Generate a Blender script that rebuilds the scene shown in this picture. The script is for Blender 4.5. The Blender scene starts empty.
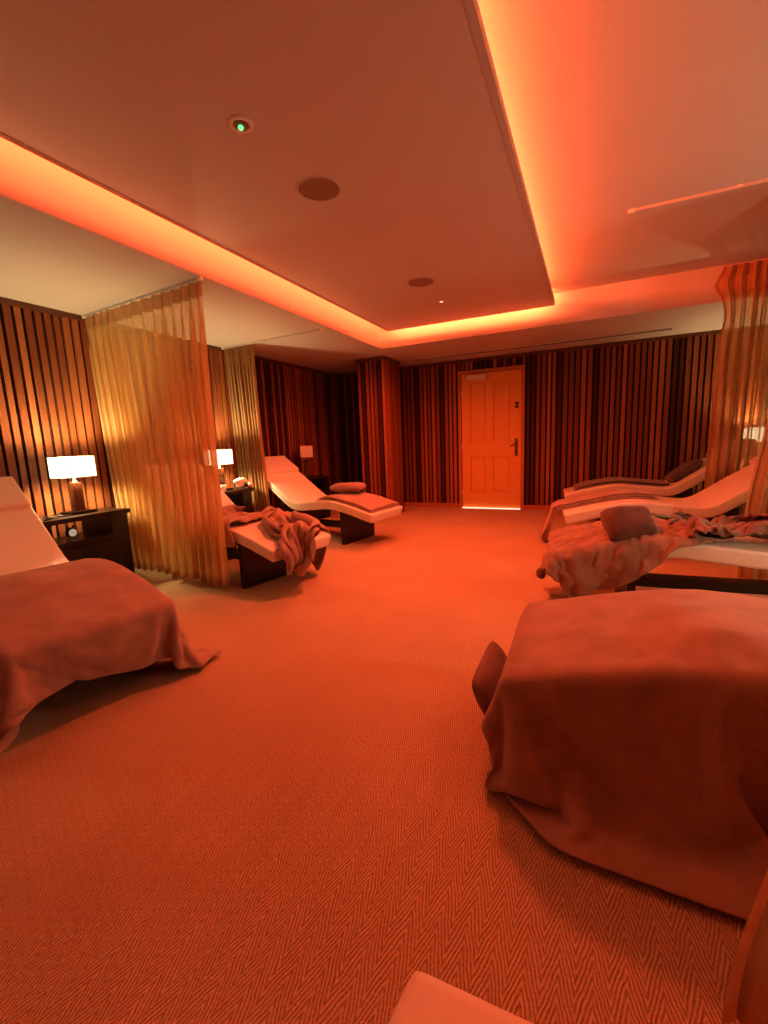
import bpy, bmesh, math, random
from mathutils import Vector, Matrix, noise

# ------------------------------------------------------------------ basics
SC = bpy.context.scene
COL = SC.collection
PI = math.pi
XL, XR, YB, YN = -3.978, 2.03, 6.789, -2.6      # left, right, far and near walls
H, H2 = 2.257, 2.577                            # soffit and upper ceiling heights
SX, SY = -2.434, 5.31                           # soffit edges
PZ = 2.43                                       # underside of the hanging ceiling panel

# ------------------------------------------------------------------ materials
def new_mat(name):
    m = bpy.data.materials.new(name); m.use_nodes = True
    nt = m.node_tree; nt.nodes.clear()
    out = nt.nodes.new('ShaderNodeOutputMaterial')
    return m, nt, out

def N(nt, typ, **kw):
    n = nt.nodes.new(typ)
    for k, v in kw.items():
        if k in n.inputs.keys(): n.inputs[k].default_value = v
        else: setattr(n, k, v)
    return n

def L(nt, a, ao, b, bi): nt.links.new(a.outputs[ao], b.inputs[bi])

def plain(name, col, rough=.5, metal=0, noise_scale=0, noise_amt=0, bump=0, bump_scale=200, spec=.5, sheen=0):
    m, nt, out = new_mat(name)
    b = N(nt, 'ShaderNodeBsdfPrincipled')
    b.inputs['Base Color'].default_value = (*col, 1)
    b.inputs['Roughness'].default_value = rough
    b.inputs['Metallic'].default_value = metal
    b.inputs['Specular IOR Level'].default_value = spec
    if sheen:
        b.inputs['Sheen Weight'].default_value = sheen
        b.inputs['Sheen Roughness'].default_value = .6
    tc = N(nt, 'ShaderNodeTexCoord')
    if noise_amt:
        no = N(nt, 'ShaderNodeTexNoise', Scale=noise_scale, Detail=3.0)
        L(nt, tc, 'Object', no, 'Vector')
        mx = N(nt, 'ShaderNodeMix', data_type='RGBA')
        mx.inputs[6].default_value = (*[c*(1-noise_amt) for c in col], 1)
        mx.inputs[7].default_value = (*[min(1, c*(1+noise_amt)) for c in col], 1)
        L(nt, no, 'Fac', mx, 0); nt.links.new(mx.outputs[2], b.inputs['Base Color'])
    if bump:
        n2 = N(nt, 'ShaderNodeTexNoise', Scale=bump_scale, Detail=2.0)
        L(nt, tc, 'Object', n2, 'Vector')
        bp = N(nt, 'ShaderNodeBump', Strength=bump, Distance=.004)
        L(nt, n2, 'Fac', bp, 'Height'); L(nt, bp, 'Normal', b, 'Normal')
    L(nt, b, 0, out, 0)
    return m

def slat_mat(name, dark, mid, light):
    m, nt, out = new_mat(name)
    b = N(nt, 'ShaderNodeBsdfPrincipled'); b.inputs['Roughness'].default_value = .5
    b.inputs['Specular IOR Level'].default_value = .3
    g = N(nt, 'ShaderNodeNewGeometry')
    r = N(nt, 'ShaderNodeValToRGB'); r.color_ramp.interpolation = 'CONSTANT'
    e = r.color_ramp.elements
    e[0].position = 0; e[0].color = (*dark, 1)
    e[1].position = .3; e[1].color = (*mid, 1)
    for pos, c in ((.5, [x*1.15 for x in mid]), (.66, [(x+y)/2 for x, y in zip(mid, light)]), (.84, light)):
        k = e.new(pos); k.color = (*c, 1)
    L(nt, g, 'Random Per Island', r, 'Fac')
    tc = N(nt, 'ShaderNodeTexCoord')
    mp = N(nt, 'ShaderNodeMapping'); mp.inputs['Scale'].default_value = (60, 60, 2.2)
    L(nt, tc, 'Object', mp, 'Vector')
    no = N(nt, 'ShaderNodeTexNoise', Scale=1.0, Detail=4.0, Distortion=.6)
    L(nt, mp, 'Vector', no, 'Vector')
    mr = N(nt, 'ShaderNodeMapRange'); mr.inputs['To Min'].default_value = .68; mr.inputs['To Max'].default_value = 1.3
    L(nt, no, 'Fac', mr, 'Value')
    mx = N(nt, 'ShaderNodeMix', data_type='RGBA', blend_type='MULTIPLY'); mx.inputs[0].default_value = 1
    nt.links.new(r.outputs['Color'], mx.inputs[6]); nt.links.new(mr.outputs['Result'], mx.inputs[7])
    nt.links.new(mx.outputs[2], b.inputs['Base Color'])
    L(nt, b, 0, out, 0)
    return m

def wood_mat(name, col, col2, scale=(30, 30, 1.6), rough=.4):
    m, nt, out = new_mat(name)
    b = N(nt, 'ShaderNodeBsdfPrincipled'); b.inputs['Roughness'].default_value = rough
    tc = N(nt, 'ShaderNodeTexCoord')
    mp = N(nt, 'ShaderNodeMapping'); mp.inputs['Scale'].default_value = scale
    L(nt, tc, 'Object', mp, 'Vector')
    no = N(nt, 'ShaderNodeTexNoise', Scale=1.0, Detail=5.0, Distortion=1.2)
    L(nt, mp, 'Vector', no, 'Vector')
    mx = N(nt, 'ShaderNodeMix', data_type='RGBA')
    mx.inputs[6].default_value = (*col, 1); mx.inputs[7].default_value = (*col2, 1)
    L(nt, no, 'Fac', mx, 0); nt.links.new(mx.outputs[2], b.inputs['Base Color'])
    L(nt, b, 0, out, 0)
    return m

def carpet_mat():
    """woven sisal look: ribs running in herringbone columns"""
    m, nt, out = new_mat('herringbone_carpet')
    b = N(nt, 'ShaderNodeBsdfPrincipled'); b.inputs['Roughness'].default_value = .95
    b.inputs['Specular IOR Level'].default_value = .1
    tc = N(nt, 'ShaderNodeTexCoord')
    wob = N(nt, 'ShaderNodeTexNoise', Scale=14.0, Detail=2.0); L(nt, tc, 'Object', wob, 'Vector')
    sx = N(nt, 'ShaderNodeSeparateXYZ'); L(nt, tc, 'Object', sx, 'Vector')
    def M(op, a, bb):
        n = N(nt, 'ShaderNodeMath', operation=op)
        for i, v in enumerate((a, bb)):
            if isinstance(v, (int, float)): n.inputs[i].default_value = v
            elif v is not None: nt.links.new(v, n.inputs[i])
        return n.outputs[0]
    wv = M('MULTIPLY', wob.outputs['Fac'], .016)
    X = M('ADD', sx.outputs['X'], wv)
    cols = M('PINGPONG', M('ADD', X, 50.0), .032)                 # zigzag columns
    ph = M('ADD', M('MULTIPLY', cols, 3.2), sx.outputs['Y'])
    rib = M('SINE', M('MULTIPLY', ph, 2*PI/.026), None)
    rib01 = M('MULTIPLY_ADD', rib, .5)
    rib01.node.inputs[2].default_value = .5
    fleck = N(nt, 'ShaderNodeTexNoise', Scale=190.0, Detail=3.0); L(nt, tc, 'Object', fleck, 'Vector')
    big = N(nt, 'ShaderNodeTexNoise', Scale=2.2, Detail=3.0); L(nt, tc, 'Object', big, 'Vector')
    f = M('ADD', M('MULTIPLY', rib01, .42), M('MULTIPLY', fleck.outputs['Fac'], .62))
    f2 = M('ADD', f, M('MULTIPLY', big.outputs['Fac'], .22))
    r = N(nt, 'ShaderNodeValToRGB')
    r.color_ramp.elements[0].position = .28; r.color_ramp.elements[0].color = (.31, .22, .135, 1)
    r.color_ramp.elements[1].position = .95; r.color_ramp.elements[1].color = (.86, .66, .44, 1)
    nt.links.new(f2, r.inputs['Fac'])
    L(nt, r, 'Color', b, 'Base Color')
    bp = N(nt, 'ShaderNodeBump', Strength=.75, Distance=.006)
    nt.links.new(f, bp.inputs['Height']); L(nt, bp, 'Normal', b, 'Normal')
    L(nt, b, 0, out, 0)
    return m

def sheer_mat(name, col, opacity):
    """open weave voile: some of it is holes, the rest scatters and passes light"""
    m, nt, out = new_mat(name)
    d = N(nt, 'ShaderNodeBsdfDiffuse'); d.inputs['Color'].default_value = (*col, 1)
    t = N(nt, 'ShaderNodeBsdfTranslucent'); t.inputs['Color'].default_value = (*[min(1, c*1.3) for c in col], 1)
    tr = N(nt, 'ShaderNodeBsdfTransparent'); tr.inputs['Color'].default_value = (1, .95, .86, 1)
    a = N(nt, 'ShaderNodeMixShader'); a.inputs[0].default_value = .42
    L(nt, d, 0, a, 1); L(nt, t, 0, a, 2)
    tc = N(nt, 'ShaderNodeTexCoord')
    mp = N(nt, 'ShaderNodeMapping'); mp.inputs['Scale'].default_value = (50, 50, 3)
    L(nt, tc, 'Object', mp, 'Vector')
    no = N(nt, 'ShaderNodeTexNoise', Scale=1.0, Detail=3.0); L(nt, mp, 'Vector', no, 'Vector')
    mr = N(nt, 'ShaderNodeMapRange'); mr.inputs['From Min'].default_value = .3; mr.inputs['From Max'].default_value = .7
    mr.inputs['To Min'].default_value = opacity-.1; mr.inputs['To Max'].default_value = opacity+.1
    L(nt, no, 'Fac', mr, 'Value')
    mix = N(nt, 'ShaderNodeMixShader')
    L(nt, mr, 'Result', mix, 0); L(nt, tr, 0, mix, 1); L(nt, a, 0, mix, 2)
    L(nt, mix, 0, out, 0)
    return m

def glow(name, col, strength, base=(.8, .8, .8)):
    m, nt, out = new_mat(name)
    b = N(nt, 'ShaderNodeBsdfPrincipled'); b.inputs['Base Color'].default_value = (*base, 1)
    b.inputs['Roughness'].default_value = .8
    b.inputs['Emission Color'].default_value = (*col, 1); b.inputs['Emission Strength'].default_value = strength
    L(nt, b, 0, out, 0)
    return m

def shade_mat(name, col, strength, base):
    """linen lampshade, faint vertical weave in its glow"""
    m, nt, out = new_mat(name)
    b = N(nt, 'ShaderNodeBsdfPrincipled'); b.inputs['Base Color'].default_value = (*base, 1)
    b.inputs['Roughness'].default_value = .85
    if strength:
        tc = N(nt, 'ShaderNodeTexCoord')
        mp = N(nt, 'ShaderNodeMapping'); mp.inputs['Scale'].default_value = (40, 40, 3)
        L(nt, tc, 'Object', mp, 'Vector')
        no = N(nt, 'ShaderNodeTexNoise', Scale=1.0, Detail=2.0); L(nt, mp, 'Vector', no, 'Vector')
        mr = N(nt, 'ShaderNodeMapRange'); mr.inputs['To Min'].default_value = strength*.55; mr.inputs['To Max'].default_value = strength*1.4
        L(nt, no, 'Fac', mr, 'Value')
        b.inputs['Emission Color'].default_value = (*col, 1)
        L(nt, mr, 'Result', b, 'Emission Strength')
    L(nt, b, 0, out, 0)
    return m

def fleece(name, col, rough=.95):
    m, nt, out = new_mat(name)
    b = N(nt, 'ShaderNodeBsdfPrincipled'); b.inputs['Roughness'].default_value = rough
    b.inputs['Specular IOR Level'].default_value = .1
    b.inputs['Sheen Weight'].default_value = .35; b.inputs['Sheen Roughness'].default_value = .5
    tc = N(nt, 'ShaderNodeTexCoord')
    n1 = N(nt, 'ShaderNodeTexNoise', Scale=420.0, Detail=2.0); L(nt, tc, 'Object', n1, 'Vector')
    n2 = N(nt, 'ShaderNodeTexNoise', Scale=9.0, Detail=4.0); L(nt, tc, 'Object', n2, 'Vector')
    ad = N(nt, 'ShaderNodeMath', operation='ADD'); L(nt, n1, 'Fac', ad, 0); L(nt, n2, 'Fac', ad, 1)
    mx = N(nt, 'ShaderNodeMix', data_type='RGBA')
    mx.inputs[6].default_value = (*[c*.72 for c in col], 1); mx.inputs[7].default_value = (*[min(1, c*1.25) for c in col], 1)
    mr = N(nt, 'ShaderNodeMapRange'); mr.inputs['From Min'].default_value = .6; mr.inputs['From Max'].default_value = 1.4
    L(nt, ad, 0, mr, 'Value'); L(nt, mr, 'Result', mx, 0)
    nt.links.new(mx.outputs[2], b.inputs['Base Color'])
    bp = N(nt, 'ShaderNodeBump', Strength=.35, Distance=.003)
    L(nt, n1, 'Fac', bp, 'Height'); L(nt, bp, 'Normal', b, 'Normal')
    L(nt, b, 0, out, 0)
    return m

M = dict(
    carpet=carpet_mat(),
    ceiling=plain('ceiling_paint', (.56, .56, .52), .75, noise_scale=1.5, noise_amt=.03),
    panel=plain('panel_paint', (.58, .565, .54), .6, noise_scale=1.2, noise_amt=.03),
    rim=plain('panel_rim', (.53, .515, .49), .6),
    slats=slat_mat('walnut_slats', (.085, .025, .012), (.23, .080, .034), (.40, .155, .066)),
    gap=plain('slat_backing', (.018, .008, .005), .8),
    trimwood=wood_mat('trim_wood', (.11, .04, .018), (.17, .07, .03)),
    door=wood_mat('oak_door', (.76, .36, .085), (.84, .45, .12), (26, 26, 1.4), .42),
    doorframe=wood_mat('oak_frame', (.46, .18, .06), (.54, .23, .08), (26, 26, 1.4), .45),
    darkwood=wood_mat('espresso_wood', (.018, .010, .008), (.034, .018, .012), (6, 6, 40), .32),
    leather=plain('cream_leather', (.88, .82, .72), .48, noise_scale=40, noise_amt=.03, bump=.12, bump_scale=350),
    blanket=fleece('taupe_fleece', (.46, .32, .25)),
    blanket_mid=fleece('mocha_fleece', (.38, .25, .19)),
    blanket_dark=fleece('brown_fleece', (.30, .19, .15)),
    blanket_grey=fleece('grey_fleece', (.26, .20, .18)),
    pillow=fleece('brown_pillow', (.28, .18, .15)),
    pillow_brown=fleece('deep_brown_pillow', (.15, .09, .075)),
    pillow_dark=fleece('charcoal_pillow', (.14, .11, .11)),
    pillow_mauve=fleece('mauve_pillow', (.36, .25, .24)),
    sheer=sheer_mat('gold_voile', (.76, .60, .32), .62),
    sheer_mid=sheer_mat('gold_voile_layered', (.60, .42, .22), .70),
    sheer_dense=sheer_mat('gold_voile_gathered', (.55, .40, .22), .90),
    heading=sheer_mat('curtain_heading', (.50, .33, .17), .95),
    white=plain('white_plastic', (.80, .76, .70), .4),
    grille=plain('speaker_mesh', (.33, .24, .19), .8, bump=.6, bump_scale=900),
    metal=plain('brushed_steel', (.62, .56, .50), .3, metal=1),
    brass=plain('dark_brass', (.30, .20, .12), .35, metal=1),
    black=plain('black_plastic', (.012, .012, .012), .4),
    lampwood=wood_mat('lamp_wood', (.09, .03, .018), (.14, .05, .028), (40, 40, 5), .35),
    shade_on=shade_mat('lit_linen_shade', (1, .90, .58), 1.5, (.8, .75, .62)),
    shade_off=shade_mat('unlit_linen_shade', (1, 1, 1), 0, (.80, .72, .64)),
    led=glow('amber_led', (1, .16, .035), 30),
    green=glow('green_indicator', (.02, .9, .28), 1.2),
    door_leak_glow=glow('door_leak_glow', (1, .88, .70), .9),
    spotlens=glow('spot_lens', (1, .5, .25), 2.0),
    terry=plain('white_terry', (.85, .82, .75), .95, bump=.5, bump_scale=300),
    terry_dark=plain('black_terry', (.03, .028, .03), .95, bump=.5, bump_scale=300),
    ceramic=plain('cream_ceramic', (.82, .72, .58), .35),
    clockface=glow('clock_face', (1, .95, .8), .25),
)

# ------------------------------------------------------------------ mesh helpers
def link(name, bm, mat=None, parent=None, smooth=False, mats=None):
    me = bpy.data.meshes.new(name)
    bm.normal_update(); bm.to_mesh(me); bm.free()
    if smooth:
        for p in me.polygons: p.use_smooth = True
    for m in (mats or [mat]): me.materials.append(m)
    o = bpy.data.objects.new(name, me); COL.objects.link(o)
    if parent is not None: o.parent = parent
    return o

def tag(o, label, cat, group=None):
    o['label'] = label; o['category'] = cat
    if group: o['group'] = group
    return o

def struct(o):
    o['kind'] = 'structure'; return o

def empty(name, loc=(0, 0, 0), rz=0):
    o = bpy.data.objects.new(name, None); COL.objects.link(o)
    o.empty_display_size = .1
    o.location = loc; o.rotation_euler = (0, 0, rz)
    return o

def dup(root, loc, rz, label, group=None):
    def cp(o, par):
        c = o.copy(); COL.objects.link(c)
        if par is not None: c.parent = par
        for ch in o.children: cp(ch, c)
        return c
    r = cp(root, None); r.location = loc; r.rotation_euler = (0, 0, rz); r['label'] = label
    if group: r['group'] = group
    return r

def box(bm, x0, x1, y0, y1, z0, z1, mi=0, taper=0):
    c = [(x, y, z) for z in (z0, z1) for x, y in ((x0, y0), (x1, y0), (x1, y1), (x0, y1))]
    v = [bm.verts.new(p) for p in c]
    for idx in ((3, 2, 1, 0), (4, 5, 6, 7), (0, 1, 5, 4), (1, 2, 6, 5), (2, 3, 7, 6), (3, 0, 4, 7)):
        f = bm.faces.new([v[i] for i in idx]); f.material_index = mi
    return v

def bevel(bm, w, seg=2, angle=.5):
    es = [e for e in bm.edges if e.is_manifold and e.calc_face_angle(0) > angle]
    bmesh.ops.bevel(bm, geom=es, offset=w, segments=seg, profile=.6, affect='EDGES', clamp_overlap=True)

def bbox_obj(name, dims, mat, parent=None, bev=.004, seg=2):
    bm = bmesh.new(); box(bm, *dims)
    if bev: bevel(bm, bev, seg)
    return link(name, bm, mat, parent)

def lathe(bm, prof, n=32, c=(0, 0, 0), mi=0):
    rings = []
    for r, z in prof:
        if r < 1e-6: rings.append([bm.verts.new((c[0], c[1], c[2]+z))])
        else: rings.append([bm.verts.new((c[0]+r*math.cos(2*PI*k/n), c[1]+r*math.sin(2*PI*k/n), c[2]+z)) for k in range(n)])
    for a, b in zip(rings, rings[1:]):
        for k in range(n):
            k2 = (k+1) % n
            if len(a) == 1 and len(b) == 1: continue
            if len(a) == 1: f = bm.faces.new((a[0], b[k], b[k2]))
            elif len(b) == 1: f = bm.faces.new((a[k], b[0], a[k2]))
            else: f = bm.faces.new((a[k], b[k], b[k2], a[k2]))
            f.material_index = mi
    bmesh.ops.recalc_face_normals(bm, faces=bm.faces[:])

def tube(bm, pts, r, n=8, mi=0):
    pts = [Vector(p) for p in pts]; rings = []
    for i, p in enumerate(pts):
        d = (pts[min(i+1, len(pts)-1)]-pts[max(i-1, 0)]).normalized()
        a = d.cross(Vector((0, 0, 1)))
        if a.length < 1e-3: a = d.cross(Vector((0, 1, 0)))
        a.normalize(); b = d.cross(a)
        rr = r[i] if isinstance(r, (list, tuple)) else r
        rings.append([bm.verts.new(p+rr*(math.cos(2*PI*k/n)*a+math.sin(2*PI*k/n)*b)) for k in range(n)])
    for a, b in zip(rings, rings[1:]):
        for k in range(n):
            f = bm.faces.new((a[k], a[(k+1) % n], b[(k+1) % n], b[k])); f.material_index = mi
    bm.faces.new(rings[0][::-1]).material_index = mi; bm.faces.new(rings[-1]).material_index = mi
    bmesh.ops.recalc_face_normals(bm, faces=bm.faces[:])

def smoothstep(t): t = max(0, min(1, t)); return t*t*(3-2*t)

# ------------------------------------------------------------------ room shell
bm = bmesh.new(); box(bm, XL-.2, XR+.2, YN-.2, YB+.2, -.1, 0)
struct(link('floor', bm, M['carpet']))
bm = bmesh.new(); box(bm, XL-.2, XR+.2, YN-.2, YB+.2, H2, H2+.1)
struct(link('ceiling', bm, M['ceiling']))
# lowered ceiling along the left and the far wall
bm = bmesh.new()
box(bm, XL-.1, SX, YN-.1, YB+.1, H, H2+.02)
struct(link('ceiling_soffit', bm, M['ceiling']))
bm = bmesh.new()
box(bm, SX, XR+.1, SY, YB+.1, H, H2+.02)
struct(link('ceiling_soffit', bm, M['ceiling']))

SLAT_T = .026
def slat_wall(name, p0, dirv, nrm, length, z0, z1, seed, holes=(), wmin=.04, wmax=.056, gap=.022, top=.045, skirt=0):
    """backing board, upright slats and a head rail, as one wall; nrm points into the room"""
    rnd = random.Random(seed)
    bm = bmesh.new()
    p0 = Vector((p0[0], p0[1], 0)); d = Vector((*dirv, 0)); n = Vector((*nrm, 0))
    def b(s0, s1, n0, n1, za, zb, mi):
        vs = []
        for z in (za, zb):
            for s, q in ((s0, n0), (s1, n0), (s1, n1), (s0, n1)):
                vs.append(bm.verts.new(p0+d*s+n*q+Vector((0, 0, z))))
        for idx in ((3, 2, 1, 0), (4, 5, 6, 7), (0, 1, 5, 4), (1, 2, 6, 5), (2, 3, 7, 6), (3, 0, 4, 7)):
            bm.faces.new([vs[i] for i in idx]).material_index = mi
    # backing, split round the holes
    cur = 0
    for (h0, h1, hz) in sorted(holes):
        b(cur, h0, -.1, 0, 0, z1, 1); b(h0, h1, -.1, 0, hz, z1, 1); cur = h1
    b(cur, length, -.1, 0, 0, z1, 1)
    b(0, length, 0, SLAT_T+.004, z1-top, z1, 2)
    s = .01
    while s < length-.03:
        w = rnd.uniform(wmin, wmax)
        za = z0
        for (h0, h1, hz) in holes:
            if s+w > h0 and s < h1: za = hz
        b(s, min(s+w, length-.004), 0, SLAT_T*rnd.uniform(.86, 1.0), za, z1-top, 0)
        s += w+gap
    bmesh.ops.recalc_face_normals(bm, faces=bm.faces[:])
    return struct(link(name, bm, mats=[M['slats'], M['gap'], M['trimwood']]))

slat_wall('wall_left', (XL, YN), (0, 1), (1, 0), YB-YN, .07, H, 3)
DX0, DX1, DZ = -1.789, -.906, 2.04
slat_wall('wall_far', (XL, YB), (1, 0), (0, -1), XR-XL, .07, H, 8, holes=((DX0-.05-XL, DX1+.05-XL, DZ+.06),))
slat_wall('wall_right', (XR, YN), (0, 1), (-1, 0), YB-YN, .07, H2, 5)
slat_wall('wall_near', (XL, YN), (1, 0), (0, 1), XR-XL, .07, H2, 6)
# skirting
def skirting(name, x0, x1, y0, y1):
    bm = bmesh.new(); box(bm, x0, x1, y0, y1, 0, .07); bevel(bm, .004, 1)
    return struct(link(name, bm, M['doorframe']))
skirting('baseboard_left', XL, XL+.03, YN, YB)
skirting('baseboard_right', XR-.03, XR, YN, YB)
skirting('baseboard_far', XL+.03, DX0-.05, YB-.032, YB)
skirting('baseboard_far.001', DX1+.05, XR-.03, YB-.032, YB)

# slatted pillar by the far wall
def pillar(x0, x1, y0, y1):
    bm = bmesh.new()
    box(bm, x0+.03, x1-.03, y0+.03, y1-.03, 0, H, 1)
    box(bm, x0-.004, x1+.004, y0-.004, y1+.004, H-.05, H, 2)
    rnd = random.Random(11)
    s = x0
    while s < x1-.02:
        w = rnd.uniform(.036, .046); e = min(s+w, x1)
        box(bm, s, e, y0, y0+.028, .0, H-.05); box(bm, s, e, y1-.028, y1, .0, H-.05)
        s += w+.021
    s = y0+.03
    while s < y1-.04:
        w = rnd.uniform(.036, .046); e = min(s+w, y1-.03)
        box(bm, x1-.028, x1, s, e, 0, H-.05); box(bm, x0, x0+.028, s, e, 0, H-.05)
        s += w+.018
    return struct(link('pillar', bm, mats=[M['slats'], M['gap'], M['trimwood']]))
pillar(-3.02, -2.60, 5.74, 6.32)

# ------------------------------------------------------------------ door
def make_door():
    y = YB
    bm = bmesh.new()
    W = DX1-DX0; yf = y-.012
    st = [0, .135, .375, .48, .735, W]
    def bb(x0, x1, z0, z1, f=yf, b_=y+.03): box(bm, DX0+x0, DX0+x1, f, b_, z0, z1)
    zt = [.012, .25, .80, 1.02, 1.90, DZ]
    bb(0, .135, zt[0], DZ); bb(.735, W, zt[0], DZ); bb(.375, .48, zt[0], DZ)
    for a, b_ in ((0, 1), (2, 3), (4, 5)):
        bb(.135, .375, zt[a], zt[b_]); bb(.48, .735, zt[a], zt[b_])
    bevel(bm, .006, 1)
    d = struct(link('door_1', bm, M['door']))
    for x0, x1 in ((.135, .375), (.48, .735)):
        for z0, z1 in ((.25, .80), (1.02, 1.90)):
            b2 = bmesh.new()
            box(b2, DX0+x0-.004, DX0+x1+.004, y+.012, y+.025, z0-.004, z1+.004)
            v = box(b2, DX0+x0+.03, DX0+x1-.03, y-.004, y+.02, z0+.028, z1-.028)
            bevel(b2, .012, 1)
            link('door_panel', b2, M['door'], d)
    b3 = bmesh.new()
    box(b3, DX0-.05, DX0-.003, y-.045, y+.02, 0, DZ+.05)
    box(b3, DX1+.003, DX1+.05, y-.045, y+.02, 0, DZ+.05)
    box(b3, DX0-.003, DX1+.003, y-.045, y+.02, DZ+.004, DZ+.05)
    bevel(b3, .005, 1)
    link('door_frame', b3, M['doorframe'], d)
    hx = DX0+.815
    h = bmesh.new(); box(h, hx-.022, hx+.022, yf-.008, yf, .80, 1.06); bevel(h, .006, 2)
    hp = link('handle_plate', h, M['brass'], d)
    h = bmesh.new(); tube(h, [(hx, yf-.004, .99), (hx, yf-.05, .99), (hx-.01, yf-.055, .985), (hx-.07, yf-.055, .95)], .010, 10)
    link('lever', h, M['brass'], hp, True)
    h = bmesh.new(); lathe(h, [(0, 0), (.012, 0), (.012, .01), (0, .01)], 16)
    k = link('keyhole', h, M['black'], hp); k.rotation_euler = (PI/2, 0, 0); k.location = (hx, yf-.006, .87)
    h = bmesh.new(); box(h, hx-.02, hx+.03, yf-.006, yf, 1.50, 1.535); box(h, hx-.02, hx+.03, yf-.006, yf, 1.545, 1.58); bevel(h, .003, 1)
    link('lock_plate', h, M['black'], d)
    h = bmesh.new(); box(h, DX0+.10, DX0+.38, yf-.05, yf, 1.94, 2.015); bevel(h, .008, 2)
    link('door_closer', h, M['white'], d)
    for z in (.25, .97, 1.75):
        h = bmesh.new(); lathe(h, [(0, 0), (.009, 0), (.009, .1), (0, .1)], 12, (DX0-.002, yf-.006, z-.05))
        link('hinge', h, M['white'], d, True)
    h = bmesh.new(); box(h, DX0, DX1, y-.05, y+.03, 0, .012); bevel(h, .003, 1)  # glow put into the threshold for light leaking under the door
    link('threshold_glow', h, M['door_leak_glow'], d)['label'] = 'bright strip of light under the door'
make_door()

# ------------------------------------------------------------------ hanging ceiling panel and its light strips
PX0, PX1, PY0, PY1 = -2.29, -.365, -1.6, 5.2
bm = bmesh.new(); box(bm, PX0+.03, PX1-.03, PY0+.03, PY1-.03, PZ, PZ+.03)
panel = struct(link('ceiling_panel', bm, M['panel']))
bm = bmesh.new()
box(bm, PX0, PX0+.03, PY0, PY1, PZ-.003, PZ+.04); box(bm, PX1-.03, PX1, PY0, PY1, PZ-.003, PZ+.04)
box(bm, PX0+.03, PX1-.03, PY0, PY0+.03, PZ-.003, PZ+.04); box(bm, PX0+.03, PX1-.03, PY1-.03, PY1, PZ-.003, PZ+.04)
link('panel_rim', bm, M['rim'], panel)
bm = bmesh.new(); box(bm, -1.55, -1.15, .4, 4.2, PZ+.03, H2)
link('panel_hanger', bm, M['ceiling'], panel)
LED = (1, .108, .034)
def led(name, loc, sx, sy, rot, power):
    d = bpy.data.lights.new(name, 'AREA'); d.shape = 'RECTANGLE'; d.size = sx; d.size_y = sy
    d.energy = power; d.color = LED
    o = bpy.data.objects.new(name, d); COL.objects.link(o); o.location = loc; o.rotation_euler = rot
    return o
LY = PY1-PY0-.3; LX = PX1-PX0-.3; CY = (PY0+PY1)/2; CX = (PX0+PX1)/2
# area lights point along local -Z; strips lie on top of the panel set back from its edges, turned outwards
led_inset = .30
LY = PY1-PY0-.6; LX = PX1-PX0-.7
led('led_strip', (PX1-led_inset, CY, PZ+.08), .06, LY, (0, -math.radians(100), 0), 145)
led('led_strip', (PX0+.06, CY, PZ+.118), .03, LY+.5, (0, math.radians(78), 0), 50)
led('led_strip', (CX, PY1-.06, PZ+.118), LX+.62, .03, (math.radians(78), 0, 0), 34)
# amber fill spots added to brighten floor and pillar; only the first has a fitting
for dx, dy, pw in ((-1.36, 4.43, 85), (-2.05, 4.85, 80), (-1.05, 2.95, 155), (.9, 1.6, 20)):
    d = bpy.data.lights.new('amber_fill_spot', 'SPOT'); d.energy = pw; d.color = (1, .132, .05)
    d.spot_size = math.radians(165); d.spot_blend = .7; d.shadow_soft_size = .12
    o = bpy.data.objects.new('amber_fill_spot', d); COL.objects.link(o); o.location = (dx, dy, PZ-.05)
# unseen bulbs added for warm light in right-hand bays and at the left wall
for k, (bx, by, pw) in enumerate(((XR-.28, 2.02, 24), (XR-.28, 3.56, 17), (XR-.28, 5.10, 3), (XL+.28, .35, 7))):
    d = bpy.data.lights.new('unseen_bay_bulb', 'POINT'); d.energy = pw; d.color = (1, .78, .54); d.shadow_soft_size = .08
    o = bpy.data.objects.new('unseen_bay_bulb', d); COL.objects.link(o); o.location = (bx, by, 1.0)

# ceiling fittings
def speaker(x, y, label):
    bm = bmesh.new(); lathe(bm, [(0, -.004), (.105, -.004), (.108, -.002), (.108, 0), (0, 0)], 40)
    g = empty('ceiling_speaker', (x, y, PZ)); link('speaker_grille', bm, M['grille'], g)
    bm = bmesh.new(); lathe(bm, [(.108, 0), (.108, -.005), (.118, -.004), (.121, 0)], 40); link('bezel', bm, M['rim'], g, True)
    return tag(g, label, 'speaker', 'round speakers in the hanging ceiling panel')
speaker(-1.34, 2.21, 'round ceiling speaker grille, the nearer and bigger of the two, next to the green light')
speaker(-1.35, 3.81, 'round ceiling speaker grille, the farther of the two, towards the door')
s = empty('ceiling_emergency_light', (-1.36, 1.65, PZ+.003))
bm = bmesh.new(); lathe(bm, [(0, 0), (.052, 0), (.050, -.008), (.036, -.012), (.034, -.004), (0, -.002)], 36); link('bezel', bm, M['white'], s, True)
bm = bmesh.new(); lathe(bm, [(.030, -.004), (.026, -.014), (.012, -.02), (0, -.021)], 24); link('lens', bm, M['grille'], s, True)
bm = bmesh.new(); lathe(bm, [(0, -.034), (.009, -.030), (.012, -.022), (.009, -.018), (0, -.018)], 12, (.004, -.008, 0)); link('indicator', bm, M['green'], s, True)['label'] = 'glowing green indicator'
tag(s, 'small round emergency light with a glowing green indicator in the ceiling panel', 'ceiling light')
s = empty('recessed_spotlight', (-1.36, 4.43, PZ))
bm = bmesh.new(); lathe(bm, [(.020, -.004), (.022, -.006), (.036, -.004), (.038, 0)], 28); link('bezel', bm, M['rim'], s, True)
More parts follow.
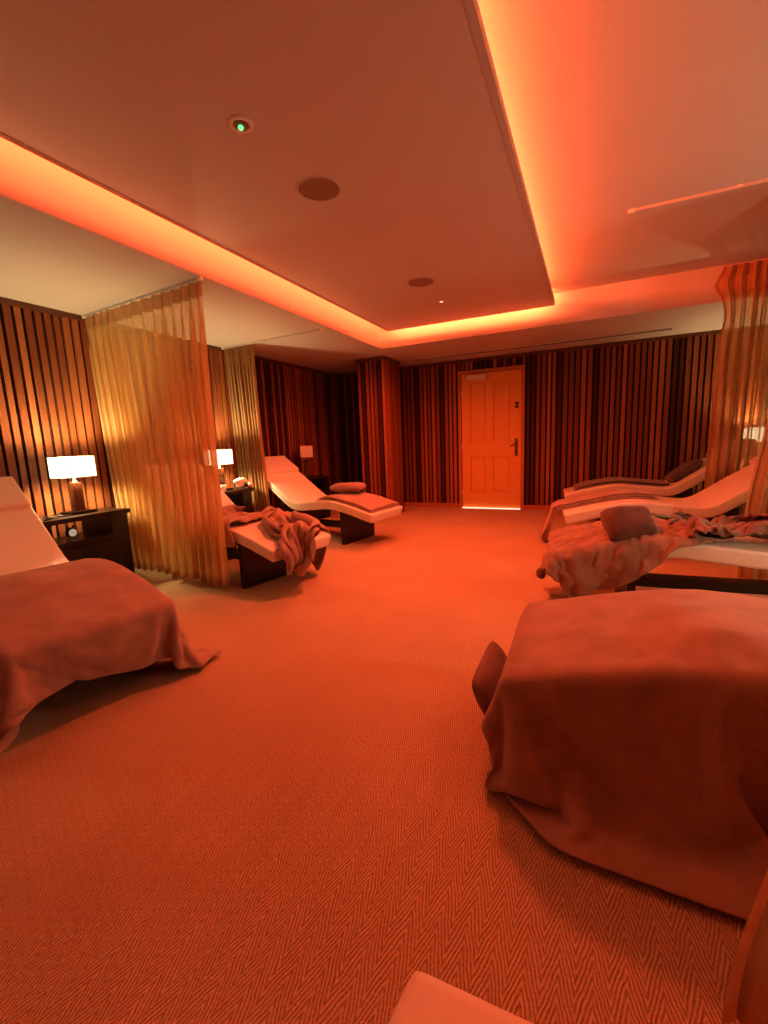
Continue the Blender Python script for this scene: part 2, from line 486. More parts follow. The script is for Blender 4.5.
bm = bmesh.new(); lathe(bm, [(0, -.0045), (.016, -.0045), (.020, -.003), (.02, 0)], 20); link('lens', bm, M['spotlens'], s, True)
tag(s, 'tiny recessed ceiling spot with a bright lens near the panel\'s far edge', 'ceiling light')

# slot air vent in the far soffit
v = empty('slot_air_vent', (0, 0, H))
bm = bmesh.new(); box(bm, -2.33, .84, 6.275, 6.285, -.011, .0); box(bm, -2.33, .84, 6.335, 6.345, -.008, .0); box(bm, -2.34, -2.33, 6.275, 6.345, -.008, 0); box(bm, .84, .85, 6.275, 6.345, -.008, 0); link('vent_frame', bm, M['ceiling'], v)
bm = bmesh.new(); box(bm, -2.33, .84, 6.285, 6.335, -.010, .0); link('slot', bm, M['gap'], v)
v.rotation_euler = (0, 0, 0)
tag(v, 'long thin dark slot air vent in the pale soffit above the door', 'air vent')

# ------------------------------------------------------------------ curtain tracks and sheer curtains
def track(x0, x1, y0, y1, z, label):
    t = empty('curtain_track', ((x0+x1)/2, (y0+y1)/2, z), math.atan2(y1-y0, x1-x0))
    ln = math.hypot(x1-x0, y1-y0)
    bm = bmesh.new(); box(bm, -ln/2, ln/2, -.009, .009, -.018, 0); bevel(bm, .003, 1); link('rail', bm, M['ceiling'], t)
    for sx in (-1, 1):
        bm = bmesh.new(); box(bm, sx*ln/2-.02, sx*ln/2+.02, -.012, .012, -.022, 0); bevel(bm, .004, 1); link('end_stop', bm, M['white'], t)
    k = max(2, int(ln/.5))
    for i in range(1, k):
        x = -ln/2+ln*i/k; bm = bmesh.new(); box(bm, x-.014, x+.014, -.014, .014, -.012, 0); link('bracket', bm, M['white'], t)
    return tag(t, label, 'curtain track', 'ceiling curtain tracks')

def curtain(label, tA, tB, bA, bB, zt, zb, pleats, amp, seed, mat, flare=None, head=.10):
    """gathered sheer on a track: runs tA>tB at the top, bA>bB at the hem"""
    rnd = random.Random(seed)
    root = empty('sheer_curtain', (tA[0], tA[1], zb))
    NU, NV = pleats*10, 44
    ph = [0]
    for i in range(pleats): ph.append(ph[-1]+rnd.uniform(.7, 1.3))
    tot = ph[-1]
    am = [rnd.uniform(.55, 1.25) for _ in range(pleats+2)]
    def pt(u, v):
        z = zt+(zb-zt)*v
        a = Vector((tA[0]+(tB[0]-tA[0])*u, tA[1]+(tB[1]-tA[1])*u)); b = Vector((bA[0]+(bB[0]-bA[0])*u, bA[1]+(bB[1]-bA[1])*u))
        w = v
        p = a.lerp(b, w)
        d = (b-a)*0+Vector((tB[0]-tA[0], tB[1]-tA[1])); d.normalize(); n = Vector((-d.y, d.x))
        q = u*tot; k = 0
        while k < pleats-1 and q > ph[k+1]: k += 1
        f = (q-ph[k])/(ph[k+1]-ph[k])
        ang = 2*PI*(k+f)
        h = (1-v)*(zt-zb)
        A = amp*(am[k]*(1-f)+am[k+1]*f)*(.45+.55*smoothstep((zt-z)/.35))*(1+.25*v)
        big = noise.noise((u*4+seed, v*.6, seed*.7))*.03*smoothstep(v*2)
        fine = noise.noise((u*22, v*2.5, seed))*.006
        p = p+n*(A*math.sin(ang)+big+fine)+d*(A*.45*math.sin(2*ang)+noise.noise((u*4, v*.7, seed+3))*.02*v)
        if flare: p = p+Vector(flare(u, v, z))
        return Vector((p.x, p.y, z))
    def grid(v0, v1, nv):
        bm = bmesh.new(); rows = []
        for j in range(nv+1):
            v = v0+(v1-v0)*j/nv
            rows.append([bm.verts.new(pt(i/NU, v)-root.location) for i in range(NU+1)])
        for r0, r1 in zip(rows, rows[1:]):
            for i in range(NU): bm.faces.new((r0[i], r0[i+1], r1[i+1], r1[i]))
        return bm
    hv = head/(zt-zb)
    link('heading_tape', grid(0, hv, 3), M['heading'], root, True)
    link('voile', grid(hv, 1-.045/(zt-zb), NV), mat, root, True)
    link('hem', grid(1-.045/(zt-zb), 1, 2), M['heading'], root, True)
    return tag(root, label, 'curtain', 'sheer gold curtains between the lounger bays')

track(XL+.05, SX-.02, 2.535, 2.415, H, 'white curtain track on the low left ceiling carrying the wide sheer curtain')
curtain('wide drawn sheer gold curtain hanging between the two nearest left-hand loungers',
        (XL+.06, 2.53), (SX-.012, 2.42), (XL+.12, 2.58), (-2.455, 2.40), H-.023, .06, 14, .042, 4, M['sheer'])
track(XL+.05, -2.5, 4.12, 4.03, H, 'white curtain track on the low left ceiling, farther one, curtain bunched at the wall end')
curtain('narrow bunched sheer gold curtain against the left wall behind the middle table lamp',
        (XL+.06, 4.12), (-3.50, 4.14), (XL+.10, 4.14), (-3.45, 4.17), H-.023, .05, 9, .045, 9, M['sheer_dense'])
track(.215, XR-.05, 3.69, 3.69, H2, 'white curtain track running across the high right ceiling to the picture edge')
def fl2(u, v, z): return (-.13*smoothstep((1.75-z)/1.4)*(1-u), 0, ) 
curtain('sheer orange-gold curtain at the right picture edge behind the second covered lounger',
        (1.11, 3.69), (XR-.05, 3.69), (1.10, 3.69), (XR-.08, 3.70), H2-.023, .05, 9, .05, 21, M['sheer_dense'], flare=fl2)
track(.10, XR-.05, 5.37-.04, 5.37-.04, H2, 'white curtain track high on the right beside the far soffit step')
def fl3(u, v, z):
    k = (1-u)**9
    return (k*(-.07*math.exp(-((z-2.40)/.10)**2)+.03*math.exp(-((z-2.1)/.15)**2)-.02*math.exp(-((z-1.6)/.3)**2)), 0)
curtain('tall sheer gold curtain in front of the farthest right lounger and lit lamp',
        (1.09, 5.28), (XR-.05, 5.28), (1.05, 5.28), (XR-.08, 5.29), H2-.023, .05, 11, .036, 33, M['sheer_mid'], flare=fl3)
track(.32, XR-.05, .80, .80, H2, 'white curtain track overhead at the near right above the dark curtain')
def fl4(u, v, z): return (-.06*smoothstep((.62-z)/.55)*(1-u), 0)
curtain('dark blurred curtain edge at the lower right corner of the picture',
        (.325, .80), (XR-.05, .80), (.305, .80), (XR-.08, .80), H2-.023, .03, 14, .03, 41, M['sheer_dense'], flare=fl4)

# ------------------------------------------------------------------ loungers
CTRL = [(0, .360), (.12, .390), (.3, .435), (.5, .472), (.64, .480), (.85, .459), (1.03, .441), (1.12, .443), (1.20, .480), (1.36, .588), (1.6, .748), (1.88, .930)]
LW, LT, LLEN = .62, .10, 1.88
def zprof(s):
    """height of the lounger's upholstered top, s measured from the foot end"""
    if s <= CTRL[0][0]: return CTRL[0][1]
    if s >= CTRL[-1][0]: return CTRL[-1][1]+(s-CTRL[-1][0])*.66
    for i in range(len(CTRL)-1):
        if CTRL[i][0] <= s <= CTRL[i+1][0]:
            p1, p2 = CTRL[i], CTRL[i+1]
            p0 = CTRL[i-1] if i else (2*p1[0]-p2[0], 2*p1[1]-p2[1])
            p3 = CTRL[i+2] if i+2 < len(CTRL) else (2*p2[0]-p1[0], 2*p2[1]-p1[1])
            m1 = (p2[1]-p0[1])/(p2[0]-p0[0]); m2 = (p3[1]-p1[1])/(p3[0]-p1[0])
            h = p2[0]-p1[0]; t = (s-p1[0])/h
            return (2*t**3-3*t*t+1)*p1[1]+(t**3-2*t*t+t)*h*m1+(-2*t**3+3*t*t)*p2[1]+(t**3-t*t)*h*m2
def slope(s): return (zprof(s+.01)-zprof(s-.01))/.02 if s > .01 else (zprof(.03)-zprof(0))/.03

def slab_bm(n=48, w=LW, bev=True, s0=0., s1=LLEN, t=LT, off=0., inset=.022):
    """local frame: x = -s (foot at x=0, head at -x), y across"""
    bm = bmesh.new(); rows = []
    for i in range(n+1):
        s = s0+(s1-s0)*i/n; z = zprof(s)+off; a = math.atan(slope(s))
        dx, dz = math.sin(a)*t, math.cos(a)*t
        tap = 1-.0*smoothstep((.1-s)/.1)
        rows.append([bm.verts.new((-s, -w/2, z)), bm.verts.new((-s, w/2, z)),
                     bm.verts.new((-(s+dx), w/2-inset, z-dz*tap)), bm.verts.new((-(s+dx), -w/2+inset, z-dz*tap))])
    for a, b in zip(rows, rows[1:]):
        for k in range(4): bm.faces.new((a[k], b[k], b[(k+1) % 4], a[(k+1) % 4]))
    bm.faces.new(rows[0][::-1]); bm.faces.new(rows[-1])
    bmesh.ops.recalc_face_normals(bm, faces=bm.faces[:])
    if bev: bevel(bm, .02, 3, .6)
    return bm

def make_lounger():
    root = empty('heated_lounger')
    link('mattress', slab_bm(), M['leather'], root, True)
    # foot-end panel, back panel and low rail in dark wood
    def zb(s): return zprof(s)-LT/math.cos(math.atan(slope(s)))
    for nm, s0, s1 in (('front_panel', .40, .445), ('rear_panel', 1.30, 1.345)):
        bm = bmesh.new()
        v = box(bm, -s1, -s0, -LW/2+.03, LW/2-.03, 0, zb(s0 if nm[0] == 'f' else s0)+.012)
        bevel(bm, .003, 1); link(nm, bm, M['darkwood'], root)
    bbox_obj('base_rail', (-1.30, -.445, -.05, .05, .13, .19), M['darkwood'], root, .003, 1)
    # head cushion strapped to the top of the back
    bm = slab_bm(10, LW-.03, False, 1.58, 1.86, .055, .050, .0)
    bevel(bm, .018, 3, .6); link('head_cushion', bm, M['leather'], root, True)
    return root

GL = 'cream heated loungers along both sides of the room'
LOUNGERS = [
    # key, foot x, foot y, rotation, label
    ('L1', -1.87, 1.08, math.radians(-10), 'nearest left cream lounger with raised back, foot end under a terracotta blanket'),
    ('L2', -1.95, 2.70, math.radians(-12), 'cream lounger behind the wide sheer curtain, twisted blanket trailing to the floor'),
    ('L3', -1.93, 4.23, math.radians(-9.5), 'far left cream lounger with a neatly folded blanket and a mauve pillow'),
    ('R1', -.20, 1.57, PI+math.radians(1), 'nearest full lounger on the right, hidden under a large draped blanket'),
    ('R2', -.19, 3.08, PI+math.radians(4), 'cream lounger on the right with two crumpled blankets and a brown pillow'),
    ('R3', -.22, 4.60, PI+math.radians(6), 'bare-fronted cream lounger, third from near on the right, before the tall curtain'),
    ('R4', -.28, 6.08, PI+math.radians(4), 'farthest right cream lounger by the slatted wall, grey blanket and dark pillow'),
    ('R0', -.25, .170, PI-math.radians(8), 'corner of a bare cream lounger at the bottom edge of the picture'),
]
proto = make_lounger(); LO = {}
for i, (k, x, y, rz, lab) in enumerate(LOUNGERS):
    if i == 0:
        proto.location = (x, y, 0); proto.rotation_euler = (0, 0, rz); tag(proto, lab, 'lounger', GL); LO[k] = proto
    else: LO[k] = dup(proto, (x, y, 0), rz, lab, GL)
XF = {k: Matrix.Translation((x, y, 0)) @ Matrix.Rotation(rz, 4, 'Z') for k, x, y, rz, lab in LOUNGERS}
# for right-hand loungers local +y points towards the camera (turned by 180 degrees)

# ------------------------------------------------------------------ blankets: settled folds of each sheet
# each sheet is a (nu+1) x (nv+1) grid of points; every number is a point's offset, in millimetres,
# from what its left, lower and lower-left neighbours predict, first all x, then all y, then all z
CLOTH = {
    'L1': (54, 54, (-2.8300, 0.6525, 0.0173), [
32,11,22,21,21,21,22,12,19,13,13,1,22,18,20,14,15,22,11,19,20,22,20,21,20,21,18,21,20,20,22,21,16,21,18,21,21,15,21,21,22,20,17,22,21,15,17,19,-8,0,9,-1,-5,3,-3,-8,10,0,-5,1,
-1,0,9,-7,8,-8,17,-12,0,-7,7,2,-7,9,-4,2,-1,0,-1,2,-2,3,-2,1,1,-2,-4,5,-4,3,0,-5,6,0,0,-2,0,2,-7,-1,5,4,-21,22,6,-10,20,3,-9,5,-2,-1,0,0,-1,2,0,-1,7,-10,
17,-21,12,-2,7,-4,1,5,-7,4,-1,-1,2,-1,-1,2,-3,2,0,-2,0,4,-6,5,0,-4,5,-2,1,-1,2,-4,-4,7,0,0,-13,19,-9,-11,19,-23,10,25,4,-5,2,-2,6,-3,0,-3,-1,2,9,-12,19,-7,3,-13,
5,1,2,1,2,-1,1,-1,1,0,-3,2,-1,0,1,1,-5,6,0,-4,5,0,-1,0,-3,-1,5,4,-8,0,-2,11,-13,-8,22,-27,14,12,-11,12,-3,-1,2,-2,3,0,-3,2,-5,1,10,3,-13,2,13,-6,2,-6,6,-1,
1,0,0,1,0,-1,1,1,-2,2,-4,5,0,-1,3,-3,1,-1,-1,4,0,1,-3,-2,0,3,-10,-6,20,-22,21,5,-12,10,-1,-4,2,-2,2,-1,0,5,-3,5,-10,-3,-2,19,-7,1,4,-6,4,-1,2,0,1,-1,0,-3,
4,0,-1,2,0,3,-3,0,-2,1,3,-4,4,0,0,0,-1,3,-8,3,-7,-5,20,-21,20,0,-5,9,-4,-1,-2,-2,2,-2,2,-1,1,-1,-1,10,1,2,-7,7,-7,0,3,-1,2,0,0,-2,2,-3,4,-1,0,1,0,-1,
-2,3,-1,2,1,-3,3,0,0,0,0,0,1,-4,-2,-5,14,-17,21,-8,1,3,-3,1,-6,-4,1,-1,2,-1,1,-3,5,1,1,0,2,8,-7,7,-8,1,1,0,0,-1,2,-3,3,-1,1,0,-1,2,-3,3,-1,2,0,-1,
1,0,0,0,-1,1,-1,2,-3,-5,10,-10,15,-12,9,2,0,2,-12,7,-3,0,1,0,1,-3,3,0,1,-1,3,-2,-3,3,-2,5,2,2,-1,0,0,0,1,0,0,1,-1,2,-4,4,-1,1,0,1,-2,2,-1,0,0,1,
-2,1,-2,6,-1,-3,6,-11,11,-3,2,-1,-23,19,-12,-1,-1,0,0,-1,2,-1,0,-1,1,1,2,2,5,-1,3,-3,-1,1,-2,2,-1,1,0,1,-1,1,-2,3,-2,2,0,0,-2,3,-1,1,-1,1,-1,-1,1,0,4,1,
-4,-7,12,-2,4,-12,-1,-13,-7,9,5,0,0,-1,0,0,0,-1,0,-1,-1,0,0,-1,3,1,2,1,-1,1,-1,1,0,0,-1,0,1,1,0,1,0,0,-1,2,-1,0,0,1,-2,1,1,-1,-3,8,-5,-3,8,0,0,-11,
2,-9,6,-21,6,8,0,-1,1,0,-1,0,0,0,1,-1,0,0,0,-1,0,2,-1,1,0,0,0,0,0,1,0,0,1,-1,1,-1,1,0,-1,0,0,0,0,0,-1,1,-1,4,-4,0,7,0,-8,-8,-3,-7,-1,13,-13,-9,
7,0,0,-1,0,1,0,0,0,-1,1,0,0,-1,1,0,-1,0,0,0,1,-1,1,0,0,0,0,0,0,0,1,0,0,1,0,0,0,0,1,1,0,0,2,3,1,-9,-12,-7,-9,-5,0,0,12,11,-23,7,0,0,0,0,
0,0,0,0,0,0,0,0,1,-1,-1,0,1,0,0,-1,1,-1,0,0,0,0,-1,1,0,-1,0,0,0,0,0,0,0,0,0,0,1,-1,3,-21,-9,1,0,6,12,-11,12,-23,4,12,6,1,-1,1,0,0,0,0,0,0,
0,0,0,0,-1,0,0,0,0,0,1,-1,0,0,0,-1,0,1,-1,0,1,-1,1,-1,0,0,1,0,-1,0,0,0,0,-3,16,-1,-21,7,2,-21,7,-10,22,-9,18,7,-1,1,-1,0,0,0,1,-1,1,-1,1,-1,0,0,
0,0,0,0,0,-1,1,0,0,-1,1,-1,-1,1,-1,0,1,-1,1,0,0,0,0,0,0,0,0,0,1,-13,-3,28,-25,-10,23,-6,-8,-11,30,-26,6,0,1,0,0,0,0,-1,2,-2,2,-2,1,0,-1,0,1,-1,0,0,
0,0,0,-1,1,-1,0,0,-1,1,0,-1,1,-1,1,0,-1,0,2,0,-1,0,0,0,-4,12,-24,29,1,-29,21,4,-15,-18,23,7,0,-1,0,0,0,1,0,-1,1,-1,1,0,-1,0,0,0,0,0,0,0,0,-1,1,-1,
0,0,0,0,0,-1,1,0,0,0,0,1,0,-1,0,1,0,-1,0,1,-11,22,-29,0,29,-29,-4,29,-10,-11,6,0,0,1,-1,1,-1,0,0,1,0,-1,0,0,-1,2,-1,0,0,0,1,-1,1,-1,-1,1,0,0,0,0,
0,0,-1,1,0,0,-1,1,0,0,0,-1,1,-5,12,0,-23,28,0,-30,31,-6,-28,27,-20,6,1,-1,0,1,-1,0,1,0,-1,0,1,-2,0,2,-1,0,0,0,1,-1,0,0,1,0,0,0,0,0,-1,0,0,1,-1,0,
0,1,-1,0,0,0,1,0,1,-10,1,19,-27,-2,30,-32,22,-4,-23,30,6,0,1,-1,0,1,0,-1,0,0,0,-1,2,-3,2,0,0,1,0,-1,0,0,0,-1,1,0,0,0,0,0,1,0,0,0,0,0,-1,1,0,0,
0,0,-1,0,-2,7,-9,18,-3,-29,32,-28,32,-14,-24,7,-1,0,1,-1,0,0,0,0,0,0,1,-2,2,-1,1,0,-1,0,0,1,0,-1,1,0,0,0,0,0,1,0,-1,0,1,-1,1,0,-1,0,0,0,0,0,-2,1,
-6,11,-5,5,7,-33,32,-12,5,-5,6,1,0,-1,1,-1,0,0,0,0,0,0,-1,2,0,-1,0,0,1,0,-1,0,1,0,0,0,0,0,1,-1,0,1,-1,0,0,-1,1,0,0,0,0,1,-2,-6,11,-5,-3,9,-8,-2,
6,-27,4,27,-7,7,-1,1,-1,0,0,1,-1,1,0,0,-1,0,0,0,0,1,0,-1,0,0,0,0,0,1,0,0,0,0,0,0,-1,1,-1,1,0,-1,1,0,0,-1,0,-1,3,-8,6,2,-9,14,3,-2,-4,6,-28,21,
7,0,-1,1,0,0,-1,1,-1,0,0,1,0,-1,1,0,-1,0,0,0,1,0,0,0,-1,0,0,0,0,0,0,0,0,0,0,0,1,-1,0,0,1,0,-2,-1,-1,8,-10,4,-2,-2,15,-4,-20,26,-17,6,1,-1,1,-1,
0,0,0,0,0,0,0,1,0,0,0,0,0,0,0,-1,0,1,-1,0,0,0,1,-1,1,-1,0,0,0,0,0,-1,1,0,0,0,0,0,-3,2,0,2,-7,4,0,7,11,-10,-20,28,7,-1,2,-2,1,0,0,0,0,0,
0,0,1,-1,0,-1,0,0,0,0,0,1,-2,2,-1,1,0,-1,0,0,0,0,0,0,-1,1,0,-1,1,0,0,0,-1,-3,8,-8,-4,10,-6,7,-20,7,21,-9,-13,7,0,-1,1,0,0,0,0,0,0,0,0,0,1,-1,
0,0,0,0,0,0,-1,1,-1,2,-3,1,0,0,0,0,0,0,0,0,0,0,0,-1,1,0,0,-1,4,-7,-4,10,-10,1,-7,17,-5,5,9,-18,7,0,0,0,0,-1,0,1,-1,0,0,0,1,0,0,0,0,0,0,0,
0,0,-1,1,-2,3,-2,1,0,-1,1,0,-1,1,0,-1,0,0,0,0,0,-1,1,-7,-1,9,-9,0,-4,17,-9,12,-18,11,3,6,0,0,0,0,1,0,-1,1,0,0,0,0,0,0,0,0,0,0,-1,1,-1,2,-2,2,
-2,3,-2,1,0,-1,0,0,0,0,0,-1,1,0,-1,0,1,-2,-4,5,-7,2,2,10,-12,10,-8,5,-13,23,6,0,0,1,-1,0,1,-1,0,0,0,0,0,1,0,0,0,0,-1,2,-2,2,-1,1,-1,2,-3,3,-2,1,
0,0,0,-2,1,0,1,-2,1,0,0,-1,-2,0,-3,3,2,6,-9,8,-9,-6,2,20,-10,6,1,0,-1,1,0,-1,1,0,0,0,0,0,0,0,0,0,0,1,-1,1,-1,0,0,1,-1,2,-2,2,-2,1,0,-1,2,-2,
0,0,1,-2,1,0,0,-1,-1,3,1,1,-7,4,-8,0,9,12,-16,11,7,-1,0,0,0,0,0,0,0,0,0,0,0,0,1,0,0,0,0,0,0,1,0,0,0,0,-1,1,-1,2,-1,0,1,-2,1,0,0,0,1,-2,
1,-1,-5,10,-8,-2,-2,3,-2,5,10,3,-20,16,-16,5,1,0,0,0,0,0,0,0,0,0,1,0,0,0,1,-1,1,0,-1,1,-1,0,1,-1,1,0,0,0,-1,1,-1,0,2,-1,0,0,-1,1,-1,1,-1,1,1,7,
1,1,0,0,-3,-8,-16,16,-21,18,7,0,0,0,0,-1,0,0,1,0,0,0,0,0,0,0,2,-2,1,0,-1,1,0,-1,1,-1,1,-1,0,1,-1,1,0,-1,1,0,0,1,-3,3,0,-3,-6,-13,-3,-2,-1,-2,0,8,
-6,17,-18,8,-8,6,-1,1,-1,0,1,0,0,-1,0,0,-1,0,0,1,0,0,1,-1,2,0,-1,0,1,-1,1,0,0,1,-1,1,0,0,0,0,0,0,0,2,-1,1,-1,-10,14,0,-1,-4,-8,-6,-13,4,-6,14,19,-12,
5,0,-1,2,-1,0,-1,1,-2,1,0,-4,1,0,-2,1,-1,0,1,-2,0,1,1,0,0,0,0,1,0,1,0,0,1,0,1,0,0,1,0,0,0,2,10,-13,-3,-6,0,6,2,7,4,-10,-2,-10,28,6,0,0,-2,2,
-2,1,0,-1,-3,-2,4,-2,-1,2,-3,1,1,-3,2,-4,0,0,-1,1,1,-2,0,0,-1,0,1,0,1,-2,0,1,-1,-2,-1,-3,-6,17,24,3,1,0,-3,0,-6,-7,13,-7,-6,-10,5,0,0,2,-2,0,0,-3,2,1,
2,-7,1,1,-5,2,0,0,-1,-1,0,-1,0,1,-1,-1,0,0,0,-1,0,1,0,0,-2,0,1,-4,2,-2,0,9,-19,3,21,15,6,-2,-2,0,0,2,2,-3,-16,6,1,-3,0,-1,2,-2,1,-1,0,-2,3,-1,-1,-3,
0,0,0,-1,-1,-1,0,0,0,0,-1,1,-1,0,0,0,-1,0,0,-1,0,-1,-1,-1,1,-1,0,9,-13,-2,5,12,19,6,-2,0,-12,14,-5,-1,7,-2,3,-7,2,0,2,0,-5,0,2,5,-5,-4,0,1,0,0,0,-3,
0,0,0,1,-2,1,1,-2,0,-1,0,1,-1,0,0,-1,1,-4,0,1,-2,-1,-6,5,7,-17,-2,2,15,24,7,3,-17,3,9,18,-12,-4,2,-1,0,1,0,-2,2,-2,-1,-2,-1,2,0,-1,0,-1,-1,-1,1,0,-1,1,
0,-1,-1,-1,2,-1,0,0,-1,0,3,-4,-3,1,-1,1,-4,1,13,-14,27,-27,-3,-5,1,16,11,12,7,-10,11,-10,5,4,-6,0,0,-3,4,-1,-4,0,1,-4,2,0,1,-1,-1,-1,0,-1,1,0,0,1,0,4,-2,0,
-4,-2,1,0,5,-6,-2,-1,1,1,2,-11,13,-6,9,-2,10,12,-2,-24,-18,2,6,12,26,2,14,-10,-8,5,0,0,3,-4,0,-2,0,-1,-1,2,0,-1,1,-1,-3,1,1,0,0,1,0,-2,1,3,-3,5,-8,0,1,1,
-3,-1,0,0,2,-13,15,4,-2,-1,-5,22,-22,18,16,-4,-14,-5,6,-22,11,-11,-1,7,1,-1,-4,1,0,-1,-2,-1,1,-1,1,0,1,0,-3,7,7,-14,0,0,2,-1,0,0,-5,3,-5,5,0,1,-2,-4,0,13,-11,-8,
12,-7,2,3,-14,3,0,22,-21,14,23,3,-14,-20,24,-3,19,-18,3,-1,1,2,-8,7,-2,0,-1,-1,2,0,0,0,-1,4,3,-6,14,-14,0,-2,1,1,0,5,-14,3,2,1,-3,2,-3,7,-2,-8,9,-12,9,-12,0,14,
-4,-1,-7,17,-14,3,18,17,-11,-18,-4,0,19,-10,-5,-5,2,-1,3,-6,7,0,-2,3,-1,-1,0,-1,7,-3,-1,-1,14,-16,1,0,2,-5,0,2,2,-3,-5,2,-1,7,-1,-13,15,-3,5,-21,13,-4,-6,3,0,1,-3,12,
-6,1,11,22,-14,0,-1,10,-15,8,5,-10,6,-10,8,-2,-5,6,1,-2,2,-2,2,-4,2,6,-4,-4,17,-14,-3,-1,0,-6,14,-16,4,4,-2,-1,6,-4,5,1,-14,3,17,-25,8,7,-15,6,-3,2,-6,7,-3,0,12,24,
12,-16,-3,20,-11,0,9,-13,3,0,-2,7,-6,7,-8,0,2,-5,3,2,-8,5,3,-7,14,1,-15,2,6,-8,0,-2,-2,2,0,-2,4,7,-16,11,6,-20,19,-15,-3,17,-10,-1,-5,6,-8,3,2,-7,12,12,-18,-1,5,4,
1,-13,19,4,-20,7,-8,11,-12,11,-4,-3,4,1,-9,8,-3,-2,6,-6,0,15,-7,-1,-15,12,-8,1,0,0,1,0,-1,-2,4,-2,14,-26,14,1,-14,5,10,-2,-8,3,6,-5,2,-8,-13,29,-16,-5,8,-9,14,-11,-4,17,
-11,7,-11,11,-9,4,-2,0,-5,7,-9,2,2,-2,0,0,0,6,-14,20,-20,5,0,-1,0,3,-2,-16,18,-1,-5,4,16,-25,3,14,4,-14,9,9,-13,-4,3,5,10,1,-15,18,-2,-2,5,-6,-7,6,-9,11,-6,9,-13,7,
-1,3,-6,3,2,8,-5,1,-9,6,-3,-4,0,15,-26,12,1,-2,1,3,-8,-4,17,-12,-5,-4,0,-3,21,-7,2,-2,15,-8,-11,17,-1,0,-7,-11,10,-17,-2,4,-2,0,-4,15,-4,5,-19,7,-3,13,-6,-6,0,6,2,-4,
-3,6,-2,2,-2,4,4,-2,-23,17,6,2,0,-7,-2,-4,4,-12,11,-5,6,-14,15,-10,6,0,-2,-4,6,12,-6,-4,0,9,10,-16,25,-15,-1,0,2,4,-9,-5,-5,17,-7,1,2,8,-1,-3,1,-6,1,4,-1,1,9,2,
-4,-5,3,18,-8,-1,-5,-4,2,-8,12,-19,16,-23,1,-2,14,-10,9,-3,-5,6,1,0,-4,6,6,0,-1,-3,-24,3,15,2,-2,-11,-5,3,-1,9,-4,7,2,-1,-5,2,4,0,6,2,-1,1,0,0,0,2,4,0,2,9,
0,-18,2,-1,3,-21,16,-16,26,-20,-9,1,-1,2,4,3,-1,2,-1,2,2,3,2,-2,4,251,-15,2,1,8,-1,-5,15,9,-18,-17,-21,1,-11,3,17,-10,-5,-17,3,-7,2,-6,0,-9,-1,-12,-2,9,-4,1,2,-13,5,-11,
-7,2,-15,3,4,4,10,-10,2,-6,15,-11,-8,-13,-19,-14,-23,-20,-17,-13,-1,22,-9,-16,-8,8,5,-23,7,24,-5,14,-20,20,-21,-18,23,-10,18,-18,8,-7,12,-9,8,-8,9,-7,-8,9,6,-14,17,-18,6,10,-17,18,-9,-6,
9,-15,20,-17,16,-21,11,-9,2,2,-4,13,3,-5,-5,7,-14,9,-1,-6,-7,4,14,-28,11,21,-16,28,-25,15,-12,-1,9,-17,5,-2,12,-5,0,-3,7,-10,7,3,3,-16,15,-17,8,8,-16,16,-13,2,11,-13,20,-25,15,-17,
15,-17,8,-6,0,9,-7,0,16,-2,-4,9,-11,16,-6,-4,8,-17,14,-28,18,10,-25,29,-18,16,-21,6,0,15,-4,-1,-1,0,3,-10,5,10,1,-16,13,-17,14,5,-17,12,-5,-2,2,5,8,-17,5,-16,18,-19,11,-8,0,10,
-7,0,17,-13,21,5,-10,10,-9,16,2,-28,19,-17,14,-25,24,-6,-4,17,-19,13,-14,23,-13,8,-4,-2,4,-6,-1,11,-11,5,6,-17,11,-7,4,5,-9,3,-1,10,-7,-11,9,-2,-3,-9,12,-10,-1,12,-10,3,24,-21,19,-10,
-2,8,-9,10,-11,3,8,-22,24,-22,23,-26,28,-28,2,26,-21,22,-17,8,-3,1,-6,3,-6,14,-10,10,-15,5,5,-8,11,-15,2,12,-11,7,0,-10,10,-5,1,-2,5,-15,-1,16,-13,7,23,-25,25,-17,15,4,-7,8,-8,6,
-8,7,0,0,9,-27,28,-24,28,-16,-15,30,-18,6,-2,3,-9,7,-10,15,-10,9,-6,-2,-2,-5,16,-16,5,10,-12,4,9,-13,9,-12,2,5,-2,-8,-4,17,-16,13,22,-26,4,10,15,-24,-2,6,-7,7,-6,6,-9,15,-16,12,
-2,-17,27,-28,29,-14,-1,1,5,0,-11,8,-9,11,-6,3,1,-9,8,-13,17,-15,7,8,-9,-1,10,-10,9,-13,7,-10,5,2,-11,17,-16,18,18,-24,5,-1,-12,22,2,1,-3,6,-4,4,-9,10,-3,5,-8,6,-6,2,2,-2,
3,-6,8,-7,1,1,-2,1,2,-4,8,-11,7,-11,14,-13,10,-1,-2,-6,13,-10,9,-11,8,-10,6,-2,0,0,-8,22,12,-22,-3,2,19,5,-15,19,7,-2,-5,0,-2,6,-5,-3,-3,2,3,8,-14,19,-23,25,-21,5,5,-6,
7,-7,9,-8,7,-8,6,-9,11,-10,8,-6,6,-9,12,-9,9,-8,7,-7,1,-1,0,1,2,16,6,-20,-5,13,15,1,-9,4,4,24,0,0,-1,-1,-1,-1,-1,0,-2,0,-4,-3,-7,10,-15,11,-9,-3,3,-5,3,-5,3,-3,
2,-2,7,-6,7,-4,5,-8,8,-5,6,-6,5,-6,5,0,1,-9,7,18,2,-23,3,17,8,0,0,2,-9,1,25,0,0,0,0,0,0,1,0,0,0,0,1,-1,0,0,-1,-1,-1,-2,0,-2,-1,-2,-1,-1,-2,-2,-1,-4,
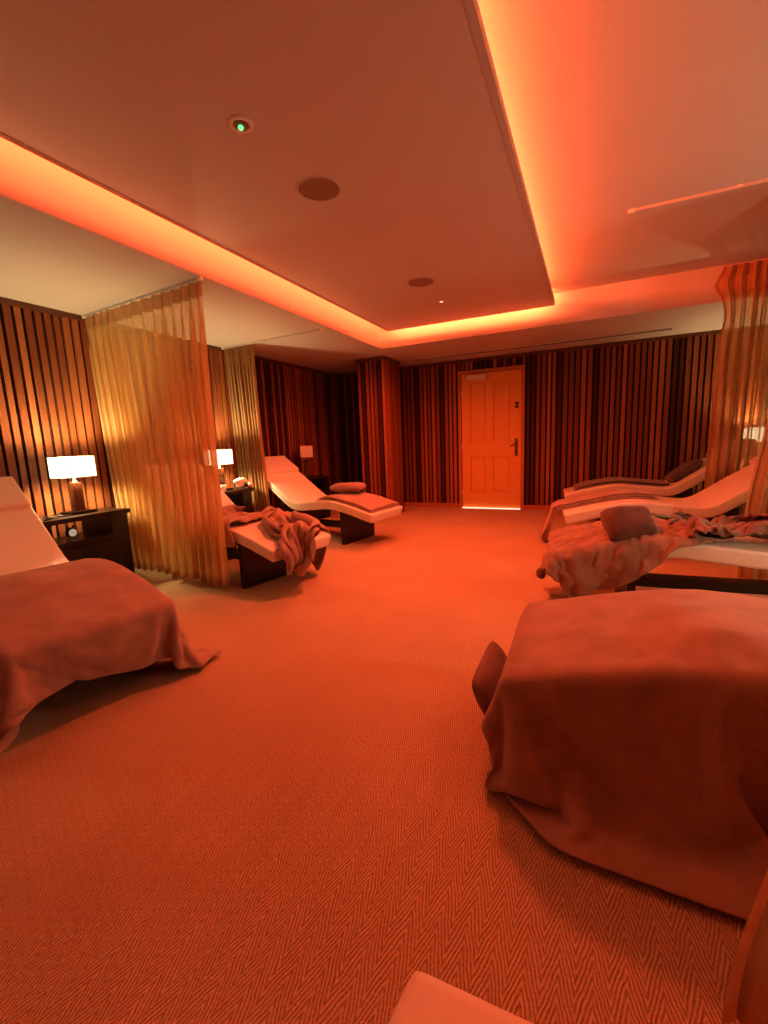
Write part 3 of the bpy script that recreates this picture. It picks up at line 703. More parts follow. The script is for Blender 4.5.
0,-4,3,-4,1,-4,1,-4,2,-3,2,-4,7,20,1,-20,14,10,3,-1,-1,-1,4,-11,-1,26,0,0,0,0,0,0,0,-1,1,-1,0,0,0,0,1,-1,1,0,1,-1,0,1,0,0,-1,0,0,0,-1,0,0,-2,0,-1,
-1,-1,-1,-1,-1,-1,-2,-2,-7,1,17,2,-2,-7,-6,-1,2,10,5,-16,25,0,0,0,1,-1,1,-1,1,-1,0,1,-1,1,-2,1,1,0,0,-1,1,0,0,0,-1,1,0,-1,1,0,0,-1,1,0,-1,1,0,1,-1,0,
1,0,2,-3,-2,-9,1,1,5,4,-5,3,-16,5,11,26,0,0,-1,0,1,-1,1,-1,1,0,-1,1,-1,1,0,0,0,-1,1,-1,1,-1,1,0,0,0,0,0,0,0,0,0,0,0,0,0,0,0,0,0,0,1,0,-8,
3,4,-1,0,-5,4,-6,8,1,-6,25,0,1,0,0,-1,1,-1,1,-1,1,0,-1,1,-1,1,-1,0,1,0,0,0,0,0,0,-1,1,1,-1,1,-1,1,-1,0,1,-1,0,0,1,-1,0,1,-1,-1,1,-1,-5,7,-7,6,
0,-1,-5,4,-1,26,0,-1,1,-1,1,-1,1,-1,0,0,1,0,0,0,-1,1,0,0,-1,1,-1,1,0,0,1,-1,0,1,-1,1,0,0,0,-1,1,-1,0,0,0,0,0,0,0,0,-1,0,-5,0,5,0,-2,3,-5,5,
25,1,0,0,0,-1,1,-1,1,0,-1,0,1,-1,0,1,-1,0,0,1,-1,1,0,-1,1,0,1,-1,0,1,-1,0,0,0,0,0,0,0,-1,1,0,0,0,0,0,0,-5,5,-3,-3,5,-4,2,3,-1,26,-1,1,-1,1,
0,-1,1,-1,1,0,0,-1,1,0,-1,0,0,0,0,0,0,-1,1,0,0,0,1,0,-1,1,0,0,-1,1,0,0,0,0,0,-1,0,0,1,-3,0,3,-7,2,4,-6,5,-1,1,0,26,0,0,0,0,0,0,0,0,-1,
1,-1,1,0,0,-1,0,0,0,0,0,0,1,-1,0,0,0,0,0,1,-1,0,1,0,0,-1,1,-1,1,0,0,0,0,-1,2,0,-6,5,-1,-6,6,-2,1,-3,2,26,0,-1,1,-1,1,0,0,0,0,0,0,-1,0,0,
0,1,0,-1,0,1,-1,1,0,0,0,0,0,0,0,0,0,-1,1,-1,1,0,0,0,-1,1,0,-1,1,0,-2,2,-10,6,3,-8,12,-20,12,-1,26,0,0,0,0,0,0,-1,1,0,0,0,1,0,-1,0,0,-1,1,0,
-1,1,0,0,0,0,0,0,0,-1,1,-1,1,0,0,0,-1,1,-1,1,0,-1,1,0,0,1,-3,2,-2,-5,4,-2,5,-12,12,25,0,1,-1,1,-1,1,0,0,0,-1,1,0,-1,1,-1,0,1,-1,0,1,0,-1,1,0,
0,0,0,-1,1,0,0,0,-1,1,-1,1,0,0,0,-1,1,0,0,-2,2,1,-4,3,0,0,-8,4,0,-14,26,0,-1,1,-1,1,0,0,0,0,0,0,0,-1,0,1,0,-1,1,0,0,-1,0,0,1,-1,0,0,1,-1,
0,1,-1,1,0,0,0,-1,1,-1,1,-1,0,1,1,-1,-1,2,-5,-2,1,4,-2,2,-2,26,0,0,0,0,0,-1,1,-1,1,0,0,0,0,0,0,-1,1,0,0,-1,1,0,0,-1,1,0,0,-1,1,0,0,0,0,-1,
1,-1,1,0,0,-1,1,0,0,0,-3,3,0,1,0,-7,3,3,-8,8,25,0,1,-1,1,-1,1,-1,1,-1,1,-1,0,0,1,-1,1,-1,0,0,1,-1,1,0,0,0,0,-1,1,0,0,-1,1,0,0,0,1,-1,0,0,
0,0,0,0,0,1,-1,0,0,0,-2,-13,12,3,-11,26,0,-1,1,0,0,-1,1,-1,1,-1,1,-1,1,0,0,-1,1,0,0,-1,1,-1,0,1,0,-1,1,0,0,0,1,-1,0,1,-1,0,0,0,0,0,0,0,1,-2,
1,0,0,0,-2,1,2,-12,9,1,26,0,0,0,-1,1,0,0,0,0,0,-1,1,0,0,0,1,-1,0,-1,1,0,0,0,-1,0,1,0,0,0,0,-1,1,0,0,0,0,1,-1,1,0,-1,0,-1,1,1,-1,0,1,-1,
-1,1,0,-9,10,25,1,0,0,0,0,0,0,0,0,0,0,0,0,0,0,0,0,0,0,0,0,-1,0,0,0,1,0,-1,0,0,1,0,0,0,0,0,0,0,0,0,0,1,0,0,-1,1,0,-1,-2,3,-3,2,0,-2,
26,-1,1,-1,1,-1,1,-1,1,-1,1,0,0,0,0,0,-1,1,0,0,-1,0,1,0,0,-1,0,0,1,-1,1,-1,0,0,0,1,0,0,0,0,0,0,0,1,0,0,0,0,-3,3,-3,3,-1,1,-10,26,0,-1,1,0,
0,-1,1,-1,1,-1,1,-1,1,-1,1,0,-1,0,1,0,0,-1,0,0,1,-1,0,0,1,-1,1,-1,1,-1,0,0,0,1,0,0,0,0,1,0,-1,0,-2,3,-2,2,-1,1,-7,6,26,0,0,0,-1,1,0,0,0,0,
0,0,0,-1,1,-1,1,0,0,-1,1,-1,1,0,0,0,-1,1,-1,1,-1,0,1,-1,1,0,0,0,0,-1,1,0,-1,1,-1,0,0,1,-1,2,-1,-1,-7,8,-4,26,0,1,-1,1,-1,1,-1,0,0,0,0,0,0,0,
0,0,0,-1,1,0,0,0,0,-1,0,1,-1,1,-1,1,0,0,0,-1,0,0,0,0,1,-1,0,2,-4,3,0,0,0,1,-2,-4,-2,7,-5,5,27,0,-1,1,-1,1,-1,0,1,-1,0,0,0,1,-1,0,0,0,0,0,
0,0,0,0,0,0,0,0,0,0,0,0,-1,0,1,0,0,0,0,-1,1,0,-2,1,-4,0,-1,1,-2,2,3,1,0,-3,4,22,1,1,1,1,0,1,0,0,0,0,0,0,-1,1,0,-1,0,1,-1,-1,1,0,0,0,
0,0,0,0,0,0,-1,1,0,0,0,0,0,0,1,-1,-1,1,-3,-1,-1,-2,-2,2,5,-4,7,-9,7,-8,-2,2,3,-2,5,-2,5,3,2,2,2,0,1,2,0,1,2,1,0,1,1,0,-1,0,0,0,0,0,0,-1,
0,1,-1,0,0,1,0,0,1,0,2,-3,1,-4,0,1,2,2,-2,-6,3,-5,7,-2,4,-2,2,-3,6,-7,7,-8,6,-7,0,9,-8,2,5,-5,5,-2,3,5,-4,5,1,2,2,2,1,2,0,1,1,1,0,2,1,0,
0,0,2,0,1,2,-1,-12,9,2,-1,0,-1,1,-3,-1,4,0,-2,-7,2,-7,9,-7,6,-10,10,-4,-1,12,-15,3,11,-10,7,-10,9,0,-10,14,-13,2,-1,-1,1,5,-6,2,4,-3,1,1,0,7,-5,1,2,3,-6,3,
2,-5,19,-11,-11,-2,5,6,2,8,4,-15,12,4,1,-2,1,1,3,-8,4,3,-9,16,-18,16,-7,2,5,-11,7,-1,-1,-2,4,-2,0,1,2,-4,2,0,-1,2,-2,0,1,-1,2,-3,1,9,-12,10,-11,0,19,-24,16,16,
-10,-18,-8,-1,-3,0,29,-18,19,12,-5,11,-16,4,-1,13,-14,15,-15,2,5,3,-14,14,-3,2,-1,1,-1,2,-1,0,0,1,-2,2,0,-3,3,0,-2,2,-1,2,-2,9,-6,-5,4,1,1,7,4,-24,-3,29,5,-10,-12,-4,
-4,-14,24,-12,-3,-2,-9,17,-16,14,-14,15,-12,-7,17,-13,17,-13,4,1,1,1,-1,-1,2,0,0,1,1,-2,-1,6,-5,2,-1,-1,1,-1,1,0,2,-2,-1,-1,0,10,-1,-5,10,9,-30,2,8,18,-2,-8,-12,-22,2,10,
5,-18,11,2,-12,13,-10,3,-1,-4,13,-6,-1,3,1,1,0,1,-2,3,-1,0,0,1,0,-7,9,-2,0,1,-2,0,-1,2,-1,-12,13,-4,1,3,2,6,1,13,-19,11,1,-5,-16,6,21,-1,-7,-23,-12,0,1,-18,23,-8,
-1,1,-8,3,-1,6,-3,0,3,2,-1,2,-1,-1,2,0,-1,1,1,1,4,-16,20,-20,19,-7,-10,9,-1,9,-14,3,0,-7,15,-10,8,7,-16,26,0,-4,2,0,6,-17,2,3,8,-10,-3,5,-18,10,5,-8,2,3,-3,3,
1,-1,0,0,3,0,1,1,-2,2,0,-1,3,-2,2,0,-2,-8,17,-24,23,-9,7,-14,6,-3,3,0,0,-8,17,-13,24,0,-27,25,-1,-7,14,-21,10,11,2,-2,-1,-3,-5,0,-9,23,-5,-11,4,0,2,2,-3,1,1,7,
-3,-2,2,-1,-7,21,-16,-1,4,6,-6,0,8,-19,3,6,3,-7,9,-5,-2,-1,11,-17,19,-15,9,-12,25,-9,-4,1,18,-20,21,-11,-9,21,-1,-2,-13,15,-4,-4,-3,1,3,-10,9,4,-1,0,-2,-1,7,1,-5,2,3,-14,
11,17,-20,-6,9,2,2,-3,8,-11,-1,6,2,-14,7,0,-11,20,-4,-14,16,-14,21,-22,32,-32,28,-18,23,-21,24,-1,-21,18,1,-19,17,5,-23,8,-5,4,-1,13,5,-7,-1,0,-1,3,-3,6,-11,17,-11,2,-3,24,-19,-8,
-1,14,-16,9,2,-19,22,-17,14,-3,4,-15,15,12,-16,-3,15,-17,27,-29,27,-32,32,-18,26,-27,25,2,-17,14,-6,-17,21,-5,-15,20,-13,4,15,-11,2,-5,6,-3,5,5,-13,10,-13,21,-17,22,-15,22,-16,-6,-12,27,-18,17,
-16,-16,13,6,-6,7,-4,-4,23,-10,-2,-8,19,-22,31,-30,27,-23,24,-22,23,-30,14,20,-8,-3,-13,9,15,-23,-8,27,-10,-1,-1,3,12,-6,-15,7,3,4,-14,21,-10,16,-20,18,-15,24,0,-13,-4,8,-10,-1,-7,11,-13,0,
-3,9,-5,11,11,-18,8,-9,25,-24,27,-26,26,-20,22,-25,16,4,-8,11,-11,4,-19,3,37,-8,-28,18,-11,15,-23,21,20,-20,-12,9,-7,20,-13,18,-19,16,-19,18,-22,13,16,-29,19,-9,10,-8,-4,-5,-1,2,11,-2,2,12,
-6,-2,3,-10,26,-24,14,-12,24,-20,13,5,-9,6,-7,-4,4,-15,16,-12,-9,12,24,-25,-9,26,-26,18,19,-24,-10,26,-12,18,-25,20,-19,5,2,-1,-9,0,32,-32,16,-10,3,-12,1,2,8,5,5,-21,5,23,-2,-1,8,-20,
21,4,-4,-11,16,-1,-1,2,-6,5,-17,-1,17,-24,0,27,-9,3,5,9,-16,23,-29,21,10,1,-21,20,-22,7,-12,23,2,-24,14,-6,17,-24,19,-15,3,4,-6,3,8,14,-11,-6,17,-5,-1,-3,-1,-11,21,1,-5,7,-4,-1,
2,-2,-1,5,-9,-21,4,-6,11,8,-19,32,-29,28,-4,17,-21,21,-26,26,-17,17,-20,13,9,-15,-14,14,0,-6,7,-7,21,-19,5,6,-2,13,-2,-2,0,-1,-3,-10,16,-7,2,-4,8,-15,3,14,-7,6,-3,6,-1,1,-8,5,
2,-10,-8,13,-21,14,-4,24,3,1,-14,22,-16,8,-15,27,-16,10,4,-13,7,-5,-11,15,6,4,-9,-18,16,3,2,1,-1,1,4,-6,4,-9,1,-2,5,-1,5,-7,9,-2,-4,6,-2,-1,-1,2,-1,0,4,-12,0,7,-19,20,
15,5,-3,1,-4,8,-10,14,1,1,-9,12,-2,-10,10,0,1,0,1,-1,-6,3,2,-5,-3,-2,11,-14,14,-11,6,4,-5,-5,1,2,-5,2,5,0,4,1,-1,-2,2,2,-5,4,1,-3,214,11,-6,0,5,1,2,12,5,0,
2,7,-7,-3,-8,3,-13,-3,-7,-10,-6,-5,-6,-4,-5,-5,-5,-6,-3,-7,-6,-5,-7,-8,-6,-6,-7,-8,-7,-5,-5,-4,-10,-6,-3,-2,-10,-7,-16,-11,-13,-1,7,13,-17,26,-9,8,1,-3,4,0,-12,7,3,1,-13,15,-9,8,
-11,10,-1,-2,3,0,0,0,0,0,0,0,1,-3,2,0,-2,1,0,1,-1,-1,1,1,-1,2,-4,3,-2,2,-5,5,-7,4,-2,1,-8,-20,-13,29,26,0,0,1,0,-3,1,2,-12,9,0,0,-8,11,-4,5,-1,-3,1,1,
0,0,0,0,0,0,0,0,0,-1,0,1,-2,2,-1,0,0,0,0,0,-1,-1,0,3,-4,4,-6,2,0,0,3,-5,4,-10,-18,26,0,-1,0,1,0,-2,-1,3,-12,11,-1,-5,6,-1,1,-2,3,1,-1,1,-1,1,-1,0,
0,0,-1,0,1,-1,-1,1,-1,1,-1,1,1,0,0,-2,1,-2,-2,5,-6,2,0,-1,2,-4,6,-3,4,-7,25,0,1,-1,-2,-1,1,3,-4,4,-11,12,-3,1,-1,1,1,-2,0,2,0,0,0,0,0,0,-1,0,1,-2,
1,0,0,1,-2,1,1,-1,-1,0,-2,2,1,0,-4,3,-2,-1,1,-2,2,-8,12,-6,3,26,0,0,0,0,1,-2,-2,1,-1,-1,-5,7,-2,2,0,1,-2,3,0,0,0,0,0,0,-1,1,-1,-1,1,0,0,1,-2,1,
0,-1,1,1,-2,2,-1,-1,3,-2,-2,-3,3,-2,1,-5,6,-12,12,-4,26,0,-1,1,0,0,1,-1,1,-4,-2,1,3,-5,6,-4,0,4,0,-1,0,1,0,0,-1,0,0,1,0,0,-1,0,-1,2,-1,1,0,-1,-1,1,
-2,1,1,-1,1,-5,3,-3,2,-7,8,1,-1,-16,19,27,-1,1,-1,0,0,-1,0,1,0,0,-2,-3,2,-4,7,0,0,-2,1,0,0,0,0,1,0,-1,0,0,-1,1,0,1,-1,1,-1,0,0,0,-1,1,-1,0,2,-6,
3,-1,-1,-7,9,-2,-1,-2,5,-6,26,0,0,0,0,-1,1,0,-1,1,0,0,1,0,1,-1,-1,-1,1,0,1,0,-1,0,-1,0,1,0,-1,1,-1,1,-1,1,-1,0,0,0,0,0,0,-1,1,-2,1,-2,-3,-4,8,1,
-1,-9,-4,15,-20,27,0,0,0,0,0,0,0,-1,0,0,1,-1,-3,1,-3,4,1,0,0,-1,0,1,-1,1,0,-1,0,1,-1,1,-1,1,-1,0,0,0,0,-1,1,0,0,0,-2,-1,-4,-2,6,1,-5,-9,-1,9,-18,6,
9,2,1,1,2,1,1,1,1,1,1,2,1,3,-3,4,-2,1,0,0,0,0,-1,1,-1,0,0,0,0,0,-1,0,0,0,0,0,0,0,0,0,-1,1,-1,-1,-6,-1,6,0,-8,-5,0,-1,-8,-7,20,-5,0,-2,1,0,
2,-1,2,3,-3,5,-4,6,-5,9,-4,4,1,3,2,1,2,2,0,2,1,1,0,1,1,0,2,-2,1,-1,1,-1,0,0,0,1,-1,0,-8,-1,6,-4,-8,-2,-2,-1,-1,-3,16,-23,2,-3,4,0,-3,0,2,-4,2,1,
-2,4,-8,11,-12,5,-4,2,0,-2,3,-1,1,1,0,1,0,2,1,2,2,0,3,1,2,0,2,1,2,0,1,1,3,-2,-2,-8,-6,-1,-2,1,-1,0,8,-16,3,0,4,-6,2,2,-4,2,3,-6,5,-4,3,2,-7,12,
-12,6,-3,1,2,-2,1,0,-1,0,-1,1,-2,0,-1,0,-1,-1,-1,1,0,1,1,0,2,1,2,0,3,-1,-2,0,0,0,1,3,7,-5,-1,-7,2,-5,6,-5,2,3,-5,2,3,-5,6,-5,1,2,1,1,-3,1,0,0,
1,0,-1,0,-1,-1,-1,2,-1,0,0,0,1,0,-1,1,-1,-1,1,-1,0,0,2,-2,-1,-1,8,1,1,1,-2,-7,0,4,9,-3,5,-2,2,-3,1,3,-5,2,0,0,0,0,1,3,0,-1,1,-1,1,-1,0,0,0,-2,
3,-1,-3,0,0,0,0,0,0,0,0,0,0,-1,2,-1,0,0,1,1,1,-7,6,1,-1,2,1,-3,2,-6,2,-3,0,1,2,-3,1,3,-5,5,-7,5,0,2,1,0,1,-1,0,0,1,-1,0,-2,5,-5,-2,1,-1,0,
0,0,0,0,0,0,0,0,1,-1,0,0,0,-1,0,0,4,-7,0,5,-1,0,6,-6,3,0,2,-3,2,-2,3,-3,1,0,0,4,-6,5,0,1,1,0,1,0,0,-1,1,-2,4,-7,0,1,0,-1,-1,0,0,0,0,0,
-1,1,0,-1,0,1,0,-1,1,0,-1,-4,6,-1,-6,8,0,-4,4,-5,0,0,2,-4,3,-1,0,0,2,-4,1,5,-3,2,1,2,0,0,0,0,0,-1,2,-5,1,0,0,0,0,-1,-1,-1,-1,1,0,0,-1,1,0,0,
0,-2,2,-4,0,0,3,-5,1,5,-7,3,3,3,6,1,-2,2,-1,1,-1,2,-3,1,2,-1,-2,6,0,-2,5,-1,0,0,0,0,1,-5,0,0,1,-1,-2,0,-1,-1,1,0,-1,0,0,1,-1,1,0,-1,2,-3,2,-1,
1,-4,4,0,-6,7,-1,6,-6,-2,0,1,-2,3,-4,1,1,1,-2,2,-3,6,-6,6,-8,0,0,0,0,0,0,0,1,-1,1,-2,1,0,0,1,1,1,0,0,1,0,-1,1,-1,-1,2,0,-1,-2,2,-1,0,-6,1,8,
-8,5,-6,19,0,-2,3,0,-2,3,-1,-2,2,1,-4,5,-7,6,-3,-4,-1,1,-1,0,0,0,0,1,2,-1,2,0,1,0,1,0,-1,1,0,-1,0,0,0,1,1,-4,3,-1,0,-1,0,1,0,-2,-6,11,-4,-4,-14,27,
3,-6,3,1,-2,2,0,-3,2,2,-5,3,2,-5,-3,1,-1,0,0,0,0,0,1,0,2,0,1,0,1,0,0,1,-2,1,0,0,1,-1,0,-2,5,-1,-2,-2,-1,2,-2,2,3,1,-6,-3,0,-4,-15,0,3,-5,3,0,
-2,0,3,-3,1,-1,1,1,-8,2,0,0,1,0,-1,1,0,0,1,0,1,0,1,0,0,1,-1,1,-1,1,0,-1,1,0,1,-4,4,-3,0,1,-2,2,-2,-4,-2,2,6,1,5,-16,-3,4,-1,0,1,-2,3,-2,2,-4,
5,-3,-1,-4,3,-1,1,-1,1,1,0,0,-1,0,0,0,0,0,1,0,0,0,1,0,-1,1,0,0,-1,1,0,0,-2,0,0,1,-1,0,0,1,-9,8,-1,-5,10,5,-8,6,-4,1,2,-4,1,1,3,-4,0,-1,-1,2,
-2,-1,0,-1,0,-1,-1,6,-2,1,0,1,1,-1,1,0,0,-1,1,0,-1,1,-1,1,-1,2,-2,-1,1,-1,0,-1,1,1,0,1,-13,11,2,-8,-2,5,-5,4,-4,3,1,0,-4,2,2,-2,-2,0,2,-2,0,0,-1,-1,
0,2,-5,8,-4,3,-1,-1,2,0,-1,1,0,-1,1,0,-1,1,0,0,0,-1,0,-1,1,-1,1,0,-1,-2,5,-2,-13,11,-2,2,-5,6,-5,3,-1,-1,1,2,-4,2,0,-2,0,2,-2,1,-1,1,-1,0,-3,5,-8,11,
-7,4,0,-2,2,0,-2,2,0,-1,1,1,-2,0,1,0,-1,-1,1,-1,1,0,0,0,2,-5,1,2,-12,14,-2,3,-1,2,-3,1,2,-4,2,3,-5,1,0,1,0,-1,0,1,-2,3,-3,3,-5,7,-10,11,-8,4,1,-4,
3,1,-2,1,0,-2,1,2,-1,0,-1,0,1,-1,0,0,0,-1,1,-1,0,0,0,-2,-6,1,1,-4,2,3,-5,2,3,-4,1,2,-2,-2,2,0,-1,1,-2,2,-3,5,-3,3,-6,7,-9,10,-8,3,3,-5,3,-1,0,0,
2,-3,2,-1,0,1,-1,-2,1,0,0,-1,1,0,-1,0,-1,-1,4,-7,0,0,2,-4,2,3,-5,2,1,-2,0,3,-3,1,0,0,0,1,-3,4,-4,3,-3,4,-6,6,-8,10,-7,2,2,-4,4,-3,2,-1,2,-4,3,0,
-1,1,-2,0,0,0,0,0,-1,0,-1,3,-1,-1,-1,-1,2,-1,2,-4,2,2,-4,3,0,0,-2,1,0,-1,1,-1,1,2,-5,3,-1,1,-1,3,-4,5,-7,6,-6,3,2,-5,5,-2,0,1,1,-3,1,1,-2,0,-1,1,
-1,0,0,0,0,1,-2,4,-3,1,1,-3,3,-2,3,-3,2,1,-2,0,-2,4,-4,4,-3,1,0,-1,0,3,-4,1,1,-1,0,2,-4,4,-3,4,-4,1,2,-4,2,1,-3,2,2,-2,2,-2,-3,0,1,0,0,0,0,-1,
2,0,-1,2,0,3,1,-2,3,-2,1,-3,-1,0,0,2,-3,2,-2,-2,5,-5,3,0,-2,3,-1,-2,2,-1,0,2,-3,3,-3,2,-3,1,3,-3,1,2,-2,1,-3,2,-2,1,0,-2,0,1,-1,1,0,-3,4,-3,5,0,
-15,3,1,3,1,2,2,2,1,0,1,1,0,2,-2,0,4,-4,1,-1,-2,0,1,-2,1,-2,2,1,-4,3,-1,2,-1,-2,3,-3,1,1,-5,7,-3,-4,-3,5,1,0,0,1,0,0,3,-5,8,-7,-1,-27,0,1,-2,2,
-1,2,1,1,2,1,1,1,1,1,2,1,4,0,4,1,1,2,1,0,2,-1,0,3,-1,2,-1,0,0,-2,2,-2,0,3,-5,-1,-4,-2,1,0,0,0,3,1,3,-3,1,-8,4,3,-26,0,0,0,0,0,0,0,0,0,
0,-1,0,-1,1,0,-1,0,2,-2,3,0,0,2,1,2,1,1,1,1,0,2,2,1,2,0,1,0,0,2,0,1,4,-5,2,2,0,-3,-1,-2,1,3,0,-4,5,-26,1,-1,0,0,1,-1,0,0,1,-2,1,0,0,0,
-1,1,0,0,1,-1,-1,1,-1,1,-1,0,1,-1,1,0,0,0,2,-1,-1,0,1,-2,-1,-3,5,7,8,2,1,0,0,1,0,0,1,4,0,-7,-26,-1,0,1,0,-2,1,1,0,0,1,-3,1,1,-1,1,-1,0,0,1,
-1,1,-1,1,-1,0,1,-1,1,-1,1,0,0,0,0,1,2,-1,0,-1,0,4,2,-1,4,1,6,2,-1,2,0,1,-2,9,1,-26,1,0,-2,0,2,-1,0,0,-1,-1,1,2,-3,1,-1,1,0,0,0,0,0,0,0,1,
0,-1,1,0,0,-1,1,0,0,1,1,-2,1,1,-1,1,3,0,1,0,2,1,4,4,-1,2,-3,4,-7,0,-26,2,-1,1,-2,0,-1,1,2,-3,1,0,-1,0,-1,1,0,0,-1,1,0,0,1,-1,0,0,1,-1,1,0,
0,0,0,0,0,1,0,0,0,1,2,-1,5,-5,12,0,-2,-2,-1,5,1,1,-2,-1,1,-19,-5,-2,-1,3,-2,1,-2,2,0,-2,0,0,0,0,0,0,0,0,0,0,0,0,1,0,0,0,0,0,0,0,0,0,0,0,
2,-2,2,-1,0,1,3,-2,12,-14,6,3,-1,0,-1,4,0,2,5,-1,-24,-3,7,-4,-2,0,0,2,-2,1,-1,-1,1,-1,0,0,0,0,1,-1,1,0,0,0,-1,2,0,1,-2,1,-1,1,-1,0,2,-2,1,0,2,-1,
-2,5,-2,-3,11,0,-5,17,1,-5,-5,0,-2,-2,6,-26,6,-1,-4,-1,1,0,-1,1,-1,-1,1,0,-1,0,0,0,0,0,1,0,0,0,-1,1,0,-1,1,1,3,-3,-1,1,-1,-1,1,-1,1,-1,2,7,-8,7,-1,-6,
8,5,-13,16,6,-2,-3,-2,7,-4,-25,-1,0,6,-5,-1,2,-1,-1,-1,1,0,-1,1,0,0,0,-1,1,0,5,-7,1,1,0,-1,0,2,0,-1,0,-1,0,1,-1,2,0,-1,3,2,-6,2,1,3,1,-3,1,9,-11,9,
8,1,4,-9,10,-23,0,-4,1,0,1,-1,5,-5,0,-1,1,0,-1,0,0,0,0,-1,5,-4,9,-10,2,-2,0,1,-1,2,0,0,-1,1,2,-2,1,2,-4,1,1,3,-3,6,0,1,-5,4,-3,6,-9,16,6,-3,3,-11,
-18,-8,4,5,-6,3,-3,0,-3,0,0,-1,0,1,-1,0,-1,3,-1,-3,0,1,12,-12,2,0,-1,2,-2,0,8,-7,5,-5,0,-2,5,2,-3,-3,1,8,-7,9,-3,1,-2,2,-5,13,-14,10,8,-3,2,-26,12,-12,2,9,
-11,4,-2,-1,0,-1,2,-3,1,-1,0,2,-3,4,-2,1,1,-4,13,-12,1,3,0,-1,2,-1,7,-10,0,2,-2,1,-1,4,-1,-1,-2,12,-9,9,-5,6,-10,14,-10,8,-11,0,22,-1,-23,3,-3,0,2,7,-11,0,0,-1,
0,2,-2,4,-4,0,-1,4,-3,0,3,-3,2,-3,10,1,-9,-1,3,-4,1,2,0,1,-1,3,-5,2,4,-3,-3,8,-8,16,-11,7,-11,22,-18,15,-12,2,23,-20,24,-22,-3,18,-8,-10,0,12,-13,8,-7,10,-11,7,-6,3,
-5,4,-3,0,4,-4,2,0,-1,3,-5,7,-4,-3,6,-4,0,1,1,1,-2,-1,0,0,4,-4,-1,14,-13,17,-9,0,-10,31,-22,2,25,-28,33,-26,-23,1,0,-5,3,6,-7,4,-3,8,-10,7,-7,8,-9,6,-4,-1,7,-6,
3,-4,0,0,0,2,0,8,-4,-6,4,-2,3,-1,-1,-2,0,18,-16,-1,6,-4,-2,18,-15,3,25,-18,-13,30,-10,2,0,-14,21,-21,8,-14,17,-2,-15,2,-2,1,5,-4,5,-4,2,3,0,-7,9,-10,1,1,3,1,-3,-1,
-1,8,-6,1,5,-7,-1,0,0,3,18,-12,-9,23,-10,17,-13,7,-26,25,9,-23,23,-21,11,17,-30,33,-19,16,-14,-7,14,-17,-1,14,-12,4,-8,1,14,-13,12,-14,12,-9,10,-13,5,11,-13,-1,-1,1,-2,3,-2,13,-3,-9,
2,2,18,-9,-3,5,27,-27,-15,30,-26,28,-30,26,-29,2,25,-16,26,-30,24,-3,-1,18,-23,-21,-2,1,-3,15,-15,2,0,7,4,-14,16,-15,4,-6,19,-17,9,10,-18,5,-5,-2,7,8,13,-21,-8,24,-11,17,14,-33,30,-12,
-18,12,26,-13,-24,21,-27,27,-29,30,-13,-12,25,-18,23,-27,30,-31,0,17,-3,-8,-13,13,-15,10,13,-8,0,-12,11,-12,11,1,18,-24,17,-6,-15,14,-1,9,3,-5,1,-16,26,-10,-14,24,-21,13,23,-31,28,-22,-8,17,12,-1,
-25,21,-27,18,-20,21,-6,-10,22,-24,9,-15,26,-12,-11]),
    'L2': (64, 40, (-2.7315, 2.4018, 0.0193), [
0,19,18,20,19,26,-1,16,26,29,20,29,16,19,8,17,13,11,8,7,11,13,11,10,16,21,23,24,24,26,20,24,22,28,8,25,18,23,12,13,16,24,22,19,2,-19,0,10,4,-14,-7,5,-14,2,3,3,15,27,18,-1,
-13,-15,31,-1,-13,22,-7,1,-3,-9,-10,24,-11,-11,0,3,-14,6,-8,18,4,4,6,0,2,7,-4,0,-7,-9,-8,-5,-1,4,-3,10,4,3,-12,17,-18,12,-26,2,4,4,1,-1,-1,-1,6,-5,-6,-3,2,-1,14,22,2,-3,
-6,-11,-8,-13,3,14,18,-35,15,17,16,0,-1,-3,7,1,-7,7,-9,-7,3,-23,1,16,-11,-8,5,8,14,7,-6,5,2,5,-3,-7,-6,-5,4,-3,-5,-3,4,11,-2,17,-40,4,13,8,2,3,4,-33,5,-5,-2,5,-5,-2,
7,-6,6,12,16,3,-4,-25,-7,-2,0,14,10,-30,10,11,9,-4,7,4,0,-15,-4,7,1,-26,12,-12,-1,7,11,-10,-8,-9,-1,6,7,8,7,9,4,-2,3,-5,3,-6,1,-13,-5,-5,1,32,-17,-13,-7,2,4,-3,25,-28,
17,6,-28,2,9,16,-26,-1,2,2,18,13,-1,3,-7,-4,-24,-2,15,-4,21,-5,4,5,-3,-17,15,-8,2,-15,21,-2,-16,-20,2,-1,11,-2,-5,3,2,-2,-6,-3,1,5,7,1,-5,0,4,-8,3,-5,5,-3,7,22,-20,9,
-6,-11,-1,2,0,-6,4,18,-19,17,-20,36,-23,-6,2,10,13,4,-9,7,4,1,-21,-7,-5,21,-2,0,-4,-6,11,-9,5,-9,11,-13,2,15,-10,-19,-11,-3,3,11,-14,0,-1,1,1,0,3,3,-1,1,-2,0,2,3,5,4,
-2,-9,11,6,-3,7,-16,4,-14,11,3,-10,0,10,-10,19,-21,33,-1,2,-3,-10,7,6,0,-9,3,4,-6,-19,14,7,-10,0,7,-6,1,5,-2,-9,9,5,-15,13,1,-2,-18,-10,-5,17,1,-17,5,4,-10,7,-10,2,2,2,
0,0,-1,9,3,-6,-3,-4,24,-10,-7,18,-39,15,1,2,-5,1,17,12,-4,7,-6,-1,-1,-6,10,7,-1,-17,15,0,-2,4,-7,17,-3,7,-9,-8,10,3,-2,8,-5,-14,0,17,-2,0,-4,4,0,-7,-14,-10,22,-26,-2,23,
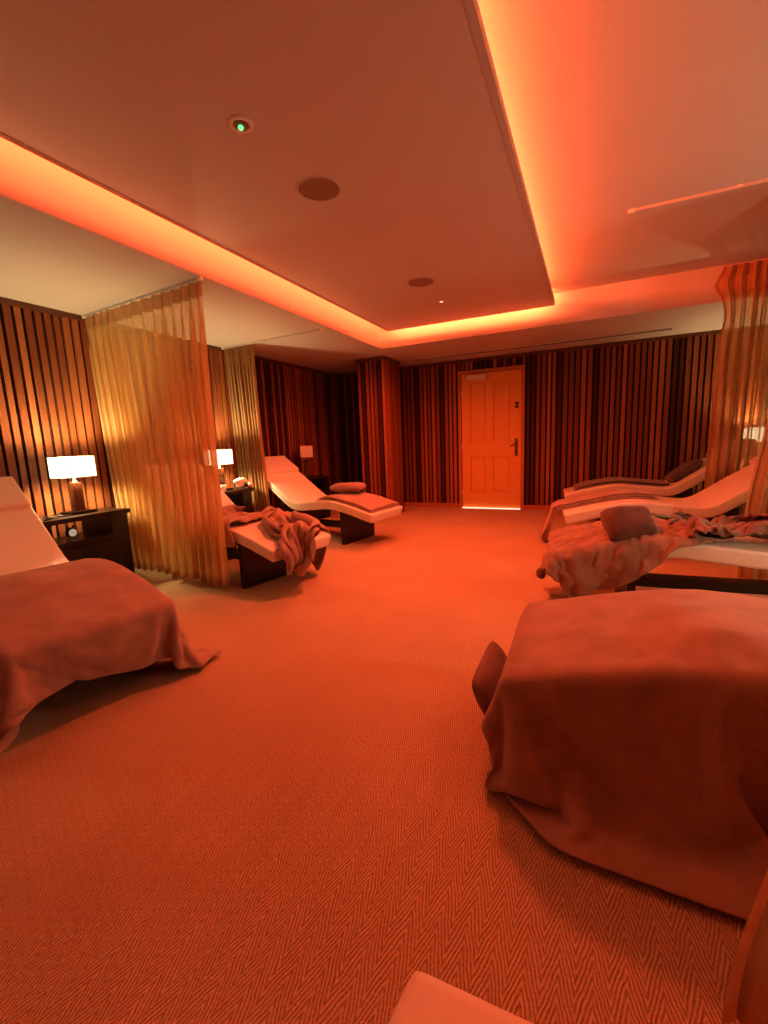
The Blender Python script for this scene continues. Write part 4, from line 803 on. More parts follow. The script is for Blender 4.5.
-21,17,-16,3,5,7,6,-3,-12,-6,-1,3,14,-4,14,1,-4,-9,-19,11,-4,11,3,2,-11,1,7,11,4,-21,-6,-12,8,18,16,-28,7,2,-8,5,13,2,7,-6,7,-4,-3,7,-13,11,6,-1,-6,6,-2,-1,-4,-2,-4,5,
-6,-23,28,-9,-19,23,-21,24,-13,-9,-1,0,10,6,-7,8,1,-2,6,-9,2,4,11,4,-8,-1,2,5,-5,3,1,-3,-8,1,6,-10,-6,-14,-12,9,14,-11,-12,-7,7,19,-7,-9,11,1,-1,2,-7,13,-17,4,13,-4,-7,1,
8,-4,4,1,0,-4,5,-25,10,13,-15,19,-16,17,-9,-11,-3,3,1,-1,11,-1,-3,-3,3,-2,-2,10,0,-2,6,1,-4,-1,-14,2,-4,-3,4,13,-1,-4,-23,-6,-3,1,3,23,3,-13,16,-3,4,-1,-9,10,-7,9,-14,11,
3,-24,10,16,-4,-10,16,-10,-4,-13,18,-14,17,0,-3,7,-10,11,-13,14,-8,-11,-8,1,15,-12,12,-5,-12,-3,5,5,10,5,2,-1,6,-4,-9,-11,-17,2,0,1,14,20,-13,11,-23,-12,-2,4,-2,22,12,6,13,3,-3,3,
-17,11,-7,10,-1,-12,16,-14,-16,14,15,-19,14,-1,5,-7,2,0,4,-1,-3,-2,-8,6,-1,7,-3,-3,-3,-9,10,-10,14,2,-1,3,-4,-2,-15,24,-2,-8,6,-1,1,-12,1,-1,2,-9,7,14,-9,10,-5,-14,-14,-1,-5,7,
22,-10,4,3,-5,3,2,0,-1,-4,6,-7,10,3,-4,-10,11,-11,10,-8,-1,6,-20,-5,4,5,12,-1,-3,-2,-1,8,-1,-6,1,-7,3,-4,9,9,-16,-4,6,12,-20,16,5,-8,-2,7,-1,-3,-1,0,2,-18,3,16,1,-5,
-8,-5,-10,-2,0,12,5,-13,7,9,-1,-7,-7,10,4,-8,8,3,0,3,-16,10,10,-29,18,-21,12,9,-15,-1,0,0,8,2,-9,3,9,3,-5,0,-2,-2,1,5,-10,10,1,-5,5,-6,3,-16,-9,2,2,23,2,4,-22,5,
-24,-1,27,12,-13,13,-2,-6,-19,-7,15,-7,10,-16,-6,17,-2,7,-2,-5,2,7,-10,-7,-12,28,-23,-12,33,-21,22,-7,4,-4,0,-5,-3,2,-3,8,-3,-7,-2,16,-2,-5,0,-4,1,14,-2,1,-5,4,-7,-4,7,-20,-2,10,
11,4,-24,28,-41,45,-9,-37,7,23,-7,9,1,8,-15,8,15,-12,15,1,-14,7,-11,1,10,-5,-17,13,5,4,-10,11,-2,-5,7,-5,2,-17,15,-16,9,8,0,-6,3,0,2,-2,-11,1,7,-5,3,-4,-4,-7,6,17,3,-7,
11,-17,9,-2,-7,12,0,0,-38,34,-27,21,9,-6,-10,0,-17,-6,8,15,23,-15,16,-20,6,5,-11,14,-1,-16,17,-1,-1,1,1,-4,-1,7,-7,8,-8,-9,16,-8,-6,-7,-1,3,11,-22,8,4,12,-1,2,1,-8,2,-3,-5,
16,-31,-2,10,15,-13,17,-1,-7,6,-12,5,4,-5,-22,0,-8,-1,5,5,9,3,-5,-12,31,19,-5,-1,7,-2,-1,0,-2,-3,7,-2,-5,4,0,2,-2,0,4,4,-22,25,-7,-8,-5,14,-2,-18,-1,6,9,-17,-4,-9,14,-5,
-1,20,-3,-8,6,-1,19,-29,-27,4,5,11,13,12,-10,-21,-6,33,16,-7,-4,-13,-13,-9,7,2,7,12,-12,-15,15,1,-10,7,1,-7,9,-3,-3,9,-14,13,-10,9,3,-11,-1,-20,-4,21,-21,31,4,-8,0,5,-1,-7,-5,7,
6,-1,-1,-8,10,-2,-9,-3,8,-13,3,10,10,-1,-11,-14,-9,1,11,15,-1,-19,-11,27,13,0,-4,0,-7,-18,-3,-1,10,12,0,21,-1,-2,2,1,4,-1,1,1,-6,1,1,-1,-9,-16,17,0,9,-4,-11,4,-21,14,8,-13,
-19,18,6,1,10,-7,0,0,1,-13,9,4,-2,2,-4,-10,2,-3,4,14,8,-10,5,-4,3,5,-1,-27,-8,7,15,13,-1,-1,10,-17,-5,-5,9,-16,12,12,-6,-7,3,4,-2,-3,0,12,5,-4,2,-12,10,-3,-1,-1,0,-2,
-2,2,-18,2,16,-18,0,0,-1,1,13,-8,-3,-7,8,-4,5,7,-16,13,-3,3,10,1,-2,-9,9,3,-3,-13,-16,8,23,-23,-15,1,9,19,-1,-8,6,10,-3,0,-10,9,4,6,-6,-11,-1,12,6,4,-7,7,1,-2,-5,-2,
3,3,-3,-16,15,-7,6,2,-2,-13,-2,0,-1,1,0,7,7,-3,-3,-2,0,-10,-8,29,-9,1,-3,2,1,6,2,0,1,-2,-2,7,-2,-22,6,-1,-23,3,14,12,-1,-1,-12,18,7,-7,17,-3,3,4,-3,-9,-10,6,8,3,
1,1,-10,12,-5,3,-13,-6,16,6,-8,6,-4,-14,-7,16,-6,-1,-3,-5,2,8,8,5,-15,5,6,2,-25,9,9,-8,2,11,-14,-9,7,0,23,-3,-4,-8,13,0,-9,-13,-14,-2,11,0,9,-1,-15,19,11,17,1,-12,9,-5,
9,1,-7,-1,0,1,4,4,-2,3,-13,10,4,-3,-18,12,-19,8,13,3,-8,0,1,-11,-3,-7,-6,2,2,16,-9,6,6,12,-8,-4,5,6,-3,-9,11,0,-6,-6,3,4,4,-4,0,-1,6,-19,-10,-5,-4,9,19,-12,-14,24,
18,-12,7,1,1,-5,5,1,-7,-6,0,-3,24,6,-3,1,-7,3,4,0,-1,0,-5,-7,-10,16,-7,-13,17,1,-6,3,-2,3,0,5,-6,-5,1,-3,-2,-8,-6,10,17,-20,-1,18,-8,-3,0,6,4,-2,1,-3,8,-17,-14,4,
6,1,4,-17,-5,16,3,-1,-7,10,-6,0,4,-4,0,2,-5,-19,-9,15,11,17,-9,3,0,-8,6,-1,2,-2,-23,12,6,-11,6,12,-5,4,-1,-9,0,-2,3,-5,11,-4,-21,-9,0,11,23,-4,2,-4,5,5,-1,-16,-20,-3,
10,8,16,7,0,-3,-3,-7,-6,-11,18,-2,6,0,-16,16,-6,-17,7,8,-5,7,4,0,-8,-6,-16,26,4,-4,3,1,-8,-18,-1,24,-10,-3,2,-1,0,4,-5,2,8,-2,-6,6,3,-14,9,2,4,-28,7,2,18,-16,3,0,
-2,13,1,4,-4,7,-2,-5,-6,0,-2,-11,8,11,-7,20,1,-1,-12,18,-9,-8,16,-2,-2,0,-2,-2,1,-2,-1,6,-11,7,3,1,-4,-16,2,10,2,1,1,-18,-4,-4,5,4,4,0,-2,9,-14,2,15,-4,8,-3,5,-10,
4,-9,10,-1,-3,6,-15,0,-2,18,-13,-5,2,11,2,-5,3,1,9,-8,18,0,-8,9,-1,-6,11,-1,-2,-3,4,0,-4,1,2,-4,2,-1,-7,8,6,-15,-4,5,10,-3,0,-1,-6,-8,-6,-4,2,-5,12,5,-3,8,-2,-1,
0,11,-5,3,4,-16,-7,8,-2,12,-11,12,-2,-9,-7,13,3,-12,-5,15,-9,3,5,-24,28,13,-5,4,5,-9,10,0,0,0,-3,-1,4,-1,-1,3,0,-2,-5,6,3,-10,-5,3,17,-20,12,-1,4,-11,3,2,-13,-7,2,-9,
1,3,2,4,6,2,4,14,-1,-11,3,4,-5,-26,16,14,-27,8,27,-10,-15,-1,13,4,-9,5,-1,-2,3,-22,5,8,1,-1,3,1,-1,-1,2,3,-6,1,-7,13,-14,1,9,-3,-1,-22,19,-4,-1,-13,27,-31,11,3,7,0,
-3,7,1,-3,1,-4,2,-5,-4,-4,2,12,4,1,-9,7,3,-15,5,-4,14,-3,-10,-19,15,16,-4,-11,-3,16,0,-5,2,4,-5,19,-2,2,-4,5,1,1,1,1,-5,7,-9,9,-9,10,-1,-10,5,-10,13,-30,15,-1,6,-24,
21,-18,4,25,-13,10,-9,2,3,1,-2,-6,-3,0,-4,-2,-9,20,8,-6,9,-15,15,0,-4,-21,20,0,7,-12,-19,12,5,6,-18,16,0,-5,0,-5,16,0,0,2,0,0,0,1,-2,5,-1,-3,3,4,-7,4,-3,0,2,-7,
6,-9,4,-13,14,-4,2,-14,1,22,-21,16,-7,2,-3,1,-2,3,-16,3,1,-1,-5,15,10,-10,10,-4,4,-6,11,-17,10,-5,-6,12,-8,0,4,1,-29,15,3,10,0,14,2,0,1,0,0,0,-1,-1,1,-3,5,2,1,-2,
-7,5,1,-1,-3,1,-5,6,1,3,2,1,-4,-10,-11,10,-10,11,-3,2,-2,0,5,2,-4,2,-2,-19,7,24,0,3,-23,13,12,-28,24,-2,-8,-4,-6,7,1,-19,-1,6,-11,-3,17,13,19,-1,1,-1,1,0,-1,0,-1,-1,
-3,4,-9,5,-2,9,0,1,-6,-1,-12,10,3,-1,-20,-7,7,10,4,4,1,2,-8,-2,1,4,-3,-4,4,-12,-6,3,5,-13,1,10,5,15,1,-17,15,-25,13,5,13,-6,-22,-10,3,3,7,3,7,-18,9,21,3,-3,3,0,
-1,-2,-2,-1,-2,1,-3,9,-7,6,-7,13,-8,-10,5,11,-1,-5,-3,-8,-8,4,-6,5,-5,10,-5,-1,6,-2,0,6,-4,-6,5,-21,-2,1,-1,-1,-2,-2,-2,4,4,-4,14,-15,28,9,-12,-9,-7,1,-4,1,1,-2,1,-1,
24,-5,4,-2,-2,-2,1,-1,0,0,1,0,1,1,-1,2,-19,1,19,0,-4,-1,-2,-2,-4,-7,0,10,0,8,-34,18,-4,-2,2,1,-2,7,6,-5,-7,-17,7,-1,-5,0,-1,3,2,-7,15,2,0,-15,2,20,12,-11,-17,4,
-3,1,-3,9,-3,15,3,-2,0,1,1,-2,2,1,0,-1,-2,-7,-2,6,7,-1,-1,-3,-15,-7,-1,4,16,6,-11,-9,-11,6,9,17,-34,13,-10,2,0,6,-3,18,6,-13,-4,-13,-6,1,6,5,-1,-2,9,-20,-1,10,17,-2,
-11,1,23,0,2,0,-7,-2,-24,23,15,-1,2,1,1,3,3,-2,-5,0,0,7,-1,0,-4,-12,-4,17,-11,8,0,-6,-8,-14,5,25,0,0,-22,-11,20,-5,-4,14,-10,3,-15,4,-4,15,18,1,0,-8,-17,-6,-4,3,0,-8,
18,4,-17,-8,13,21,-2,-16,21,-21,13,-12,-6,7,-15,17,4,0,1,0,-3,-2,0,5,-6,0,-4,11,-8,9,-3,-4,-22,1,12,1,-3,5,1,-2,14,-2,2,-8,-24,-6,38,-6,-11,8,-14,20,-26,5,-7,26,4,-4,7,2,
-14,-13,-8,-8,-4,1,6,21,-12,-19,14,4,15,-29,8,-13,12,-2,33,-22,25,-4,0,-2,-1,0,1,-1,-4,1,0,1,-11,10,-18,18,3,2,-3,-20,8,9,-2,2,8,-10,4,-10,15,-16,-22,4,2,8,-6,11,-18,16,-9,8,
2,10,4,5,3,-1,-2,0,0,-11,-11,-9,-6,21,-1,-19,16,-3,13,1,2,-3,2,-2,5,805,-8,-20,-19,-4,-11,-29,-19,-12,-1,-13,-1,-23,-17,-18,-22,-25,-27,-27,-27,-26,-25,-27,-23,-21,-19,-12,-16,-12,-14,-13,-16,-18,-4,-20,
-15,-7,15,7,17,-21,14,-13,12,9,-22,-15,-3,-24,-18,1,-27,-26,-27,-29,-18,-15,-8,22,12,13,-2,1,11,14,16,-16,14,2,-22,-9,25,-10,-12,-8,32,-23,5,-7,7,1,3,4,-2,2,7,-1,0,-4,-8,-4,-8,-1,-1,0,
0,8,2,-16,10,-5,7,9,14,-23,18,-23,22,-7,9,5,-11,-8,6,12,-19,7,-2,6,7,-13,-8,20,-13,9,9,-7,-14,-12,12,8,4,1,-5,4,-5,-17,19,0,-9,-20,3,7,9,-12,-4,2,12,6,1,-4,2,2,-1,2,
-5,-9,-3,-4,0,-6,-7,5,6,-11,10,10,4,-23,3,1,14,4,14,-5,-3,8,-11,5,-8,-5,-4,5,1,10,15,-8,11,-8,-3,-11,18,4,-18,-20,8,5,-20,14,2,2,12,-15,10,-1,-22,-3,-13,2,10,9,-5,-10,1,-1,
-1,4,8,4,1,5,11,1,-2,-6,2,-7,-11,-10,-2,2,7,-1,23,-18,-2,1,8,7,4,-3,-17,7,3,-9,0,1,1,-2,-5,0,7,5,9,4,4,-8,-8,18,-2,3,-8,22,-6,-3,10,-15,6,1,-7,9,-6,-3,-13,-5,
0,7,-1,0,3,5,-4,-7,0,2,-2,1,-2,13,-6,-4,-1,-3,2,17,5,-11,-1,10,12,-3,-8,0,-9,-4,4,2,-12,7,-3,0,1,-6,-3,-1,3,23,-19,21,-8,-4,7,12,-3,-4,10,-3,2,5,-1,-13,16,-9,-10,14,
-11,1,7,-2,-11,-7,-3,0,1,-1,1,4,1,-2,0,1,-2,-1,-8,7,5,2,8,6,13,1,-6,-15,-1,-3,20,7,-2,-1,-36,2,20,10,-21,-3,1,-1,9,7,2,9,2,-5,-14,-15,-6,6,8,17,-2,-3,15,-26,7,13,
6,-20,8,4,-9,10,4,-9,7,2,-5,-7,-4,-4,8,0,-5,1,4,-5,12,-11,4,3,1,-2,1,-2,21,2,-4,-5,6,-37,35,6,-16,-2,3,4,2,-5,-10,2,8,-2,4,4,-10,13,4,-3,-9,-10,19,-10,-15,11,12,-6,
14,-9,7,-24,-7,7,29,-1,-5,-6,-12,1,17,-5,-1,2,1,0,-1,-13,-6,10,-8,-2,19,-20,18,-14,-5,16,9,8,-5,-24,5,-1,8,-14,20,-7,3,12,-3,3,-1,-3,-6,-6,-5,-6,-1,-1,1,28,3,-6,-13,14,11,-16,
7,1,-1,-13,13,1,4,8,3,-6,6,-27,16,-4,7,3,-3,-11,8,3,-2,2,-1,0,3,-3,-14,17,-3,-19,21,-18,24,-10,-23,-4,13,19,8,-41,10,-6,3,0,1,0,17,4,3,-3,3,-4,-2,3,1,3,-1,1,-21,6,
18,6,-6,-14,11,8,1,-16,-9,-7,12,-9,-11,9,16,-20,19,-23,6,-7,3,14,-8,-6,1,14,-5,2,-1,-1,1,0,-9,3,12,-16,13,-19,19,-2,-11,-21,-1,11,2,-8,9,4,-6,1,-1,1,7,-7,20,-10,-1,8,0,6,
5,0,0,4,-24,-6,29,-8,-9,-2,1,10,10,-3,-1,8,4,1,-9,-13,20,-20,20,-5,1,5,-16,6,6,-6,-13,17,-5,-1,-2,9,5,-4,0,-7,6,-9,12,-16,13,3,-7,-13,-12,29,-16,-11,16,12,-2,-11,-4,-1,4,5,
3,-5,5,7,2,-8,0,-4,5,13,-23,-13,26,13,-15,-10,-10,20,14,-3,-20,20,13,3,-5,-19,10,-12,17,2,-11,9,-1,-10,6,7,-16,12,1,3,-10,2,7,4,1,-9,6,1,4,-5,-1,6,4,-3,-19,12,-9,-19,8,-4,
1,-1,1,-1,13,3,7,3,-7,-1,10,4,-1,1,-10,11,-13,-15,9,14,5,-10,-24,6,19,-1,-16,14,7,-1,11,-6,-2,-11,7,9,-5,-2,2,-1,-6,3,-2,6,-1,3,-4,-8,-1,3,8,5,-9,16,-2,-3,0,0,8,0,
-5,2,-13,-10,-2,12,7,-1,-12,-19,16,0,-5,6,-3,1,0,6,-5,11,11,4,-10,-6,13,1,0,-12,-16,-3,-12,22,-28,12,15,-1,6,0,-2,-2,-10,4,3,-2,-1,3,3,-5,0,2,0,-2,6,-2,-4,3,0,7,-8,-4,
3,11,1,4,5,0,-6,-2,-21,9,-20,-1,-4,10,-3,-1,21,-4,-6,2,-7,-2,1,23,3,-7,-4,9,-13,-19,1,6,20,6,-24,8,-22,21,-24,-3,11,-2,17,7,-9,1,3,-4,1,-6,4,3,-5,-3,-3,-2,28,-13,-3,13,
-7,-5,5,-7,5,10,2,-5,-6,-1,9,1,-3,-5,-20,3,-6,-2,5,-5,3,-1,21,-5,-11,9,4,14,-13,-3,1,9,-3,7,-10,14,-6,-1,-6,9,-26,22,-17,21,1,-18,25,-19,3,15,1,-11,4,0,11,-5,-7,10,-3,2,
0,-24,26,0,-20,7,10,10,-6,3,-11,-7,12,9,-4,-6,8,2,1,-2,1,-5,0,-15,15,-20,-1,-3,3,2,2,6,-3,12,1,0,1,-1,5,4,-24,19,-10,6,5,-6,-22,29,-23,3,37,-31,9,13,-15,15,1,-2,1,-3,
-3,8,-8,2,0,6,8,-20,-4,2,-8,1,-3,25,-13,9,10,-3,-19,7,11,4,-3,-6,13,-10,6,0,0,-4,2,-19,2,10,9,0,0,-8,3,-1,-7,-9,7,6,7,3,-10,12,-12,5,12,-11,-19,32,-14,-15,30,-11,-18,24,
-17,11,7,-1,-1,2,-8,3,-6,0,0,-10,-1,-1,9,16,-21,-6,-1,27,3,-12,-5,20,-3,-3,3,2,2,-6,7,-13,16,-11,-10,11,8,-13,-5,6,-6,-3,18,-28,13,9,6,-7,-4,4,-6,11,-8,11,-14,3,1,16,-10,6,
5,-23,20,2,-20,18,-11,-6,8,-4,0,-2,1,3,-5,-8,5,1,15,-2,-6,15,0,-6,0,-13,11,5,-12,2,-2,13,-7,-1,7,0,-4,-15,4,11,4,-7,-4,-10,-2,18,0,-17,26,-28,0,10,3,6,2,-12,0,8,3,0,
5,-1,-15,10,17,-15,9,-7,1,7,-17,12,1,-6,1,-2,1,-1,4,4,-2,-9,8,-13,3,-11,14,8,5,2,0,-1,0,-1,3,2,-21,15,-2,-5,17,-2,0,1,-8,-20,19,-3,1,-1,-7,1,11,-14,21,-2,-13,-3,-3,7,
20,-13,5,0,4,-15,23,-18,-12,3,1,-2,-4,0,16,13,-11,8,-2,2,2,1,0,-4,5,1,6,-7,4,-3,8,-1,1,0,-1,4,6,1,-2,-4,-8,7,-13,12,-25,0,19,-18,3,-1,15,-18,-3,8,20,1,1,-14,5,-8,
2,14,-5,-23,-5,4,23,3,-1,4,-14,10,12,-15,-13,0,6,8,7,-18,20,5,-10,2,-2,8,0,0,10,-6,3,-5,-1,-2,6,4,0,0,-1,0,3,-12,-2,10,-12,12,-2,-1,-5,2,-25,-3,7,1,11,-4,-4,4,-5,-1,
21,-11,25,-1,-6,-19,2,21,-6,-21,-1,-7,8,11,8,-3,-9,6,9,-6,-10,-6,1,13,18,-16,8,0,-1,1,5,4,1,-10,2,-3,4,2,8,-1,-5,-10,-8,-13,3,29,6,-3,-14,14,1,-11,0,10,0,0,-34,-2,8,-4,
5,0,4,1,9,-20,40,-38,15,16,4,-13,-7,17,4,-7,-16,-4,-7,15,-15,2,-8,10,-2,15,4,-12,-2,-1,6,8,1,-3,3,-16,-4,5,9,-4,-3,-2,-3,-1,11,18,-3,4,11,-9,-20,-9,11,11,2,-14,8,9,-17,16,
-14,15,-11,-18,-2,13,12,-6,5,-24,26,-28,30,-32,3,22,17,-6,3,-7,1,-6,-21,10,-12,-3,-16,5,7,-1,-6,13,0,-16,-5,0,0,23,3,-3,0,5,-6,-10,1,4,-2,1,20,8,-15,6,-2,0,-3,11,0,-1,-11,5,
5,6,-7,2,-2,1,2,1,5,-26,-17,1,20,12,2,-35,33,-23,24,0,1,-13,21,-2,-3,0,-4,-22,-3,11,-5,10,-7,-15,23,-12,1,15,5,-3,-14,18,-24,2,0,6,-5,-3,2,3,2,2,4,-1,-5,17,-1,-5,8,-2,
-18,17,-19,18,-27,2,-7,26,12,-8,4,4,-6,-10,15,-8,1,-14,-18,-3,20,-8,35,-6,-4,8,-5,-29,7,7,-14,-3,31,-27,0,-9,-3,14,1,-22,25,-19,-10,3,20,20,-14,5,-2,0,-9,0,4,-2,3,-1,-2,12,5,3,
-7,-9,-9,1,8,8,-8,15,-15,9,-18,19,-21,-3,27,-3,-5,-4,10,-1,2,-6,0,7,6,-3,-10,-22,12,13,-9,4,6,-34,-2,0,-1,-4,20,-6,-12,0,-2,-9,16,-15,-4,19,0,-8,13,4,-1,1,5,2,-1,-3,2,-5,
2,5,14,0,-4,-18,6,7,-36,1,1,5,6,19,8,6,-25,24,-1,-26,17,-25,20,-10,15,-4,-6,-6,-11,1,16,16,1,-2,-29,-10,-3,3,16,-7,-8,18,-2,17,2,-8,-2,-9,6,-2,-5,15,-6,20,5,-21,9,-5,15,-3,
3,0,-1,-2,1,-2,14,2,-1,-23,1,-4,13,4,-22,-8,-1,-1,-1,18,14,1,-14,-1,7,-9,7,-23,13,-1,-7,2,16,8,-9,-16,3,25,4,1,-11,-21,-11,1,21,20,-1,2,-35,13,-10,-3,2,8,-12,11,6,-2,-9,11,
10,-13,14,-16,10,-5,0,-1,8,-4,7,7,1,-24,17,5,-6,-19,11,9,-13,-15,-7,1,2,-2,1,-5,4,12,10,6,-10,4,-21,14,11,-7,11,3,-14,-16,1,21,7,7,-1,-5,-19,-12,15,-4,-6,14,-7,-16,6,2,-1,4,
3,-4,13,-6,-5,-11,3,-5,25,-12,5,2,7,-1,8,-6,7,-4,2,-14,-7,16,7,-4,1,3,-2,-11,9,-24,20,14,-13,-15,-7,-3,25,1,-15,18,-8,2,0,5,-1,-5,-4,-16,-17,7,12,20,5,3,-4,-10,13,0,-12,-16,
-7,-2,5,-7,9,2,4,-5,3,-21,13,-14,31,-22,16,0,-2,-6,-6,15,15,-17,5,-4,4,1,-18,10,-2,-14,13,-8,17,-20,25,-31,21,15,2,-13,-11,-9,27,-26,0,9,-11,3,-2,18,17,-22,14,-6,-22,-12,10,-10,23,20,
-4,1,3,-1,3,-8,0,0,6,2,0,-6,-4,-4,14,-9,25,-27,19,-15,8,-1,1,0,-15,18,16,-11,8,-9,0,2,-24,0,14,-20,17,-14,14,-13,27,-33,17,27,-7,1,-15,0,13,-13,-13,2,0,0,-12,19,28,-31,-7,27,
-20,-12,37,-9,6,-8,17,-5,-11,-15,-8,6,-2,2,0,2,2,3,5,-4,7,-18,12,-5,9,-11,2,3,0,5,-23,-8,11,0,15,3,2,4,-6,-14,6,-12,10,-11,6,3,0,-16,15,27,-5,-3,-22,9,-6,2,-7,-6,-2,24,
-25,13,19,3,-1,5,-5,-7,10,-11,5,-25,17,18,-8,-7,-3,4,-3,10,-4,-2,-1,-4,1,-7,8,-9,6,-3,22,-2,-2,4,2,14,-10,-30,9,-4,1,8,4,4,10,1,-3,-12,9,-10,-12,25,-8,-11,-13,17,11,-5,-13,5,
-2,-2,-6,0,-7,9,-4,-8,6,9,10,22,-10,-3,-22,-6,-1,-4,8,29,-15,5,-6,16,-7,9,-8,-4,-1,-5,2,-3,21,-18,8,-11,22,8,9,-8,-21,-6,4,2,7,-2,6,-3,1,6,12,2,-5,-11,11,-2,-11,15,-2,-4,
-25,3,3,1,-1,2,4,-2,-7,-5,6,-10,10,-7,11,26,1,-9,-13,9,-5,-10,-5,-3,3,-10,-6,15,-4,9,-11,14,-1,-3,3,1,3,-13,12,1,-6,-21,-1,11,-3,-1,-2,2,8,0,2,-2,9,14,-7,-18,16,-2,13,0,
0,-1,-4,-3,-5,2,-19,8,1,-4,1,-1,11,4,-21,-12,2,1,9,-3,6,12,14,-5,1,-2,2,-12,6,-1,-15,18,1,0,-8,6,-12,7,4,-2,0,-9,-5,-1,2,18,5,-11,-7,11,6,8,-2,-28,1,7,-10,0,4,14,
7,-24,31,-2,5,3,0,0,-2,-13,5,-2,-15,0,7,5,7,-3,2,8,-21,-10,-5,-2,5,-2,-4,5,14,-2,9,4,5,-6,1,-10,-4,2,-2,-1,-1,5,-8,-5,1,0,14,2,15,-8,-10,0,11,-13,-3,0,2,23,10,-18,
-13,28,-16,-19,-2,11,4,-20,3,7,-2,13,2,1,12,-16,9,7,-9,-12,2,-1,-4,1,4,32,-1,-7,-19,-9,10,0,-12,33,0,-4,-3,-10,1,3,-17,3,-4,-2,-1,-3,-1,2,7,-6,4,-3,16,-12,21,-4,-2,-5,3,-5,
1,7,-22,6,4,12,-15,23,-4,-13,-4,7,25,-23,-12,13,-13,8,-7,-5,24,-6,-2,3,-1,-11,-5,5,5,12,-2,11,6,2,-30,-5,3,26,-19,22,-4,-8,14,-12,-2,14,-31,-2,0,1,3,3,2,-3,19,-11,2,-13,18,-16,
13,-1,5,-6,7,-8,-13,1,1,2,33,-2,-22,6,-1,-4,13,4,5,-24,-10,10,-12,9,9,-5,1,1,3,0,-1,0,1,-7,-12,0,0,15,20,-4,-18,-8,-6,3,16,9,5,-2,-4,-2,457,20,-10,3,22,6,8,15,11,-6,
16,-5,3,-13,-21,-4,-3,1,1,3,4,0,3,-13,-10,-7,12,-5,-2,-5,13,13,8,-10,-23,-3,23,-5,-25,-18,-3,-9,14,-10,24,0,-24,-22,-14,-18,-29,-5,2,-6,-7,-22,-19,-12,-9,-24,-20,-27,-11,-28,-20,-5,-15,31,-18,-15,
8,11,-15,-1,14,-9,12,-16,23,21,0,-2,-2,-1,-3,-14,-4,-6,20,6,-3,-22,-1,0,2,-13,-6,1,29,10,-18,-15,3,13,-2,-9,11,-13,27,-11,0,9,-5,-1,-6,9,10,-8,-11,-7,21,2,-4,-17,8,4,4,-13,0,-2,
12,-22,1,26,-15,-13,-6,25,-24,-3,2,12,-1,-15,8,17,11,8,1,-5,0,-3,-2,-10,3,8,7,-3,4,-8,1,-14,-12,-10,28,8,-36,0,18,6,-6,0,-2,-6,4,-5,10,18,-10,1,8,-13,12,3,-3,-22,16,0,3,-11,
-11,4,-3,4,-5,-19,30,-32,7,16,-1,13,-39,31,-4,-23,-2,23,5,-20,-7,3,3,13,9,10,5,3,-3,-5,-8,-13,7,-4,18,-8,14,0,-9,-22,-9,23,-18,0,2,2,-5,3,7,1,16,3,-17,6,10,2,-7,-24,10,6,
13,-16,6,-9,14,3,-14,8,-5,-3,-17,-5,34,-24,0,26,-27,34,-39,-3,28,-14,-14,10,13,-6,-14,2,2,-5,-3,2,5,15,9,5,5,0,3,-8,5,-10,-1,-10,-14,4,-10,11,-5,9,2,2,2,-11,3,6,5,12,-6,8,
-10,3,10,-7,-1,1,-4,-21,27,-16,0,3,-6,6,-1,-2,-9,0,26,6,-33,29,-9,14,-20,-22,1,20,-17,-6,13,10,-8,-15,17,10,8,1,-9,-5,6,4,-3,-11,-1,-9,-1,-5,0,12,0,-2,-8,-1,-3,6,19,-10,12,-17,
-2,15,-2,15,-3,5,-1,-3,-1,2,-8,-3,3,-21,1,-5,5,-2,9,15,18,-19,-15,-2,5,29,-36,3,30,10,-8,-14,-19,18,2,-13,-13,5,5,-9,-2,4,-3,-2,8,-5,8,-1,-2,1,1,-3,3,7,5,-6,-2,5,-2,-1,
10,-18,24,-13,6,6,-11,17,6,-5,-1,-3,-5,10,-12,-4,5,0,-8,11,-5,-8,5,-4,-2,-11,31,-22,-17,1,-2,34,3,-11,13,7,1,-19,-15,1,-4,12,-6,-15,-2,9,-5,3,5,-13,12,-8,7,6,-13,1,6,-1,-3,2,
-3,0,3,-4,4,-5,17,-12,15,2,5,11,2,-5,-2,0,-1,3,-20,-4,-4,-5,6,14,-16,14,10,3,1,-9,-23,1,29,10,-23,4,-18,6,-13,11,20,6,8,-14,-9,4,5,-10,21,-8,-23,-2,6,-4,2,-3,-2,5,-7,11,
12,-18,0,5,9,12,-4,-6,-3,-1,5,-16,17,-3,13,-2,-8,-1,-2,8,3,2,-2,1,-6,1,3,-1,-7,10,-7,-1,4,-2,-3,4,-21,-5,6,22,-21,17,-20,16,-20,4,19,16,4,-2,-20,-10,17,-12,12,8,-13,-22,0,11,
-12,14,-16,17,-12,-9,19,1,-11,4,19,6,5,-7,-9,4,7,-9,5,5,-6,-4,-6,-5,-8,5,-4,0,9,19,-7,4,1,-3,-3,2,-3,-11,-1,9,-12,26,-17,-11,-5,16,-15,17,-18,10,2,-18,3,17,15,9,-24,-12,0,-6,
13,-9,6,-1,-8,14,-16,17,-19,28,-15,-11,5,15,-13,-1,24,9,2,0,-3,-2,-7,-6,3,6,-10,-14,0,0,0,1,-3,1,10,15,-13,2,12,0,-4,-5,7,-8,-8,-19,-1,23,6,-8,-23,9,-5,29,-13,-18,17,-15,-5,4,
19,23,-15,7,-13,-21,35,-5,-10,-6,-12,27,-27,18,-14,23,-4,-13,-8,-4,1,-4,10,12,-3,8,-3,7,1,-11,0,-5,-7,-5,10,-7,3,0,-2,-3,10,2,-5,0,0,13,9,-10,5,2,-20,2,-2,6,-3,26,-15,-1,-6,31,
